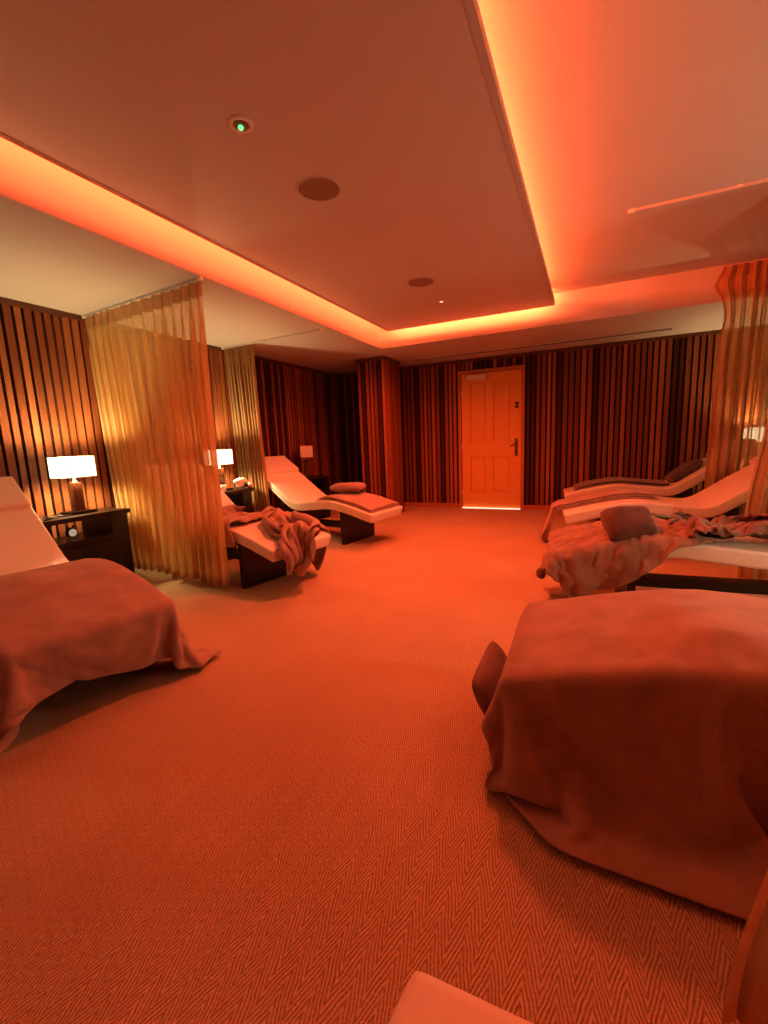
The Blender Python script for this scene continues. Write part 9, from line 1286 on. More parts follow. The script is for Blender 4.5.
1,0,0,-4,7,-10,8,13,-16,9,-17,14,13,13,-24,16,4,10,-20,6,6,-7,1,-10,3,-4,3,-1,3,-5,5,-3,1,-1,3,0,-4,-2,6,-5,7,-5,2,-3,0,-2,2,-1,0,0,-2,10,-3,-2,-2,6,-5,-2,4,-2,
-1,-5,15,-6,0,12,-7,13,-18,9,20,-29,25,-4,-11,21,-13,6,5,-7,-17,5,-1,-1,2,-4,8,-7,6,-5,1,-3,5,-4,5,-2,1,-5,6,-7,1,1,3,-5,3,-5,5,-3,5,-5,-4,8,-3,0,1,1,-5,4,-2,13,
-8,-12,16,22,-27,-4,14,2,16,-34,31,-5,13,-27,17,10,-1,-8,6,-9,-9,6,2,-5,0,-3,9,-6,8,-4,0,-5,4,-5,4,-4,6,-5,-1,10,-8,1,0,-4,4,0,0,-4,8,-8,1,-1,2,-1,4,3,-13,14,-13,31,
-16,-15,12,30,-1,-27,21,-28,30,-32,-2,31,6,-35,23,-13,27,-7,-16,4,-7,11,-1,3,-6,-6,4,-4,7,-4,2,-4,5,0,2,-5,0,2,-6,8,-6,6,1,-7,2,5,-5,-1,2,-1,-1,1,-5,10,-12,26,-21,5,8,21,
-12,-24,-5,24,17,-26,21,-28,32,-4,-22,-9,18,3,12,-21,26,-17,5,-2,-6,7,-3,7,-6,-1,0,4,1,-4,2,-4,1,0,4,-4,1,-2,0,4,-4,2,5,-6,-1,6,-2,-2,2,-2,-4,21,-21,31,-27,33,-15,-23,22,19,
-11,5,-28,-3,34,-25,18,-29,18,-3,-1,18,-5,10,-7,-16,-16,-1,5,-8,8,1,-5,7,-6,-3,3,1,1,-1,-1,-3,3,-1,4,-4,-1,0,3,2,-2,2,0,0,-8,1,9,-7,16,-5,-12,29,-30,34,-27,30,-16,-23,21,22,
-24,25,-2,-29,28,-28,0,0,-7,16,-11,8,16,4,-12,-18,-1,1,10,-10,1,4,-2,7,-5,-6,4,3,-5,8,-6,-4,1,3,0,3,-4,3,-3,3,-4,0,0,6,-4,-8,21,-20,25,14,-13,-5,-18,31,-23,29,-13,-21,17,18,
-31,24,10,-30,27,-14,-18,30,-8,-4,-8,6,15,1,-18,1,-1,1,-2,8,-7,3,-1,6,-4,-1,0,7,-14,15,-4,-7,2,4,-6,5,-4,5,-1,-3,-1,7,-5,17,-10,-3,4,-15,0,20,20,-18,-18,32,-25,30,-16,-5,-11,31,
-32,20,12,-28,23,7,-25,26,-15,-6,-2,15,7,-14,-5,7,-6,10,-7,7,-10,3,-2,9,-5,1,-5,14,-16,8,1,-7,2,3,1,-4,1,-4,14,-12,-10,28,-20,22,-24,22,-9,-6,-8,20,18,2,-35,32,-27,30,-31,25,-24,30,
-31,22,2,9,-13,16,-17,13,-17,4,-14,25,-8,-7,-4,4,-4,3,3,3,-3,-1,-2,7,-5,4,-8,10,-11,6,0,-5,3,-4,9,-9,10,-8,24,-12,-14,29,-25,28,-28,10,15,-20,-10,17,-10,32,-31,29,-28,32,-27,26,-31,31,
-31,31,-26,23,-2,6,-1,-5,-16,16,-20,-11,14,-8,-10,0,-5,9,2,-5,5,-7,2,2,-2,3,-3,1,-2,2,-1,3,3,-10,12,-15,19,-12,31,-20,2,3,-15,28,-16,-5,25,-24,-16,16,6,8,-11,23,-27,27,-31,30,-28,29,
-30,27,-29,16,8,-17,26,0,-27,20,-15,-1,0,7,-7,4,-8,5,1,-1,-1,-3,9,-5,5,-2,2,-3,-3,3,1,-5,14,-17,28,-25,28,-18,28,-33,30,-17,3,3,4,-16,27,-15,7,-21,27,1,-5,-2,-22,31,-29,27,-30,31,
-31,7,-9,14,17,-35,-2,28,-20,-11,-2,0,-2,6,-4,-3,1,0,1,7,-7,-6,12,-9,5,-1,3,-9,14,-13,16,-17,27,-27,32,-32,26,-18,29,-30,30,-31,30,-30,23,-17,29,-23,17,-6,-2,-14,27,2,-29,27,-30,30,-29,30,
-16,-14,0,1,31,-20,-26,12,-12,-2,5,-5,1,2,-3,-3,2,-2,2,2,-3,-2,9,-7,8,-7,19,-23,23,-22,24,-27,32,-30,31,-31,25,-20,27,-29,29,-31,32,-30,26,-19,26,-14,-22,21,-2,-16,21,15,-28,28,-28,28,-26,28,
-15,-16,22,0,10,-4,-32,-17,2,3,3,-4,2,1,-3,-3,-1,3,-2,-5,15,-13,5,-1,4,-11,20,-18,28,-27,29,-30,32,-31,31,-32,16,-14,28,-28,29,-28,28,-29,25,-8,-12,20,-22,33,-13,0,-15,27,-24,28,-28,27,-25,26,
-18,-16,13,5,-13,24,-3,-8,-9,10,-4,1,0,0,5,-6,-7,15,-5,-4,3,-7,4,4,-5,-6,20,-18,24,-26,35,-31,30,-31,30,-30,0,11,19,-26,26,-26,25,-30,1,27,-3,7,-13,21,-26,27,-24,22,-25,29,-30,27,-23,25,
-21,0,-18,33,-26,-11,5,-4,-6,2,1,-1,4,-3,-2,-3,6,3,-14,22,4,-17,-3,25,-14,-16,20,-2,-5,-4,24,-29,28,-28,25,-17,-12,19,17,-28,26,-25,25,-22,-12,10,-7,-2,1,31,0,10,-20,19,-25,26,-30,29,-30,28,
-28,31,-30,23,-19,16,-4,-9,9,-9,0,1,1,9,-7,-11,27,-15,0,-4,16,-10,-13,13,5,-18,2,24,-23,8,17,-25,27,-6,1,-16,-9,16,17,-28,25,-21,26,-17,-15,15,3,2,-21,9,23,10,-12,11,-14,5,-25,29,-31,27,
-3,13,-18,8,-21,14,-7,-11,1,21,-15,0,-3,12,16,-21,9,-25,24,-16,12,-12,2,-6,5,0,-8,18,-17,10,11,-21,11,22,-10,-1,-24,8,19,-22,21,-19,26,-13,-14,3,1,19,-9,-13,21,13,-1,-7,11,-1,-28,18,-30,12,
17,8,229,5,0,12,-6,13,-2,7,-4,3,-2,2,5,12,19,2,7,-2,-2,4,9,0,5,14,-9,-1,-2,10,-3,6,-5,13,-15,7,-19,-11,0,-22,-20,-22,-18,-2,-24,-16,-1,-16,-16,-8,2,-17,-11,-23,-22,-14,-9,14,19,14,
21,17,-2,2,-8,8,-8,10,-8,10,-5,3,-3,2,-9,-7,16,-1,0,-4,5,-12,13,-8,-10,17,-4,3,-10,14,-16,14,-23,25,-24,19,-9,-16,11,11,0,2,-15,8,9,-16,-3,24,-5,-23,17,-10,9,1,-10,18,-18,-2,8,-11,
11,8,-3,0,1,-2,0,3,-2,2,-1,2,-5,1,3,-16,11,-1,8,-12,12,-17,10,5,-2,1,4,0,-21,19,-26,26,-9,9,-21,18,-3,2,-15,13,1,-2,3,-1,-3,4,-25,23,-1,-20,13,-8,12,-1,-21,24,-11,-10,13,19,
-7,7,-5,3,0,-5,10,-10,7,-3,2,-1,-1,-10,14,-12,11,-10,10,-4,1,-2,4,-17,20,-17,8,8,-22,20,-32,20,-13,21,-16,18,-12,9,-11,-5,10,3,-7,10,-1,-2,-2,4,-2,-3,4,-14,14,-12,-17,15,7,-15,15,2,
-5,6,-5,4,6,-20,18,-9,6,-5,5,2,-1,-13,10,-3,5,-11,8,-1,9,-25,25,-33,26,-22,16,10,-11,-6,-16,27,-23,25,-19,19,-3,-1,2,-1,-8,4,-7,12,0,-25,17,0,-9,12,7,-12,6,-14,-6,-2,15,20,-9,8,
-4,4,-1,-15,18,-11,9,-4,4,-5,3,-6,5,-14,11,3,6,-19,18,-25,24,-29,27,-28,31,-18,-16,14,12,-25,14,16,-26,26,-20,11,-1,8,-5,-2,-1,4,-17,18,-6,-17,21,-2,7,-5,0,5,-8,-9,5,-4,21,0,-15,13,
-4,-2,7,-11,7,-5,6,-1,0,-1,5,-3,0,-13,16,-14,15,-26,24,-26,24,-25,28,-18,-18,26,-25,17,2,-20,25,7,-26,27,-10,1,-3,2,5,-7,8,1,-19,14,-7,6,6,-7,3,4,1,-2,-16,2,-2,-1,19,-2,-9,12,
-7,3,3,-2,0,-2,1,2,-3,6,1,-5,6,-23,22,-27,23,-28,28,-24,26,-16,-19,30,-27,28,-28,28,-15,-4,14,-2,-4,8,1,-4,-3,0,8,-14,-1,14,-12,13,-20,20,-13,12,4,-5,0,-9,-11,6,18,-12,13,-3,-11,14,
-7,4,1,0,-8,9,-6,3,2,-8,14,-23,20,-28,23,-27,29,-29,28,-30,-4,31,-27,30,-30,30,-29,26,-28,11,18,-23,17,-5,9,3,-4,-10,11,2,-9,11,-2,-8,4,0,6,-4,-4,1,0,-16,-1,19,-2,-3,2,4,-13,11,
-1,1,2,-1,-12,15,-13,4,-6,-15,27,-26,26,-26,19,-28,30,-25,29,-13,-18,30,-30,28,-29,30,-29,28,-30,17,15,-27,27,-13,2,-3,10,-15,17,-5,0,-2,4,-7,11,-10,-5,13,1,-1,-14,-13,12,5,-2,0,-4,9,-5,3,
-10,-3,17,-8,-1,0,-4,7,-2,-29,27,-18,22,-25,12,-17,28,-21,25,-13,-15,29,-30,28,-29,27,-30,31,-31,20,9,-22,23,-9,10,-13,9,-19,22,-11,12,-2,-18,11,-11,13,-11,7,0,5,-17,19,-10,9,-5,3,0,-8,5,9,
-1,-21,24,-27,21,-18,-12,11,-1,-14,25,-1,2,7,-15,-18,27,-17,23,-17,5,11,-29,32,-24,22,-31,32,-26,20,-4,-2,4,-6,4,-4,11,-20,19,-16,12,-2,-1,-1,-5,2,3,3,9,-12,12,8,-16,13,3,-13,15,-25,16,-15,
21,-31,30,-34,3,22,-17,24,-15,-17,18,11,-22,28,-15,-19,26,-20,25,-31,22,-4,-5,18,-21,20,-33,32,-9,10,-21,20,-2,3,-2,3,0,-17,12,-9,12,-21,17,-3,3,-11,16,-19,20,-5,14,12,-23,10,14,-25,9,-1,14,-32,
29,-32,35,2,-26,20,-20,22,-17,-7,-6,24,-20,28,-3,-28,27,-27,5,11,4,-17,-7,27,-20,8,-21,18,14,9,-24,18,-1,-1,-11,-3,18,-6,4,1,-1,-10,5,1,6,-18,19,-18,14,-15,14,8,-24,12,11,-13,-18,21,2,-28,
34,-35,1,31,-24,20,-21,28,-30,26,-24,18,-2,-10,20,-13,7,-10,-5,19,-14,16,-27,10,19,-16,-23,19,-8,29,-6,-5,5,-3,4,-7,-2,8,-13,5,9,-6,-1,-1,11,-13,8,18,2,-26,22,-8,-1,-11,25,-24,-4,24,-4,-30,
36,-1,-31,28,-24,21,-24,31,-31,20,1,-20,19,-23,9,12,0,-19,2,30,-32,28,4,-22,24,-15,-26,36,-25,20,0,-8,9,0,-10,11,-12,16,-4,-14,15,-5,4,-10,15,-8,20,-24,21,-24,29,-32,26,-31,33,-32,13,17,-5,-27,
22,14,-29,29,-21,17,-27,33,-18,-16,21,-23,7,-4,18,1,-6,10,-23,26,-32,3,27,-22,30,-3,-35,32,-11,6,1,-8,9,0,4,-3,-17,16,2,-11,9,-7,12,-19,20,-1,21,-29,27,-27,29,-20,1,-20,31,-29,18,15,-11,-23,
22,16,-31,31,-10,-7,-4,23,-5,-27,25,-14,-4,8,3,12,-25,20,-24,20,6,-30,25,-27,23,-4,-25,0,28,-2,4,-10,17,-19,15,2,-15,8,3,-7,11,-14,17,-22,-17,19,6,-5,18,-34,18,-1,13,-32,22,-24,21,14,-19,-19,
15,22,-35,25,5,-28,12,-2,24,-11,-3,12,-14,15,-26,25,-23,25,-1,-23,24,-26,21,-26,31,-12,6,-27,31,-3,1,-17,18,-13,9,0,-5,-3,8,-13,19,-16,14,5,-24,32,-24,13,14,-32,32,-28,30,-29,21,-28,19,16,-21,-14,
-2,35,-33,27,-6,-22,32,-29,21,3,-3,-23,17,5,-17,26,-26,-3,30,-26,28,-19,18,-7,10,-24,25,-28,25,-1,3,-16,12,-11,9,-3,0,-7,12,-20,25,-7,-3,15,-29,28,-25,19,9,-32,35,-33,35,-29,28,-31,-1,24,12,-5,
-30,29,-28,30,-19,-9,6,0,19,-30,27,-29,29,-11,-3,4,13,-31,28,-30,30,-1,-16,12,5,-5,0,2,3,-4,8,-12,11,-10,6,-3,-3,-10,26,-21,19,14,-28,26,-23,24,-17,-5,10,3,-1,-2,19,-29,30,-14,10,-5,-13,20,
-31,24,-23,32,-29,12,-19,21,-2,-3,-1,-11,28,-25,23,-27,29,-29,14,-22,7,30,-19,20,-9,-1,2,-6,13,-12,11,-8,6,-7,4,2,-3,-19,32,-7,-12,24,-30,25,-4,-15,9,23,-36,30,-30,19,4,1,12,-30,16,14,-26,21,
-27,9,8,17,-6,-15,1,4,-16,17,12,-21,22,-29,23,-27,33,-2,-12,7,-25,29,-27,15,15,-28,23,-15,15,-10,7,-5,5,-3,-5,15,-5,-25,24,10,-23,22,-25,5,28,-9,-19,30,-30,8,0,20,-10,-12,21,-31,25,10,-21,18,
-9,-24,20,-10,8,1,3,15,-11,1,8,-22,21,-26,21,-28,21,1,-1,-5,-20,28,-27,21,17,-12,8,-16,14,-9,7,0,-5,6,-15,19,-9,-2,-2,19,-29,15,-21,11,26,-11,-17,29,-13,-20,9,-11,31,-24,27,-30,24,2,-16,22,
-16,-5,-3,19,-32,32,-24,29,-14,-14,21,-20,22,-21,20,-29,33,-29,29,1,-29,7,-18,18,-11,4,26,-18,12,-7,6,3,-7,8,-23,15,-2,9,-24,34,-29,19,-28,17,21,-11,-16,31,-19,-21,29,-25,30,-37,30,-8,-4,20,-26,27,
-35,32,-28,30,-28,12,3,-11,19,-19,22,-20,22,-18,15,-26,30,-17,-11,25,-4,-16,0,1,18,-23,23,-15,9,-9,0,15,-11,14,-11,-3,-11,9,2,19,-31,29,-33,17,17,-13,-3,18,-20,-17,34,-21,-2,-13,15,19,-22,22,-26,29,
-32,33,-23,26,-16,-14,26,-19,20,-20,20,-17,16,-2,-9,-8,-14,27,-24,7,13,-25,32,-28,29,-23,19,-11,3,6,-8,11,3,-5,-6,-12,29,-34,15,17,-34,30,-25,17,16,-27,16,13,-22,4,-10,3,9,-22,22,13,-18,17,-27,24,
-32,29,-2,8,2,-24,23,-19,19,-12,12,-9,-16,24,-30,24,-25,31,5,0,-2,-31,28,-27,25,-19,12,0,-6,16,-3,0,-1,-24,10,-26,27,-29,17,-5,-13,26,-20,18,10,-34,25,-4,-4,7,-6,-13,21,-22,26,6,-16,15,-23,10,
-14,9,18,-2,8,-25,21,-7,3,-14,-11,25,-22,23,-24,18,-28,14,-7,17,16,-32,27,-23,19,-10,1,11,-6,4,-13,12,-8,18,-12,-20,11,-14,34,-27,-8,26,-11,-12,8,6,7,-10,-6,9,7,-19,23,-10,-5,25,-17,13,-10,-4,
-3,2,0,2,14,-25,4,-7,2,21,-25,18,-20,17,-14,16,-19,24,-28,10,28,-28,27,-16,1,13,0,-10,-9,13,-9,3,14,5,-11,10,-18,1,6,1,-28,17,14,-16,-1,24,-32,26,-9,3,-12,-2,-6,30,-27,27,-14,11,-17,2,
1,0,-14,10,17,-22,13,10,-8,-4,-15,12,-6,9,-6,2,-13,32,-27,-6,35,-23,19,-1,0,-10,8,0,-12,-2,13,-5,2,25,-30,26,-33,32,-28,17,-25,21,1,-22,13,22,-30,27,-31,31,-26,21,-21,32,-28,23,-15,-3,3,-15,
5,20,-26,3,25,-23,-4,0,28,-8,11,6,0,0,-2,-3,-27,28,-20,-15,32,-20,24,-12,2,-10,14,0,1,-13,-13,28,-28,34,-30,25,-33,34,-29,-1,11,7,8,-31,16,2,-14,14,-15,30,-35,29,-18,25,-23,19,-5,-26,20,-21,
9,22,-22,-2,27,-18,12,-19,26,-27,-2,13,7,7,-12,4,-18,31,-21,-4,21,-26,19,-6,10,-15,10,7,1,-13,7,23,-36,30,-8,-2,-3,14,-15,-4,27,-27,26,-34,30,-11,13,-17,0,13,-29,28,-2,3,-18,19,-16,-14,5,-9,
12,23,-18,-14,34,-28,22,-23,27,-17,-14,-2,0,29,10,-1,-31,29,-30,11,18,-13,2,-14,18,-12,-8,21,-5,-10,18,1,-27,4,33,-32,18,-1,-16,3,35,-31,28,-28,29,-32,28,-30,19,12,-34,18,13,2,-22,25,-21,13,-21,-9,
16,23,2,-33,29,-31,29,-28,27,-12,5,-5,-23,5,23,10,-31,34,-34,-5,13,14,2,-13,3,-2,-15,7,-22,4,25,-8,-13,-13,35,-34,34,-22,11,-17,30,-25,23,-28,27,-30,26,-33,2,31,-25,21,-7,18,-27,29,-30,28,-22,-18,
16,-2,28,-32,31,-32,31,-29,25,-20,1,11,-11,-14,24,-2,-2,16,-10,-27,5,15,-5,-2,6,-10,12,-13,-11,16,5,13,-20,0,0,-2,5,-20,21,-19,29,-22,20,-28,26,-28,30,-24,-13,26,-10,16,-19,28,-28,30,-33,30,-13,-25,
27,-19,31,-30,30,-30,31,-29,27,-10,-7,-1,15,-25,16,-28,16,-5,14,-17,8,9,0,-8,2,4,0,-18,2,28,-28,33,-35,31,-29,26,-19,-13,25,-21,29,-21,20,-30,27,-20,29,-27,-14,14,4,18,-28,32,-32,28,-30,31,3,-35,
22,-18,30,-29,30,-32,31,-29,26,2,1,-19,-12,-3,7,-4,9,-10,19,-22,7,3,7,-3,5,1,-12,-6,11,18,-27,29,-34,28,-32,16,12,-27,28,-23,25,-19,17,-30,22,1,12,-27,-3,-4,8,32,-33,29,-30,21,-28,20,18,-31,
19,-16,29,-31,30,-32,30,-32,14,-2,-11,19,-12,4,-17,11,1,-13,19,-9,-1,8,5,-8,13,-3,-11,0,9,-2,5,17,-30,11,17,-33,26,-28,32,-25,22,-19,9,-20,8,19,0,-30,11,19,-17,26,-29,28,-23,7,-22,19,17,-31,
22,-16,29,-31,25,-31,29,-24,-6,15,-8,16,-20,8,-8,2,14,-15,8,0,-7,2,-13,23,1,-18,-2,-7,27,-30,20,16,-14,-19,28,-30,28,-23,30,-24,17,8,-17,-17,10,20,-6,-13,-3,18,-11,14,-28,33,-1,-16,-24,24,2,-18,
24,-15,18,-26,10,-8,-2,1,-7,9,-5,13,-14,6,4,-10,9,-10,11,-3,-3,-12,8,19,-9,-23,21,-24,29,-25,19,14,-20,-14,27,-30,27,2,5,2,-19,19,-24,-11,20,14,-8,-26,11,-5,16,-1,-18,22,-1,9,-33,33,-18,-5,
-9,9,10,-14,-6,7,4,-6,-2,6,-3,7,-4,-5,-4,7,11,-7,1,-4,6,-20,21,14,-18,-20,26,-31,32,-27,1,35,-19,-17,27,-28,11,24,-22,15,-20,12,3,-24,25,9,-13,-22,30,-26,31,-15,-12,27,-24,26,-35,29,-31,14,
-17,11,11,-13,1,-1,3,-3,0,2,-5,3,5,-2,-4,-4,8,2,3,-13,18,-8,-10,34,-1,-34,22,-29,36,4,-33,31,-16,-18,26,-29,15,22,-26,8,22,-27,18,-31,23,-1,10,-28,30,-28,30,-23,-7,26,-31,20,-24,15,-5,1,
-6,0,8,0,-5,1,2,-4,0,6,-6,-8,21,-17,18,-10,-2,7,2,-20,10,12,-25,22,18,-25,3,-1,-10,31,-29,28,-16,-16,29,-34,19,16,-14,0,21,-31,25,-31,31,-27,27,-27,28,-29,29,-11,-24,15,-13,6,-5,0,5,-6,
9,-5,2,-3,4,-4,-1,1,-1,2,2,-6,14,-12,7,4,-7,8,-13,-14,26,-12,-13,16,21,-10,-23,30,-32,32,-26,24,-21,1,8,-21,28,1,-20,12,18,-31,29,-29,26,-28,29,-31,28,-32,5,2,-8,7,-1,1,0,-1,4,-7,
7,-8,15,-9,-3,3,-2,1,3,6,-16,0,4,7,-3,3,12,-12,-6,2,10,-16,-8,17,20,-12,-4,0,-19,28,-25,18,-18,25,-19,2,21,-15,-19,15,22,-26,21,-27,29,-23,16,-29,22,-19,9,-6,1,3,-2,0,-1,-1,-1,0,
3,-7,7,3,-4,0,0,-9,8,0,-4,-2,9,4,-3,9,0,-14,1,16,7,-24,-9,16,19,-33,28,-18,-17,19,18,-16,-5,2,-17,21,15,-19,-18,15,21,-10,-4,-16,-6,8,2,-7,16,-11,-1,-2,0,2,0,-1,2,-3,-2,6,
0,-4,1,2,1,-10,21,-20,12,-10,-5,5,9,8,0,11,-11,-6,-15,4,35,-21,-12,16,20,-27,24,-15,14,-28,29,-34,27,-21,3,-4,27,-16,-9,-14,17,14,-26,14,-17,14,-12,4,3,3,-5,0,4,-6,4,-2,1,-3,2,0,
4,-1,-1,-2,19,-23,24,-21,14,-15,-6,1,14,-13,11,14,-30,33,-3,-32,31,-1,-27,18,18,-22,20,-29,29,-26,29,-30,20,-29,29,-25,29,-28,13,-20,6,3,-11,11,-8,11,-9,5,1,1,-7,3,5,-6,3,-1,8,-11,8,-5,
3,-5,8,-11,23,-8,10,-11,0,-15,10,-10,-8,-11,6,12,-14,19,-9,-16,13,20,-22,18,9,-25,22,-32,27,-3,13,-25,19,-32,29,-28,24,-21,4,-7,5,-1,-2,3,-5,1,-1,8,-4,5,-11,10,-2,-7,14,-15,14,-9,9,-8,
8,-9,4,-11,8,6,-1,14,-7,-20,12,-15,30,-11,13,-22,1,4,8,-25,0,25,-5,-10,22,-30,25,-30,0,27,13,-34,24,-29,21,-22,12,-4,-1,0,-2,1,1,1,-2,4,-5,9,-8,11,-19,20,7,-15,1,-10,11,-10,10,-6,
8,-7,-3,-4,2,7,-6,5,1,-9,8,-22,29,-25,26,-35,33,-28,20,-3,-22,9,20,-23,22,-27,33,0,-22,-9,24,-28,21,-20,11,-7,4,-4,-1,2,0,-4,2,1,-2,5,-4,11,-16,25,-20,-1,1,9,7,-16,10,-9,5,-9,
12,-8,-4,3,-1,12,-8,5,-6,-17,22,-24,29,-25,30,-29,25,-26,0,22,-24,18,11,-25,20,-28,12,-12,18,-16,17,-17,16,-11,5,-5,4,-3,3,-7,10,-9,6,-2,-3,6,-7,16,-20,6,-1,1,-1,1,6,-8,8,-6,10,-12,
13,-12,-6,12,1,5,-10,3,7,-23,29,-31,27,-26,31,-21,11,-6,2,8,-18,-6,32,-25,18,-30,30,-24,9,-13,18,-15,4,-4,5,-3,7,-9,13,-16,14,-7,1,0,-2,4,-7,3,0,-5,5,-1,-1,4,3,-6,10,-11,10,-11,
12,-10,-4,3,0,10,-5,21,-8,-25,32,-33,26,-28,28,4,-14,-8,-17,15,-2,7,14,-25,27,-24,15,-17,7,-18,15,-3,2,-4,0,-6,19,-7,0,-8,5,0,-2,0,1,-1,-3,1,3,-6,6,-9,12,-8,10,-10,14,-12,10,-12,
14,-15,-4,9,-7,10,14,7,-12,-3,12,-34,29,-32,3,23,-14,-5,-2,18,-28,1,24,-12,-8,4,15,-14,1,1,0,-5,5,-4,4,-11,10,6,-5,0,-1,2,-3,1,0,4,-6,5,3,-5,1,1,8,-15,16,-16,8,-9,11,-7,
10,-14,8,-2,-4,7,-14,25,-21,-9,12,-16,33,-26,-12,9,10,-20,11,-3,10,-18,8,21,-20,-3,21,-8,-17,10,0,-5,6,-5,-2,-3,7,6,-9,1,0,0,-1,1,-1,4,-7,0,1,8,-10,6,16,-20,25,-16,-2,-6,1,-2,
11,-7,6,-7,-11,12,-22,11,13,4,8,-18,20,-18,-18,13,-6,-11,17,-17,19,-16,13,24,-9,-16,18,-5,-15,3,-4,-3,7,-6,-3,2,1,9,-6,-3,1,-2,0,0,-2,2,-1,-1,6,-8,2,0,25,-17,16,-6,-8,-6,-1,2,
-5,2,9]),
    'R2b': (54, 40, (0.4352, 2.7116, 0.4646), [
644,6,-10,-15,-24,3,-14,-25,-2,-20,-9,-16,-21,-22,-4,-10,-12,0,-11,-2,-3,-10,-16,4,-18,-13,-18,-3,-16,-9,-15,-10,11,-2,-19,-21,1,-16,-12,-15,2,-16,-15,-16,-5,-14,-2,-8,-11,-16,-15,-2,-10,-11,-15,-13,0,4,8,9,
-31,14,8,-15,6,-1,11,10,4,-15,16,1,-14,16,-19,15,-6,5,-15,11,-8,8,-17,11,-8,3,-5,-10,15,0,12,-19,19,-12,11,-16,2,3,-1,-4,2,-10,14,-2,0,9,-17,5,1,0,-8,-16,5,-9,5,9,-15,0,12,-7,
-1,12,15,14,3,-15,2,13,-18,18,-29,24,-7,1,-11,8,-6,8,-14,12,-5,0,-14,1,9,-3,-2,-1,18,-18,7,-1,-3,-1,-3,3,-1,-16,18,6,-16,4,0,5,8,-10,-1,-12,8,-6,5,-8,3,10,-5,3,-8,5,17,12,
-3,5,-10,7,1,-3,-23,23,-7,1,1,-1,1,0,-13,12,-3,-5,-5,0,3,14,-18,10,4,-16,6,-1,3,-9,-3,2,-8,-2,4,7,-2,-1,3,2,15,-12,-10,-8,-4,18,0,-5,-13,32,-6,-3,-9,-9,10,13,0,9,-3,-14,
4,6,-16,11,-4,-7,8,-7,13,-1,-14,16,-3,-10,7,-6,1,1,-16,8,5,-10,10,-1,5,-8,-4,12,-13,1,-3,16,-13,-8,10,15,-1,3,-13,0,-15,29,4,-2,-15,17,-2,-2,1,-4,2,1,-7,-13,14,5,-9,-8,-11,10,
9,-10,9,-14,4,17,-20,13,-20,3,0,-2,7,-4,-3,9,0,-10,10,-3,9,-5,-16,-4,18,9,-20,24,-10,-11,-4,21,-5,8,-3,-1,-5,8,-1,2,-4,3,-1,-5,-3,-11,1,3,8,-18,-3,12,-1,2,-7,-6,18,-8,5,-1,
-13,11,-11,14,-18,4,-10,-3,5,1,-5,14,1,-5,10,0,3,0,-4,-22,37,11,-26,11,-11,-20,23,17,-4,0,1,-15,4,11,1,0,-1,-12,-3,-4,3,-11,-4,-1,11,-2,-14,18,-1,6,-3,-13,20,-3,-3,2,-8,9,-15,8,
-8,1,-7,-2,7,2,-4,8,-4,10,-9,10,7,-3,-8,-12,17,7,-12,0,12,-36,11,21,11,-8,5,2,1,2,-9,-10,16,-5,-13,-13,1,4,2,-5,7,7,-17,13,-4,3,-5,-14,19,5,-9,12,-11,3,-8,5,-4,5,-6,3,
-6,16,-10,-3,-1,17,-10,0,11,-5,-24,4,22,-1,2,8,-6,-23,-6,24,22,-7,-14,-7,3,6,10,-16,6,14,-1,-3,-13,17,-5,-9,-3,7,-17,17,2,1,-3,-17,18,2,-12,7,8,-3,-9,6,-6,4,-15,18,-23,16,-1,-8,
10,-5,9,-10,16,-14,-2,-7,18,-6,-7,13,4,-10,-17,5,14,14,3,-6,-4,-12,10,-5,-9,15,-5,11,-20,17,-3,1,-7,10,-20,-1,16,-9,12,-23,16,2,-4,-9,15,4,-8,3,-5,-1,-2,3,-12,11,-11,-2,16,-7,11,-15,
19,-21,-15,13,9,16,-5,0,9,-5,-9,5,-6,-7,0,4,12,-5,-2,8,-14,13,-10,6,-16,18,-2,2,-7,2,0,-18,18,-18,6,-7,5,10,1,-15,12,8,-3,1,0,-17,6,-2,10,2,-18,13,-8,2,13,-20,3,3,-21,18,
9,-1,10,1,1,-5,-7,3,7,2,-1,-1,1,-2,-7,3,-4,1,-8,6,-20,19,-5,11,1,-3,3,-14,7,-9,-4,3,-7,15,2,-12,4,0,-5,6,7,-13,0,7,4,-4,-8,8,-12,1,18,-13,-7,0,-7,14,12,-3,1,-4,
-3,-3,-9,-8,-2,-1,2,9,-8,0,-3,-4,9,4,-3,5,-13,11,-13,1,2,2,1,-5,15,-5,-10,-3,-16,25,2,-6,7,6,-9,-3,14,-5,-10,-1,16,-18,3,12,-10,-6,19,-6,-7,5,13,-3,16,-1,-4,-10,-9,7,7,-3,
1,-8,-21,19,-6,2,-1,10,-5,-4,1,-7,-5,13,-3,-4,-3,-2,4,-10,15,-2,2,7,-15,4,0,-6,14,9,0,-12,8,-20,16,-15,16,-3,-10,7,-4,-11,26,-2,-20,17,-3,-19,11,5,-2,4,4,-10,-5,-3,7,2,-18,4,
19,-4,-19,8,1,12,0,-3,-15,7,7,-2,3,-3,-4,-13,15,-3,-5,-6,8,1,11,-19,5,6,8,2,3,-17,4,-9,2,13,-6,-4,18,-25,17,1,1,17,4,-23,-8,20,2,-18,16,9,-13,-13,14,4,1,-20,19,-1,-9,13,
-15,8,0,1,-7,-4,4,0,1,3,-1,-12,9,7,1,-14,0,-13,19,-14,-3,1,-2,15,-3,0,5,1,-1,1,3,-5,9,-17,10,19,-29,11,0,11,-21,0,16,-20,5,14,7,-15,13,-6,9,-17,8,5,-5,-1,-10,10,-1,-1,
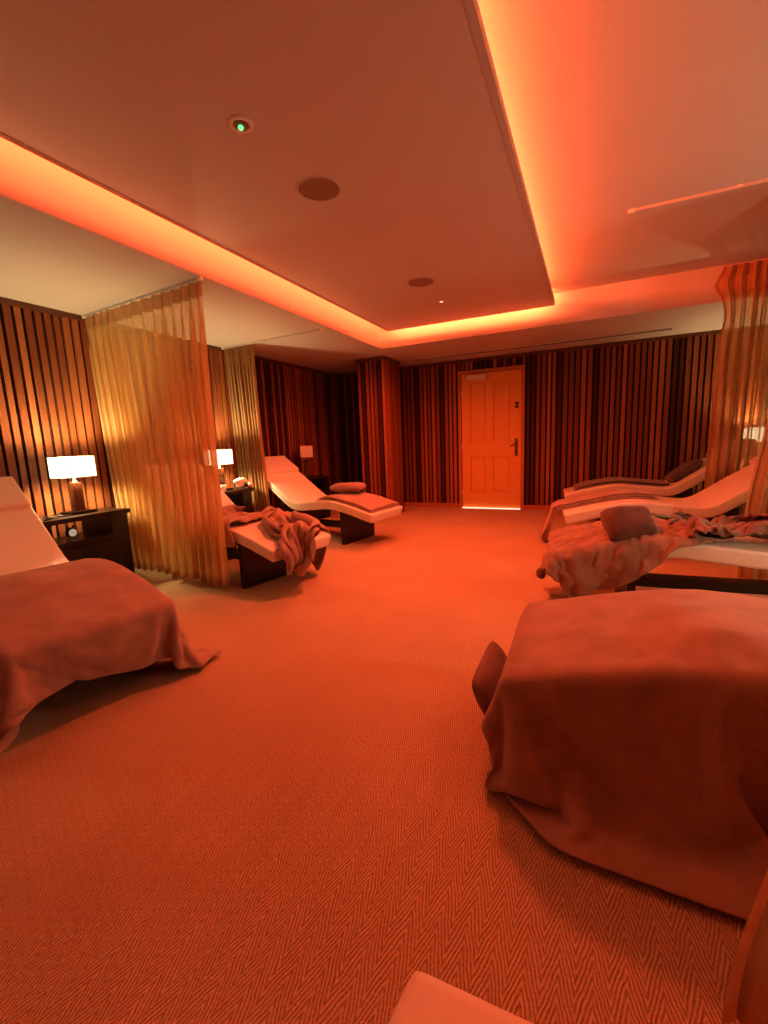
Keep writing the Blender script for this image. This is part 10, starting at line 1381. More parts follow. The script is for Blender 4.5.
-3,-2,0,0,-1,0,4,-12,8,-6,6,8,11,-17,6,-6,-9,5,0,11,-7,7,-2,-13,18,1,-7,-3,13,-16,11,2,-24,18,-13,21,-10,-12,22,-14,-4,0,16,-20,21,-15,10,1,-3,-9,12,1,-9,4,0,-1,1,-1,-1,2,
1,-2,2,-14,11,1,-14,1,6,-3,14,6,-6,-13,1,9,-19,10,6,-14,-1,2,15,-12,20,1,5,11,-19,17,-21,18,9,-14,5,7,-2,-12,9,-21,28,-9,-6,0,1,-9,1,1,-1,1,3,-1,0,1,0,0,-2,2,-1,-9,
-6,3,-9,23,6,-13,-2,13,9,-11,-7,10,-17,8,-6,1,-6,15,8,-19,17,-1,-5,8,-5,0,-17,4,18,1,-6,-6,6,3,-1,-27,16,-5,0,0,0,0,-1,0,0,0,1,0,0,-1,0,0,0,1,0,0,0,-1,2,-4,
7,5,-12,-5,8,8,-10,10,-13,4,3,-7,-9,24,-3,3,-2,9,10,-5,4,0,-11,6,-3,4,2,-18,4,5,3,-15,3,0,0,1,0,0,0,0,0,-1,0,0,1,0,0,0,-1,0,0,0,1,8,0,1,-4,-5,-3,-4,
7,12,-11,5,6,-4,4,-17,10,5,11,-1,-17,4,1,1,13,-7,-2,-5,-12,0,26,-26,-5,-2,6,9,3,-1,-2,3,6,0,-1,2,-1,-1,0,0,1,2,0,-1,-3,3,0,4,-4,5,-8,-4,10,6,4,-13,-9,19,-5,-9,
5,9,-8,-12,24,-13,14,15,-15,0,13,-11,1,-18,20,9,-9,-22,19,-6,5,-6,9,-14,7,9,-6,-8,4,7,-2,-1,0,-1,-3,13,-1,1,1,-2,-4,5,-4,0,-4,-5,13,-4,-5,-2,12,3,-21,8,14,-7,-13,13,-17,4,
10,-13,14,-3,5,-17,0,10,-17,-16,15,8,4,-16,7,1,-1,-9,23,-10,-8,12,-7,2,-10,-3,17,-1,13,-1,-15,7,3,1,6,7,-2,-2,-28,14,4,5,-9,15,-4,-15,8,8,-8,-13,19,3,7,-1,3,4,16,-20,7,-9,
15,0,-11,0,-11,-23,10,-1,11,12,-6,6,-10,-1,13,-1,-12,15,-7,12,6,-17,6,-13,12,8,-10,-7,7,-2,12,3,-3,4,-17,3,1,-1,3,-1,13,-13,6,0,6,-13,3,-8,30,-20,4,-3,13,-4,-5,-13,9,8,4,0,
-11,-15,3,4,-4,15,-8,7,-9,-3,8,9,-8,-2,-6,3,13,-9,6,-9,-6,10,3,-8,5,-20,8,24,-10,7,4,-11,2,-13,19,-17,16,-5,1,9,-1,1,-8,-25,30,30,-4,-12,-6,4,-7,-13,-1,-2,15,6,0,-2,0,5,
-9,5,5,-4,-9,-6,1,9,2,-5,-4,-13,6,6,0,1,-10,7,9,-1,2,-17,0,19,-8,-9,0,14,-11,-10,15,-12,9,-8,11,15,4,-1,-14,-16,14,-14,-3,19,-8,0,-6,-12,18,1,-1,4,3,7,-8,-6,2,-11,10,5,
-6,-7,-6,4,1,-2,-2,9,-12,16,-1,1,-8,-10,4,7,9,-20,-2,19,1,-6,-13,11,-13,-12,0,1,20,-20,5,13,23,4,-24,-1,6,-9,-15,21,3,3,1,-20,6,11,-1,6,-8,-4,8,-3,-8,-5,3,10,-3,0,0,5,
-1,3,-11,7,-15,10,5,0,1,-6,18,-5,0,-10,-9,15,-4,1,-4,2,1,-3,-12,-1,6,-9,-2,3,23,15,-12,-3,10,-7,-15,11,3,18,4,-21,4,7,-6,-3,12,-11,7,11,-11,-5,-2,4,-2,5,6,1,1,7,-6,-1,
-11,0,15,-1,1,-18,7,9,3,-7,-16,14,9,-5,4,0,1,8,1,0,-9,-14,-8,-7,18,-21,7,-9,7,-3,-4,20,1,7,2,-11,-4,-3,2,-10,5,-12,12,0,2,11,6,2,-5,-12,13,3,-6,0,4,1,9,-9,4,2,
-6,8,-6,-8,3,6,-18,3,9,-4,12,5,5,-11,-5,16,-2,-3,-17,-14,6,-15,4,-5,6,-8,-8,3,12,2,-3,3,-3,-10,2,-6,1,-1,16,-1,-1,-1,-1,11,7,-14,1,4,9,-2,-1,-13,-2,7,11,2,-18,3,12,-7,
-8,14,-16,3,13,-9,-8,12,19,3,-16,6,-8,12,-18,-5,14,-4,2,-1,4,1,-15,5,1,4,-10,4,5,-14,5,-6,-6,6,2,-11,16,15,-18,-3,14,-5,-3,-10,8,7,6,-5,-10,-8,18,0,-4,-8,4,15,-12,12,-14,-1,
13,2,-25,0,14,14,8,-2,-13,5,3,-8,15,0,-4,4,-8,20,-23,2,2,4,-3,-5,8,-1,7,-10,-15,6,0,-11,12,1,6,-12,13,-1,3,-15,-2,-1,17,3,-6,-21,10,-1,7,-3,2,12,-12,14,-12,-7,23,-4,-18,-10,
17,-13,21,10,0,4,-6,-11,17,8,-1,3,-11,6,5,1,-8,5,-2,-3,0,-1,-1,3,3,0,-10,-18,15,-7,8,-12,17,-1,9,-7,-4,-13,9,8,1,-12,10,-9,3,-14,6,19,-12,14,-6,1,5,9,-14,-12,-11,-2,-7,31,
-9,18,-2,-22,15,0,13,-8,-13,0,-1,8,-4,9,4,-1,-1,2,-3,-9,3,13,-8,-10,4,-7,1,-8,17,-2,7,4,0,-14,-4,9,9,-14,-2,7,5,-18,12,16,-11,3,-8,18,-14,18,-24,5,-19,11,-10,-24,13,15,7,-15,
2,-11,5,8,-11,-6,1,5,-5,1,13,2,7,3,-4,4,-11,2,1,3,-1,1,-8,-14,25,-5,-5,-2,16,-6,-11,2,15,0,-8,1,15,-22,10,-2,10,-15,2,8,-9,0,16,-3,-12,-16,-20,-3,13,5,-4,4,-6,-8,-1,-2,
0,-4,5,4,2,3,2,-3,15,3,-9,0,-1,16,-6,3,0,3,-4,-21,20,-1,-2,-7,13,3,-13,-6,19,-4,18,-7,-6,-1,4,-4,4,-18,15,-15,16,-15,18,0,-1,-13,-4,-5,14,6,-8,5,-7,-6,5,-3,-1,-4,10,2,
-5,11,1,-13,7,5,9,4,-16,-2,-3,21,-3,4,1,-18,4,3,-9,-8,14,14,-4,-16,4,-5,29,-1,-24,13,-13,14,-3,-9,13,-5,3,1,4,-1,-17,1,1,4,7,6,-4,8,-2,-6,2,0,-3,-4,2,-2,2,0,0,5,
-3,-7,6,-1,5,1,-14,17,-1,-7,-2,7,1,7,-6,-15,5,7,7,9,-17,-2,8,11,-12,2,-5,12,-14,12,-3,11,-16,14,-10,190,16,14,15,-5,25,21,13,24,1,19,11,-5,7,16,13,9,16,13,16,22,-2,8,22,8,
-11,3,23,8,-21,5,20,7,15,0,-2,0,0,-11,-11,-8,-13,-4,-11,-14,-5,20,13,-18,-3,12,-11,-4,19,10,11,-27,7,4,22,-23,4,8,-8,12,-20,9,13,-2,-2,-2,1,4,-9,-1,-1,18,-20,-6,11,16,-15,-23,11,26,
-23,-12,8,-8,13,-9,2,-1,16,-10,1,21,-15,16,-2,-15,-14,14,20,-10,6,-2,-15,-17,2,-17,29,-19,5,2,16,-14,-6,-10,2,21,-9,8,5,-6,10,-4,-4,11,-19,-5,7,23,-19,-17,7,25,-14,-28,20,11,-20,-3,-4,2,
0,-7,4,2,26,-14,4,19,-12,8,3,-20,-16,21,20,-15,9,-3,-25,-11,-15,1,16,-8,4,-13,7,6,13,-15,-2,12,3,2,2,-15,15,0,12,-2,-6,-14,9,12,-2,-28,-6,22,2,-38,25,-7,-14,5,-2,3,-1,2,-7,5,
28,-26,16,13,5,1,0,-23,-12,18,-19,17,11,2,-22,1,-12,-6,4,-1,20,-8,-4,1,18,-5,-5,1,6,6,4,-6,4,-5,17,-5,-27,-5,6,-2,18,-28,-8,9,16,-20,4,-5,1,0,5,-3,-5,8,-8,4,24,-31,5,17,
13,11,-9,0,-34,27,-30,16,14,8,9,3,-8,-6,-4,2,14,-3,-3,2,-3,-4,-7,3,2,8,3,-4,-20,4,5,13,-12,-10,-10,7,26,-21,-4,0,2,16,-7,-2,-12,16,2,-11,4,6,-15,0,23,-21,-3,5,6,24,-16,-13,
-8,15,-15,4,7,-13,23,3,-5,-5,-7,-2,6,-1,-1,-16,10,2,-6,-1,-3,-3,0,9,-9,0,-4,1,-2,9,-4,-6,24,-7,-12,7,-6,15,-16,9,-16,19,12,-23,5,10,-17,6,12,-14,-3,-1,-4,6,9,-9,5,-4,0,5,
0,-14,23,1,-2,-11,-5,4,3,-1,2,-15,-3,2,0,0,2,5,2,-11,-1,10,-14,4,0,-3,8,-6,17,5,-20,7,-5,13,-17,13,-15,12,11,-21,9,14,-22,7,-5,8,-9,0,-7,8,-5,-10,14,-5,5,-3,1,-7,13,2,
2,-5,-9,3,2,24,-6,-16,-10,-5,-1,0,-2,-1,8,-6,-3,12,-12,12,-17,2,12,-12,14,7,-15,1,-5,18,-17,13,-13,11,-2,-9,-1,13,-8,2,-3,2,-2,-2,0,10,-4,-10,10,-7,25,-16,-11,-4,8,5,-3,-5,-7,0,
1,19,7,1,0,0,-19,-12,8,-10,-8,13,-17,9,-2,26,-11,-21,9,-8,7,14,-6,12,-10,8,-17,-1,-5,12,-11,4,-6,1,10,-10,14,-11,6,-2,-1,3,0,-10,10,11,14,-11,-7,-3,-3,10,0,-6,-4,-3,0,23,12,-7,
5,-8,-20,-19,30,1,-21,15,-18,-13,-3,7,12,-21,11,-7,9,15,-16,-1,0,5,1,-8,-1,0,-7,1,10,-10,10,-1,9,-10,8,-7,-4,19,-14,-13,10,-8,14,-6,-5,6,0,7,8,3,-1,-1,-8,-26,18,-27,27,11,-9,-31,
15,-3,2,7,-1,-17,-5,3,15,-15,15,-19,5,-1,0,17,-7,-10,6,-7,5,-7,7,-2,-2,3,-5,11,2,-14,11,4,-18,19,-16,9,-1,-2,0,-1,-16,-1,1,5,6,7,1,-10,10,-26,6,-8,2,-2,6,-6,1,5,-3,-3,
6,-4,-4,3,-3,-1,24,-21,21,5,-24,24,9,-4,-10,-10,-6,-4,0,16,-17,1,-2,8,2,-9,10,8,-4,10,-2,5,2,1,-3,5,-15,-7,1,1,-2,-4,1,-3,1,10,-8,-5,3,9,-1,4,-15,22,5,-4,-2,-2,-6,18,
-4,-23,10,-7,-1,17,-20,8,11,7,-2,-5,-16,3,-12,13,-7,5,-10,18,1,-14,5,6,0,5,0,-1,0,1,10,0,0,-12,-11,-1,-3,-4,-7,7,-6,-2,0,16,-8,-3,15,6,-19,10,10,6,0,-9,-13,6,13,-7,-16,0,
-5,6,-2,3,-1,4,12,-2,-18,1,3,-2,-1,15,-15,10,12,-21,4,5,6,3,3,-1,-2,-20,24,-23,-5,-4,1,1,-3,2,-5,10,-5,-3,4,-4,17,-11,-5,3,6,-10,1,2,8,3,-5,-15,12,3,4,12,-14,11,-16,4,
-2,-6,7,4,-6,-5,12,-17,10,-6,-1,7,11,-14,10,13,-9,9,4,-5,8,-24,28,-6,-12,-17,-5,17,-2,-13,-10,31,-7,-14,25,-30,20,-3,-2,-13,16,-6,-3,2,-3,-6,22,-18,20,-5,-18,17,-22,11,4,4,-1,0,-15,12,
-3,-11,4,3,16,-19,0,-1,7,-7,12,-5,1,-2,18,6,-2,-11,4,-4,5,-22,-16,27,11,-16,-29,33,-15,0,3,-17,27,6,-3,-11,1,1,-1,2,3,-23,20,-22,6,-19,15,7,-15,9,2,10,-4,3,-12,4,-2,-2,-4,-6,
7,2,12,-7,-1,3,6,-11,20,-17,19,7,-3,-20,22,-7,4,-18,-26,23,16,-14,-12,15,-28,18,3,-18,-1,2,-1,1,-2,2,1,-5,5,-6,2,3,6,-10,18,-13,-6,25,-16,-4,5,5,-10,8,-4,-10,8,19,-16,-8,12,-6,
17,2,-10,-17,23,-34,7,14,15,-34,13,7,12,-12,-19,12,7,-20,2,8,-8,-1,1,2,3,4,4,5,3,-2,3,7,-1,6,-11,13,-8,-19,37,-13,-32,12,0,-10,-3,7,-11,10,-10,8,-12,12,-5,-1,5,-3,8,9,0,-20,
3,-21,-3,12,15,-17,-4,5,18,-3,-16,-4,8,-1,1,0,-1,1,0,0,0,-1,1,0,-1,1,0,0,0,-1,1,0,0,-5,4,-12,21,5,3,-8,-10,8,-13,12,-8,4,-11,11,-7,1,-16,-2,3,7,-5,-5,1,-13,1,3,
3,9,-4,2,1,1,4,-3,0,0,-1,1,0,-1,1,0,0,0,-1,1,0,-1,1,0,0,0,-1,1,-3,9,9,-16,16,1,-1,-5,-12,14,-18,5,-7,-5,-8,15,1,13,-25,-11,2,7,-3,4,-4,-3,4,-2,6,1,-6,13,
5,12,-10,10,-5,-4,-10,8,2,-9,-9,-2,-5,1,2,1,1,4,-1,0,-2,1,-5,1,-3,10,-8,2,1,2,5,5,-13,15,-18,2,4,-3,-4,14,21,-1,-20,-14,7,-11,-3,0,6,0,15,-16,1,16,-13,-5,3,-1,-7,5,
1,8,-6,-7,15,16,4,7,-1,-7,-20,6,-10,0,3,-5,2,-1,-11,4,-1,18,-20,17,1,-5,-3,7,-8,2,-6,1,-7,5,-5,13,10,-6,3,-13,11,-6,-10,-19,13,-17,13,10,-19,6,-3,2,11,-17,6,9,-8,-10,12,-14,
1,4,-5,10,3,13,-20,13,-3,7,-5,-6,0,-3,-12,5,-1,11,-13,11,10,-2,-6,-2,1,-2,-1,18,-20,16,-18,13,19,-27,-6,7,10,9,-3,-25,17,-12,-1,14,-18,8,-3,20,0,-21,0,12,-3,-12,16,-1,-19,9,-7,7,
-3,7,-8,6,-5,6,9,1,-8,2,-11,1,-3,6,4,-3,4,3,9,-12,-2,-10,-2,15,-20,-21,-5,9,2,-2,6,-9,1,14,8,-18,10,-6,1,12,-20,1,-4,22,6,-16,-13,1,5,1,-8,19,1,-13,-8,19,-9,-6,-2,3,
17,-11,-4,13,-5,-6,-11,3,6,2,11,-8,-9,8,5,4,0,-14,2,-1,-8,-4,-8,15,-5,-10,17,1,-10,-5,2,-3,0,0,-8,31,-18,9,-10,6,14,0,-7,-7,-9,2,-6,-3,27,1,-28,22,19,-18,-2,-13,7,0,-8,17,
10,-12,-13,-7,5,10,9,-6,-6,-2,0,8,0,-16,9,-15,-8,9,-4,14,8,-21,13,-6,-2,6,0,-14,10,-7,-11,30,-17,-4,12,-10,11,21,2,3,-1,-2,-22,-17,14,26,-4,-13,16,-11,-14,-10,5,3,-8,7,3,7,-14,-7,
-3,23,9,-20,12,-3,-8,4,5,-19,-20,13,-11,15,-18,5,17,-16,4,2,10,-1,-1,-6,19,-15,-12,1,17,-13,-6,0,3,18,-12,0,3,10,-11,-13,3,2,-7,-6,10,6,-2,4,-8,5,-7,11,-3,32,-1,-9,-22,6,0,-7,
2,5,-4,-6,7,-15,-3,4,-6,21,-24,7,7,-4,2,-5,-8,11,-4,-4,18,-15,8,-7,9,20,-11,-15,3,-7,2,1,2,0,6,-17,1,9,3,-18,19,-4,14,-6,-11,15,-13,3,-7,5,0,-6,12,0,-9,3,-1,4,3,-6,
-3,-20,7,-1,-7,23,-23,1,19,5,-16,15,-4,-14,11,-14,23,-26,1,1,-1,11,16,-13,17,-19,-7,9,7,-12,-2,9,-15,12,6,-16,8,-4,17,-2,-17,19,-7,-12,1,-4,22,-11,12,9,-16,4,-9,-2,2,-17,24,-26,2,6,
-11,25,-6,-16,0,10,-11,11,7,-18,18,-10,-1,1,-7,2,9,-10,2,-1,13,9,-15,-6,5,9,-14,18,-18,-3,-6,12,-4,-3,7,5,-10,19,-7,-15,2,-7,1,8,9,14,-10,4,-8,-5,-15,-6,14,3,-15,3,-1,-1,5,7,
4,3,-10,-5,9,-11,-1,25,-22,-1,2,-5,13,-12,1,-2,-1,16,3,-9,-11,1,0,16,8,-8,-1,-15,16,-6,-7,4,-7,12,-2,-7,-5,10,-2,-7,5,6,-1,6,-3,-16,2,6,2,11,-9,-26,20,-11,-2,1,11,7,1,-10,
-3,3,-8,27,-6,-18,8,-13,13,-13,16,-10,0,3,13,6,-3,-19,-3,3,12,-18,18,-21,20,-5,-1,5,-8,7,0,-6,-4,1,6,-5,10,-2,-6,4,-12,-6,7,-8,3,-6,2,-7,20,6,7,-11,-16,6,5,2,1,1,-14,2,
17,-23,10,-9,16,-12,19,-19,13,-9,0,1,14,-11,-14,14,8,-23,6,-1,17,-4,-7,5,-5,3,4,-8,2,-7,-7,13,-4,11,1,-17,16,-12,-4,18,6,-5,-20,-8,8,1,18,11,-23,-5,-7,3,2,-3,8,-5,7,-9,10,-17,
12,-5,16,-15,13,-9,8,-10,7,14,-22,-4,8,5,-4,-8,-1,8,3,0,-2,-2,6,-11,10,7,-13,10,-7,-4,1,-20,16,8,-12,23,3,-1,-12,-12,-7,-1,20,8,-1,-12,7,-18,-2,-14,11,-4,-1,-1,28,-12,-15,-2,11,-8,
15,-17,17,-12,-1,21,-3,-13,1,-11,11,-5,-5,8,0,4,-4,-1,1,-6,7,-3,1,2,3,-8,7,-17,11,-10,10,23,2,2,-20,-7,-1,-1,23,-4,2,-19,25,-11,5,-24,18,-9,22,-31,-13,8,13,-17,5,-2,14,-5,0,-10,
8,17,6,-23,20,-25,2,-5,-1,16,-9,4,-4,1,-5,5,0,-1,9,-1,9,-11,5,-22,14,-10,13,18,-6,15,-22,-16,3,4,17,3,-7,-5,10,-9,23,-28,-3,-8,21,11,-24,-21,26,-21,2,-5,3,9,16,-24,6,23,11,-21,
2,-10,4,-19,6,9,-5,3,0,-6,1,5,-2,-12,15,4,-2,-8,-3,-8,3,-4,12,22,-14,18,-15,-20,-2,13,17,1,-19,20,3,-10,5,-5,-27,0,19,10,-13,-13,13,-3,18,-13,-9,-12,22,-14,-6,26,-9,6,2,-12,5,-16,
4,0,6,4,3,-17,12,-3,4,-8,154,10,-9,3,3,-6,3,2,7,-13,-10,-9,2,8,-10,-6,17,-12,-11,18,1,-18,-12,10,1,-10,-3,-2,-3,-9,16,0,-17,-13,8,-2,-22,-8,13,-4,18,1,-16,-2,15,15,2,11,2,10,
7,-21,19,5,1,-5,5,15,10,-10,-6,12,3,-12,-2,-5,12,-16,-3,20,-16,-7,22,-16,-19,9,12,-9,-10,5,11,-13,8,-9,16,-18,13,0,-5,-11,20,9,-16,-12,8,-4,12,20,-12,-5,-18,15,-15,17,-15,11,11,-24,14,6,
4,-8,16,-17,21,9,-38,12,-16,6,14,11,3,-21,-5,28,-35,8,22,-26,-11,8,19,-19,-3,2,13,-15,10,-13,6,-8,19,-8,-6,-2,23,3,-19,1,-6,-1,10,26,-23,4,-16,16,-19,20,-15,22,-2,-19,14,8,0,-12,21,-13,
-21,23,-15,27,-2,-5,-16,9,11,-21,-14,28,-34,12,4,-8,-5,4,19,-2,-15,4,-6,-1,14,-16,0,3,5,-2,2,7,12,-6,-11,2,-1,-9,1,20,-4,-6,-8,15,-15,9,-11,22,2,-17,10,8,-1,-20,-5,28,1,-1,-11,-2,
18,-6,-1,-9,1,-10,-15,20,-20,10,-3,-7,-3,0,-1,7,0,19,-16,-14,6,12,-2,-3,-2,-4,1,21,8,-12,-13,-4,11,-8,-12,8,15,-13,1,9,-13,14,-12,14,10,5,-2,7,10,2,-7,-13,4,4,11,-29,16,-11,13,0,
1,-8,-22,5,-4,-3,0,-1,8,18,-13,-8,5,27,-6,-18,-19,11,26,-12,-13,0,3,27,4,-14,-9,-8,13,5,-21,-9,13,1,-6,17,-13,15,-16,6,11,-12,-2,-1,12,0,7,-6,2,3,-5,-4,1,-13,1,-2,1,-2,-4,9,
19,-7,4,1,-30,30,-16,-18,2,21,12,-18,-16,20,19,-18,-17,2,5,22,2,-17,-10,-3,17,0,0,-3,-12,18,-12,14,-21,18,-16,8,8,-11,-7,-6,17,12,1,-5,-6,0,-22,3,0,-1,4,5,7,8,-11,2,16,-22,-17,35,
-18,12,-13,-19,-3,21,20,-15,-22,28,13,-20,-17,2,13,15,1,-18,-8,6,18,-22,19,-12,-9,9,4,16,-31,1,18,-11,5,8,-21,-12,4,9,-2,0,13,4,-20,-8,2,-1,9,9,-1,8,-22,18,12,-13,-27,17,6,8,-13,-16,
-5,15,25,-9,-27,16,23,-19,-17,-1,15,-3,19,-23,0,18,5,-30,24,-16,7,-5,3,18,-18,12,13,-9,-15,20,-19,-18,-7,3,2,-6,11,21,-3,-13,-1,-6,2,-2,7,8,-21,17,14,-19,-18,1,18,15,-12,-5,-11,2,-1,2,
-7,9,27,-11,-14,5,16,-21,14,-9,4,22,-13,-19,25,-22,1,0,13,13,21,-20,13,8,-13,6,-1,-16,-11,-13,1,-4,17,7,7,-5,0,-11,3,-2,-2,0,-12,10,16,-4,-16,-12,23,21,-21,-5,-7,11,23,-19,-11,0,5,-3,
0,17,3,18,-22,-3,14,6,-15,-20,18,-1,-7,-12,15,0,17,-8,-13,18,2,-2,1,1,1,-4,-11,-25,-1,0,10,1,7,-13,10,-6,0,-1,-10,4,10,14,-12,-13,17,24,-18,13,-12,-7,28,-5,-7,4,-9,-20,6,19,3,-2,
-13,-2,23,-2,-18,-15,0,6,10,-20,-13,-6,16,-6,8,-11,1,-4,5,5,3,1,-8,-3,2,-2,0,-2,21,-18,25,-16,17,-10,-9,-6,0,14,-4,-13,6,35,-30,28,-3,-15,13,-5,-2,7,-6,-24,10,0,19,-18,7,-18,26,0,
-18,-14,-3,1,21,24,-13,-8,0,-1,4,-16,-1,-5,2,3,3,3,18,-1,8,1,-7,-17,27,-10,7,-27,24,0,4,-1,4,-5,11,-3,-13,6,-13,14,5,-25,19,0,-1,0,1,-9,0,-22,34,-35,27,-30,31,0,-16,-13,-6,0,
24,-1,-24,3,0,13,6,-5,-10,-11,-1,-2,20,-15,21,-5,2,-2,9,-6,-6,10,2,-25,22,1,2,-3,5,-17,18,0,-3,-15,-5,-1,17,-23,-9,14,14,10,1,-12,-8,-24,35,-6,16,-32,22,1,-17,-11,-4,-8,24,4,-6,-31,
-2,13,-4,-2,5,0,6,6,11,-16,-5,15,7,-6,-23,-5,1,12,12,-24,13,7,8,6,4,-35,13,15,1,-32,-9,7,-3,3,-1,4,6,15,3,6,-16,-14,11,-8,25,-8,-5,20,-19,-21,-15,9,7,15,4,-21,-17,18,0,-12,
1,5,-12,1,5,5,-16,4,-2,4,6,-10,-4,4,12,-12,3,1,0,2,15,-31,11,-3,-7,7,-3,14,-6,-2,1,4,-1,10,26,0,-32,1,-5,-11,16,-5,12,22,-14,3,-34,3,-5,15,15,1,-17,19,7,-15,-6,5,-4,3,
-1,-3,-11,-2,-3,-1,9,-3,2,7,-4,0,1,-1,-1,-6,30,-36,44,13,-27,21,-32,13,-9,-3,-6,3,-2,9,22,-2,-33,38,-21,-9,8,-19,17,19,-13,-3,-10,13,-12,9,6,8,-11,11,6,-5,-11,6,-8,-1,-5,-4,-2,12,
-8,2,7,4,-4,13,2,-2,-2,-1,0,-15,15,-21,27,8,-17,34,-2,-14,4,-4,-21,-8,0,13,26,-7,-33,45,-4,-7,-14,-24,25,13,-3,-12,-18,9,-4,1,4,-2,-4,8,0,-2,-2,5,-14,2,9,4,-5,13,3,6,4,8,
0,-1,1,-1,-2,0,-4,2,-14,-24,17,-10,-2,23,12,1,1,-2,-10,-20,-7,20,12,-8,-23,18,10,-1,-12,-13,-4,7,4,3,-23,-1,15,-5,6,-4,-4,13,-1,-14,-5,18,-5,11,3,4,4,4,2,1,-1,-2,-3,-3,-4,-2,
-2,0,0,2,3,2,3,3,-4,9,-22,16,-2,0,-3,-24,-13,24,15,-7,-31,21,0,-4,-6,-8,-1,3,0,3,-2,7,3,2,-2,-2,-13,20,1,-3,-1,12,-3,3,3,2,1,0,-2,-4,-4,-5,-5,-2,-2,0,0,2,2,3,
4,4,2,-2,5,-3,0,4,0,-1,-3,-25,-18,23,-7,5,1,4,11,-14,-11,-1,6,4,16,1,-25,18,-6,8,5,4,-33,24,8,-3,-15,-16,30,10,-5,-12,10,-3,-1,-5,-3,-7,2,9,5,-1,1,-2,-2,-17,-1,9,-2,5,
19,-27,-15,8,13,15,1,-15,-25,10,27,-30,24,-12,-3,-2,-5,-6,1,-4,13,9,-12,4,-14,-6,8,19,-31,6,22,12,-6,-27,7,18,13,-36,11,-20,-3,2,5,0,-5,8,0,4,4,0,4,9,-10,9,-7,-6,-15,31,-25,-5,
7,24,14,-6,-13,-14,31,-24,7,0,-16,9,1,3,-10,-11,-2,3,8,6,-8,-15,2,8,-1,11,21,6,-12,-18,-6,5,21,-30,26,0,-20,19,-14,-4,-6,19,-10,-3,3,22,-4,-7,-6,6,-6,-5,-15,39,-20,-13,5,12,19,8,
-24,6,-6,-3,16,-6,-6,-6,5,13,-13,-4,-8,-2,10,19,-9,20,8,-16,-18,5,24,1,-9,-18,-13,10,13,-22,4,22,-20,12,23,-21,-16,14,20,-19,11,4,5,-28,-16,10,6,-1,1,28,-17,-18,4,-7,17,18,-17,5,5,-17,
0,1,-3,6,3,6,-7,-10,-12,-6,12,25,-29,29,6,-20,-18,13,24,-1,-3,-15,-17,4,23,-12,18,7,-9,-19,33,-4,-9,-20,10,-24,6,14,19,-9,-12,1,-2,-3,9,19,-5,-18,11,-19,-7,0,18,-7,10,-6,-1,2,-13,7,
16,15,-2,-2,-11,-13,-1,19,-2,-9,30,-11,-4,-7,12,0,0,0,-1,-6,5,-12,-2,28,-1,-9,5,-6,6,-6,-10,-24,2,15,16,0,4,-5,-20,4,16,-4,6,-8,4,-8,-17,-2,14,-10,-10,19,7,-18,-17,-2,15,24,-7,1,
9,2,-5,-10,12,-19,28,-18,-20,-11,15,24,-7,-4,-3,13,-1,2,-21,20,-4,-3,14,-7,-1,-1,-12,-17,0,13,12,4,8,5,-18,-2,17,-13,-2,-6,3,8,-19,-8,15,-5,-16,21,15,-10,-12,-14,11,24,4,4,5,-9,-1,7,
-5,-13,6,9,-3,-19,-10,22,5,-2,3,3,2,-3,-20,18,0,-12,-3,9,-12,11,4,-23,-4,13,20,-4,0,3,-3,3,2,-6,-1,-4,-7,7,1,-17,-13,24,-31,23,11,-7,6,-30,13,12,-21,12,24,-9,-17,19,-26,-13,11,26,
8,-2,-19,9,-9,-12,-2,14,15,5,-24,-5,-13,-3,14,35,-10,7,-4,-27,-10,8,24,-1,0,3,-12,-12,13,1,5,5,-5,-7,10,-15,8,20,-31,26,10,-22,-2,-19,2,10,-12,4,17,23,-26,20,-6,2,-5,-12,22,7,-7,6,
-7,-16,-20,-2,6,6,-7,30,17,-2,-7,-7,-1,14,-4,-20,-17,-1,13,-12,11,-10,0,-9,7,-3,9,22,8,-13,1,-25,19,21,-35,18,10,4,-13,7,9,-16,-17,-7,20,25,-10,-2,-26,6,0,-9,12,17,-8,16,3,-5,-15,-18,
-5,6,-3,6,8,3,19,-27,12,15,6,-23,-20,2,19,-14,14,1,-13,-11,1,6,-3,18,18,14,-18,-13,-3,23,-9,-3,18,3,5,1,6,-4,-12,-30,6,24,2,4,-29,19,11,3,-31,25,-27,19,14,1,-3,-10,-6,-8,-10,0,
-4,2,21,-27,5,13,25,-20,-15,0,10,10,7,-2,8,-2,-20,-9,-5,8,-1,11,-26,2,-7,0,23,-17,30,-14,0,13,4,1,-5,-19,-12,18,20,0,-11,-9,7,14,-30,31,-31,-4,23,8,-2,1,-11,-16,-11,-1,11,-21,27,-24,
3,12,34,-26,-12,1,10,5,8,-6,10,5,4,-12,-14,-14,19,12,-21,16,2,-17,5,-18,1,-7,2,15,2,17,3,1,0,-10,-1,22,-23,-9,18,8,-28,23,-19,-20,14,17,6,5,-6,-23,-12,-9,29,-8,-4,-9,5,6,31,-26,
-8,-2,18,-8,19,-12,15,2,-4,11,-5,-18,12,14,-24,-1,7,1,8,10,-4,-17,2,-4,8,6,5,-2,5,17,-29,31,-15,-25,20,14,-6,0,-11,-22,10,-3,17,15,1,-4,-16,-15,-4,43,-17,-18,2,14,12,-26,1,11,16,-22,
30,-1,-3,0,-14,5,-12,-17,9,-1,5,-1,4,-16,6,19,0,-22,15,-7,-8,0,3,5,1,10,-10,13,-9,-18,2,12,15,8,-10,-21,17,-18,20,9,11,2,-7,-1,-22,31,-19,-5,-6,20,-4,-22,1,20,2,-22,19,5,10,-4,
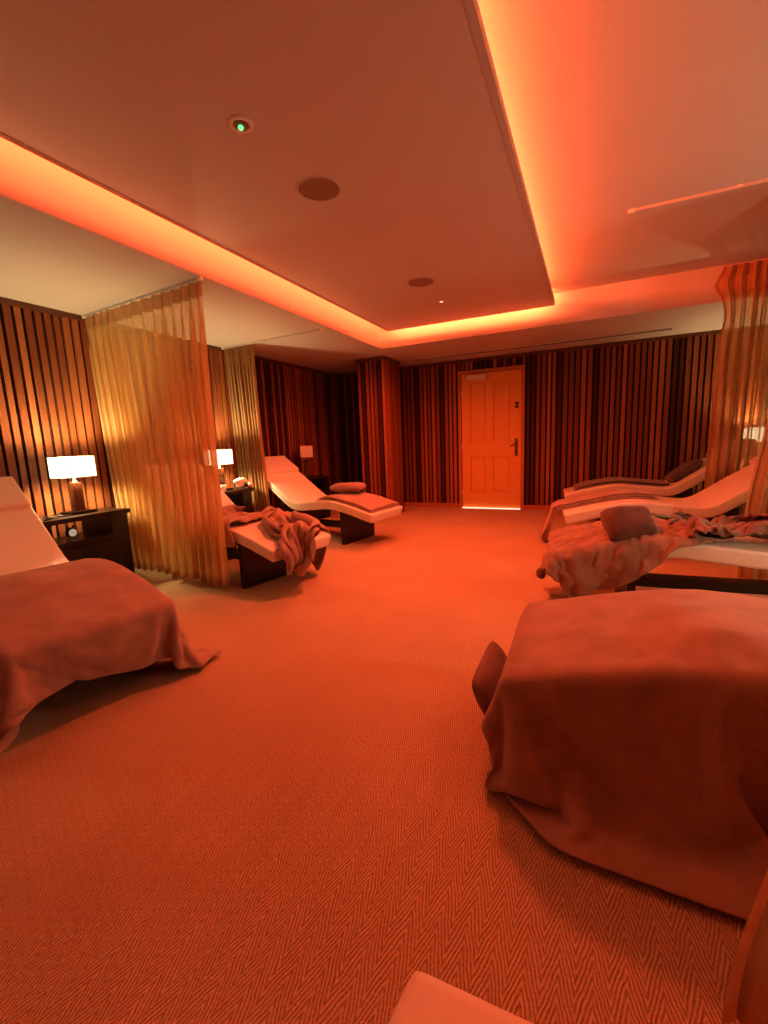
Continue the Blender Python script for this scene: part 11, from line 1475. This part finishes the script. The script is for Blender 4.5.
-7,3,-6,-12,23,-20,10,-1,-3,-11,1,12,-6,2,1,-3,1,16,-19,4,-2,-3,-4,3,4,12,-8,-10,18,6,-14,-7,3,-1,25,9,4,0,3,-2,-22,16,-14,6,2,1,-10,-9,8,14,-17,-14,17,-13,30,2,4,0,-11,-15,
13,-15,16,19,-21,-12,11,13,-24,9,16,-23,-1,17,-21,25,-23,2,-1,0,2,-7,24,-20,10,18,-5,0,-17,-6,14,20,9,-11,12,-5,-3,-2,-19,8,13,-5,-25,-2,18,5,-24,3,23,-34,6,0,3,3,-15,-6,6,-12,10,21,
-14,-20,14,3,-14,9,0,-10,13,-2,-12,11,-15,23,-9,-11,11,-10,25,9,1,2,5,-7,-13,-21,6,11,11,-6,11,1,2,-24,-1,14,2,-10,-18,1,17,-2,-19,11,26]),
}
def cloth_mesh(key):
    nu, nv, (ox, oy, oz), d = CLOTH[key]
    n = (nu+1)*(nv+1); co = []
    for ax in range(3):
        c = d[ax*n:(ax+1)*n]; g = [[0]*(nu+1) for _ in range(nv+1)]
        for j in range(nv+1):
            for i in range(nu+1):
                pr = (g[j][i-1] if i else 0)+(g[j-1][i] if j else 0)-(g[j-1][i-1] if i and j else 0)
                g[j][i] = pr+c[j*(nu+1)+i]
        co.append([x for r in g for x in r])
    bm = bmesh.new()
    vs = [bm.verts.new((ox+x*.001, oy+y*.001, oz+z*.001)) for x, y, z in zip(*co)]
    w = nu+1
    for j in range(nv):
        for i in range(nu): bm.faces.new((vs[j*w+i], vs[j*w+i+1], vs[(j+1)*w+i+1], vs[(j+1)*w+i]))
    bmesh.ops.smooth_vert(bm, verts=bm.verts[:], factor=.25, use_axis_x=True, use_axis_y=True, use_axis_z=True)
    me = bpy.data.meshes.new('fleece_blanket'); bm.to_mesh(me); bm.free()
    return me

GB = 'rumpled blankets thrown over the loungers'
done = [(cloth_mesh(k), 'fleece_blanket', lab, M[mat], GB, .011) for k, lab, mat in (
    ('L1', 'terracotta lit blanket draped over the foot of the nearest left lounger down to the carpet', 'blanket'),
    ('L2', 'twisted terracotta blanket trailing off the foot of the lounger behind the sheer curtain', 'blanket'),
    ('L2b', 'crumpled terracotta blanket across the middle of the lounger behind the sheer curtain', 'blanket'),
    ('R1', 'large terracotta blanket covering the nearest right lounger, hem puddled on the carpet', 'blanket'),
    ('R2', 'rumpled blanket with a hanging corner over the foot of the second right lounger', 'blanket_mid'),
    ('R2b', 'darker crumpled brown blanket bunched along the seat of the second right lounger', 'blanket_dark'))]

def finish_cloth(me, name, thick, mat):
    """give the settled sheet thickness and smoothness"""
    o = bpy.data.objects.new(name, me); COL.objects.link(o)
    sd = o.modifiers.new('s', 'SOLIDIFY'); sd.thickness = thick; sd.offset = 1
    ss = o.modifiers.new('b', 'SUBSURF'); ss.levels = 1; ss.render_levels = 1
    d = bpy.context.evaluated_depsgraph_get()
    m2 = bpy.data.meshes.new_from_object(o.evaluated_get(d))
    bpy.data.objects.remove(o)
    m2.name = name; m2.materials.clear(); m2.materials.append(mat)
    for p in m2.polygons: p.use_smooth = True
    o = bpy.data.objects.new(name, m2); COL.objects.link(o)
    return o
for me, name, label, mat, group, thick in done:
    o = finish_cloth(me, name, thick, mat); tag(o, label, 'blanket', group)

# ------------------------------------------------------------------ neatly folded blankets
def folded(key, s0, s1, y0, y1, layers, mat, label, seed, skew=0., t=.013, drop=0):
    """several layers following the lounger's top, each a little short of the one below, front folds rounded"""
    rnd = random.Random(seed); mw = XF[key]
    root = None; bm = bmesh.new()
    NS, NY = 40, 16
    for L_ in range(layers):
        a0 = s0+L_*rnd.uniform(.004, .012); a1 = s1-L_*rnd.uniform(.004, .012)
        b0 = y0+L_*rnd.uniform(.003, .012); b1 = y1-L_*rnd.uniform(.003, .012)
        def P(i, j, top):
            s = a0+(a1-a0)*i/NS; y = b0+(b1-b0)*j/NY + skew*(s-a0)
            q = max(0, -s); over = q > .03
            edge = min(i, NS-i)/4, min(j, NY-j)/3
            rr = min(1, edge[0])*min(1, edge[1])
            zz = zprof(max(s, 0))-max(0, q-.03)*.93+.003+L_*t+(t if top else 0)*(1 if rr >= 1 else .45+.55*math.sqrt(max(rr, 0)))
            if not top: zz += (t*.3 if rr < .2 else 0)
            zz += .006*noise.noise((s*6, y*6, seed+L_))*(1 if L_ else .3)+.004*(1 if L_ else 0)*noise.noise((s*15, y*15, seed))
            xx = -s if not over else .03+(q-.03)*.30+(L_*t+(t if top else 0))*.9
            if over: y += .05*noise.noise((y*5, q*6, seed))-.25*q; xx += .02*noise.noise((y*9, q*4, seed+2)); zz -= min(1, (q-.03)/.05)*(L_*t+(t if top else 0))
            return bm.verts.new(mw @ Vector((xx, y, max(zz, .01+.01*L_+(.01 if top else 0)))))
        T = [[P(i, j, True) for j in range(NY+1)] for i in range(NS+1)]
        B = [[P(i, j, False) for j in range(NY+1)] for i in range(NS+1)]
        for i in range(NS):
            for j in range(NY):
                bm.faces.new((T[i][j], T[i+1][j], T[i+1][j+1], T[i][j+1]))
                bm.faces.new((B[i][j], B[i][j+1], B[i+1][j+1], B[i+1][j]))
        for i in range(NS):
            bm.faces.new((T[i][0], B[i][0], B[i+1][0], T[i+1][0])); bm.faces.new((T[i][NY], T[i+1][NY], B[i+1][NY], B[i][NY]))
        for j in range(NY):
            bm.faces.new((T[0][j], T[0][j+1], B[0][j+1], B[0][j])); bm.faces.new((T[NS][j], B[NS][j], B[NS][j+1], T[NS][j+1]))
    bmesh.ops.recalc_face_normals(bm, faces=bm.faces[:])
    o = link('folded_blanket', bm, mat, None, True)
    return tag(o, label, 'blanket', 'folded blankets laid on the loungers')
folded('L3', .03, .80, -.28, .29, 3, M['blanket'], 'terracotta blanket folded flat along the far left lounger', 2)
folded('R3', -.38, .80, -.345, .02, 3, M['blanket'], 'terracotta blanket folded along the third right lounger, end hanging off its far foot corner', 6, skew=.06, t=.02)
folded('R4', .12, 1.15, -.30, .20, 3, M['blanket_grey'], 'grey-brown blanket folded flat along the farthest right lounger', 5, skew=-.05)

# ------------------------------------------------------------------ pillows
def pillow(w, d, h, mat, label, mw, seed, name='pillow'):
    bm = bmesh.new(); n = 20; g = {}
    for side in (1, -1):
        for i in range(n+1):
            for j in range(n+1):
                u, v = i/n*2-1, j/n*2-1
                rim = i in (0, n) or j in (0, n)
                if side == -1 and rim: continue
                pin = 1-.03*(1-u*u)*abs(v)**4-.10*abs(u*v)**3
                pin2 = 1-.03*(1-v*v)*abs(u)**4-.10*abs(u*v)**3
                prof = (max(0, 1-u**4)**.55)*(max(0, 1-v**4)**.55)
                z = side*h/2*prof*(1+.22*noise.noise((u*1.6+seed, v*1.6, side)))
                g[side, i, j] = bm.verts.new((u*w/2*pin2, v*d/2*pin, z))
    def V(s, i, j): return g[1, i, j] if (i in (0, n) or j in (0, n)) else g[s, i, j]
    for i in range(n):
        for j in range(n):
            bm.faces.new([V(1, *q) for q in ((i, j), (i+1, j), (i+1, j+1), (i, j+1))])
            bm.faces.new([V(-1, *q) for q in ((i, j), (i, j+1), (i+1, j+1), (i+1, j))])
    o = link(name, bm, mat, None, True)
    o.matrix_world = mw
    return tag(o, label, 'pillow', 'loose pillows on the loungers')
def on(key, s, y, dz, rz=0, tilt_y=None, rx=0):
    t = math.atan(slope(s)) if tilt_y is None else tilt_y
    return XF[key] @ Matrix.Translation((-s, y, zprof(s)+dz)) @ Matrix.Rotation(t, 4, 'Y') @ Matrix.Rotation(rz, 4, 'Z') @ Matrix.Rotation(rx, 4, 'X')
pillow(.40, .30, .10, M['pillow_mauve'], 'mauve pillow lying on the folded blanket of the far left lounger', on('L3', .62, .10, .108, .3), 1)
pillow(.28, .235, .155, M['pillow_brown'], 'plump brown pillow propped on the second right lounger', on('R2', .40, .22, .100, .30, .05, math.radians(-42)), 4)
pillow(.40, .32, .10, M['pillow_dark'], 'charcoal pillow lying on the raised back of the farthest right lounger', on('R4', 1.30, .0, .066, .15), 7)
pm = Matrix.Translation((-.262, 1.56, .125)) @ Matrix.Rotation(math.radians(90), 4, 'Z') @ Matrix.Rotation(math.radians(60), 4, 'X')
pillow(.40, .34, .07, M['pillow'], 'brown pillow standing on the carpet against the foot of the blanket-covered right lounger', pm, 9)

# ------------------------------------------------------------------ nightstands, lamps and the small things on them
GN = 'dark wood nightstands against the walls'
def make_nightstand():
    """local: back at x=0, front at x=.44, width along y"""
    r = empty('nightstand'); W, D, Ht = .66, .44, .625
    bbox_obj('top', (.09, D, -W/2, W/2, Ht-.035, Ht), M['darkwood'], r)
    bbox_obj('side_panel', (.02, D-.02, W/2-.16, W/2-.02, 0, Ht-.035), M['darkwood'], r)
    bbox_obj('side_panel', (.02, D-.02, -W/2+.02, -W/2+.06, 0, Ht-.035), M['darkwood'], r)
    bbox_obj('shelf', (.09, D-.02, -W/2+.06, W/2-.16, .40, .44), M['darkwood'], r)
    c = bbox_obj('cabinet', (.02, D-.03, -W/2+.06, W/2-.16, .05, .40), M['darkwood'], r)
    dr = bbox_obj('drawer', (D-.03, D-.012, -W/2+.066, W/2-.166, .06, .39), M['darkwood'], r, .003)
    bm = bmesh.new(); tube(bm, [(D-.012, -.12, .27), (D+.012, -.12, .27), (D+.012, .02, .27), (D-.012, .02, .27)], .005, 8); link('handle', bm, M['metal'], dr, True)
    return r
ns = make_nightstand()
ns.location = (XL+.032, 2.09, 0); tag(ns, 'dark wood nightstand beside the nearest left lounger with an open shelf and alarm clock', 'nightstand', GN)
NS = [(ns.location.copy(), 0)]
dup(ns, (XL+.032, 3.62, 0), 0, 'dark wood nightstand behind the wide sheer curtain holding a towel and lit lamp', GN)
dup(ns, (XL+.032, 5.30, 0), 0, 'dark nightstand in the far left corner beneath the unlit lamp', GN)
dup(ns, (XR-.032, 6.46, 0), PI, 'dark nightstand in the far right corner behind the sheer curtain', GN)

GLMP = 'rectangular-shade table lamps on the nightstands'
def make_lamp(on_, name='table_lamp'):
    r = empty(name)
    bbox_obj('base', (-.075, .075, -.10, .10, 0, .02), M['darkwood'], r, .003)
    bm = bmesh.new(); b0 = [(-.028, -.036), (.028, -.036), (.028, .036), (-.028, .036)]
    lo = [bm.verts.new((x*.95, y*.95, .02)) for x, y in b0]; hi = [bm.verts.new((x, y, .245)) for x, y in b0]
    bm.faces.new(lo[::-1]); bm.faces.new(hi)
    for i in range(4): bm.faces.new((lo[i], lo[(i+1) % 4], hi[(i+1) % 4], hi[i]))
    bevel(bm, .003, 1); link('column', bm, M['lampwood'], r)
    bm = bmesh.new(); lathe(bm, [(0, 0), (.018, 0), (.018, .012), (.009, .016), (.009, .06), (0, .06)], 16, (0, 0, .245)); link('neck', bm, M['metal'], r, True)
    bm = bmesh.new(); z0, z1, hx, hy, t = .290, .452, .085, .128, .004
    for (a0, a1, c0, c1) in ((-hx, -hx+t, -hy, hy), (hx-t, hx, -hy, hy), (-hx+t, hx-t, -hy, -hy+t), (-hx+t, hx-t, hy-t, hy)):
        box(bm, a0, a1, c0, c1, z0, z1)
    box(bm, -hx+t, hx-t, -.004, .004, z0+.02, z0+.026)
    link('lamp_shade', bm, M['shade_on'] if on_ else M['shade_off'], r)
    if on_:
        d = bpy.data.lights.new('bulb', 'POINT'); d.energy = 40; d.color = (1, .70, .36); d.shadow_soft_size = .04
        o = bpy.data.objects.new('bulb', d); COL.objects.link(o); o.parent = r; o.location = (0, 0, .37)
    return r
NZ = .625
lamp = make_lamp(True); lamp.location = (XL+.27, 2.13, NZ)
tag(lamp, 'lit table lamp with cream rectangular shade on the nearest left nightstand', 'lamp', GLMP)
dup(lamp, (XL+.27, 3.66, NZ), 0, 'lit table lamp on the nightstand behind the wide sheer curtain', GLMP)
dup(lamp, (XR-.27, 6.52, NZ), PI, 'lit table lamp glimpsed through the sheer curtain at the right picture edge', GLMP)
lamp3 = make_lamp(False); lamp3.location = (XL+.29, 5.30, NZ); lamp3.rotation_euler = (0, 0, math.radians(40))
tag(lamp3, 'unlit table lamp with pale square shade in the far left corner', 'lamp', GLMP)

# alarm clock on the nearest nightstand's shelf
c = empty('alarm_clock', (XL+.34, 2.01, .443), 0); c.scale = (.8, .8, .8)
bm = bmesh.new(); lathe(bm, [(0, -.025), (.045, -.025), (.048, -.018), (.048, .02), (.042, .025), (.038, .02), (0, .02)], 32)
o = link('case', bm, M['black'], c, True); o.rotation_euler = (0, PI/2, 0); o.location = (0, 0, .062)
bm = bmesh.new(); lathe(bm, [(0, .0215), (.037, .0215), (.037, .02), (0, .02)], 32)
o = link('face', bm, M['clockface'], c); o.rotation_euler = (0, PI/2, 0); o.location = (0, 0, .062); o['label'] = 'round white clock face'
for sy in (-1, 1):
    bm = bmesh.new(); lathe(bm, [(0, .02), (.012, .016), (.019, .004), (.02, 0), (0, 0)], 20); o = link('bell', bm, M['metal'], c, True)
    o.location = (0, sy*.028, .108); o.rotation_euler = (-sy*.5, 0, 0)
    bm = bmesh.new(); tube(bm, [(0, sy*.024, .03), (0, sy*.036, 0)], .005, 8); link('foot', bm, M['metal'], c, True)
    bm = bmesh.new(); box(bm, .0222, .0228, -.0015 if sy > 0 else -.001, .0015 if sy > 0 else .001, 0, .028 if sy > 0 else .02)
    o = link('hand', bm, M['black'], c); o.location = (0, 0, .062); o.rotation_euler = (sy*.9, 0, 0)
bm = bmesh.new(); tube(bm, [(0, -.02, .118), (0, -.012, .135), (0, .012, .135), (0, .02, .118)], .003, 8); link('carry_handle', bm, M['metal'], c, True)
tag(c, 'small black twin-bell alarm clock with a white face on the open shelf', 'clock')

# cable loop at the left end of the nearest nightstand
bm = bmesh.new(); pts = []
for i in range(40):
    t = i/39; pts.append((XL+.40-.10*t+.03*math.sin(t*9), 1.80+.22*t+.035*math.sin(t*14), NZ+.006+.012*math.sin(t*PI)*abs(math.sin(t*7))))
tube(bm, pts, .005, 8)
tag(link('power_cable', bm, M['black'], None, True), 'loose black cable on the top of the nearest left nightstand', 'cable')

# rolled towel and cup on the second nightstand
t = empty('towel', (XL+.36, 3.86, NZ+.008), .25)
def roll(r0, ln, zc, yc, tilt, mat, nm):
    bm = bmesh.new(); pts = []; rr = []
    for i in range(15):
        u = i/14; pts.append((.03*math.sin(u*3), yc+(u-.5)*ln, zc+.012*math.sin(u*PI*1.3+tilt))); rr.append(r0*(.7+.3*math.sin(u*PI)**.4)*(1+.12*noise.noise((u*6, tilt, 1))))
    tube(bm, pts, rr, 14, 0); return link(nm, bm, mat, t, True)
roll(.034, .24, .074, 0, .2, M['terry'], 'rolled_layer')
for i, (dx, zc, mt) in enumerate(((.03, .028, 'terry'), (-.02, .030, 'terry_dark'), (.065, .026, 'terry_dark'), (.10, .024, 'terry'))):
    o = roll(.026, .20-.02*i, zc, .02*i-.01, .5*i, M[mt], 'folded_layer'); o.location = (dx, 0, 0); o.rotation_euler = (0, 0, .18*i-.2)
tag(t, 'crumpled white towel with dark stripes on the nightstand behind the curtain', 'towel')
def cup(x, y, label, z=NZ, r=.03, h=.075):
    bm = bmesh.new(); lathe(bm, [(0, 0), (r*.8, 0), (r*.85, .004), (r, h), (r-.003, h), (r*.82, .006), (0, .006)], 24)
    o = link('cup', bm, M['ceramic'], None, True); o.location = (x, y, z); return tag(o, label, 'cup', 'small pale cups by the lamps')
cup(XL+.40, 3.56, 'small pale cup on the nightstand behind the wide curtain, left of the striped towel')
cup(XR-.34, 6.35, 'small pale cup beneath the lit lamp behind the far right curtain')

# ------------------------------------------------------------------ world, camera, colour
w = bpy.data.worlds.new('room'); SC.world = w; w.use_nodes = True
w.node_tree.nodes['Background'].inputs['Color'].default_value = (.02, .012, .008, 1)
w.node_tree.nodes['Background'].inputs['Strength'].default_value = .2

f, yaw, pitch, rol, hcam = 438.3845, 0.438614, -0.159983, -0.0412024, 1.09625
cy, sy = math.cos(yaw), math.sin(yaw)
fw = Vector((-sy*math.cos(pitch), cy*math.cos(pitch), math.sin(pitch)))
r0 = Vector((cy, sy, 0)); u0 = r0.cross(fw)
rv = math.cos(rol)*r0+math.sin(rol)*u0; uv = -math.sin(rol)*r0+math.cos(rol)*u0
cam = bpy.data.cameras.new('camera'); cam.sensor_fit = 'HORIZONTAL'; cam.sensor_width = 36; cam.lens = f/768*36
cam.clip_start = .05
co = bpy.data.objects.new('camera', cam); COL.objects.link(co)
mw = Matrix((rv, uv, -fw)).transposed().to_4x4(); mw.translation = (0, 0, hcam); co.matrix_world = mw
SC.camera = co
SC.view_settings.view_transform = 'Standard'; SC.view_settings.look = 'Medium High Contrast'
SC.view_settings.exposure = 0.03; SC.view_settings.gamma = 1.0
SC.cycles.use_denoising = True
SC.cycles.max_bounces = 10; SC.cycles.diffuse_bounces = 6; SC.cycles.transparent_max_bounces = 16
SC.cycles.sample_clamp_indirect = 6.0
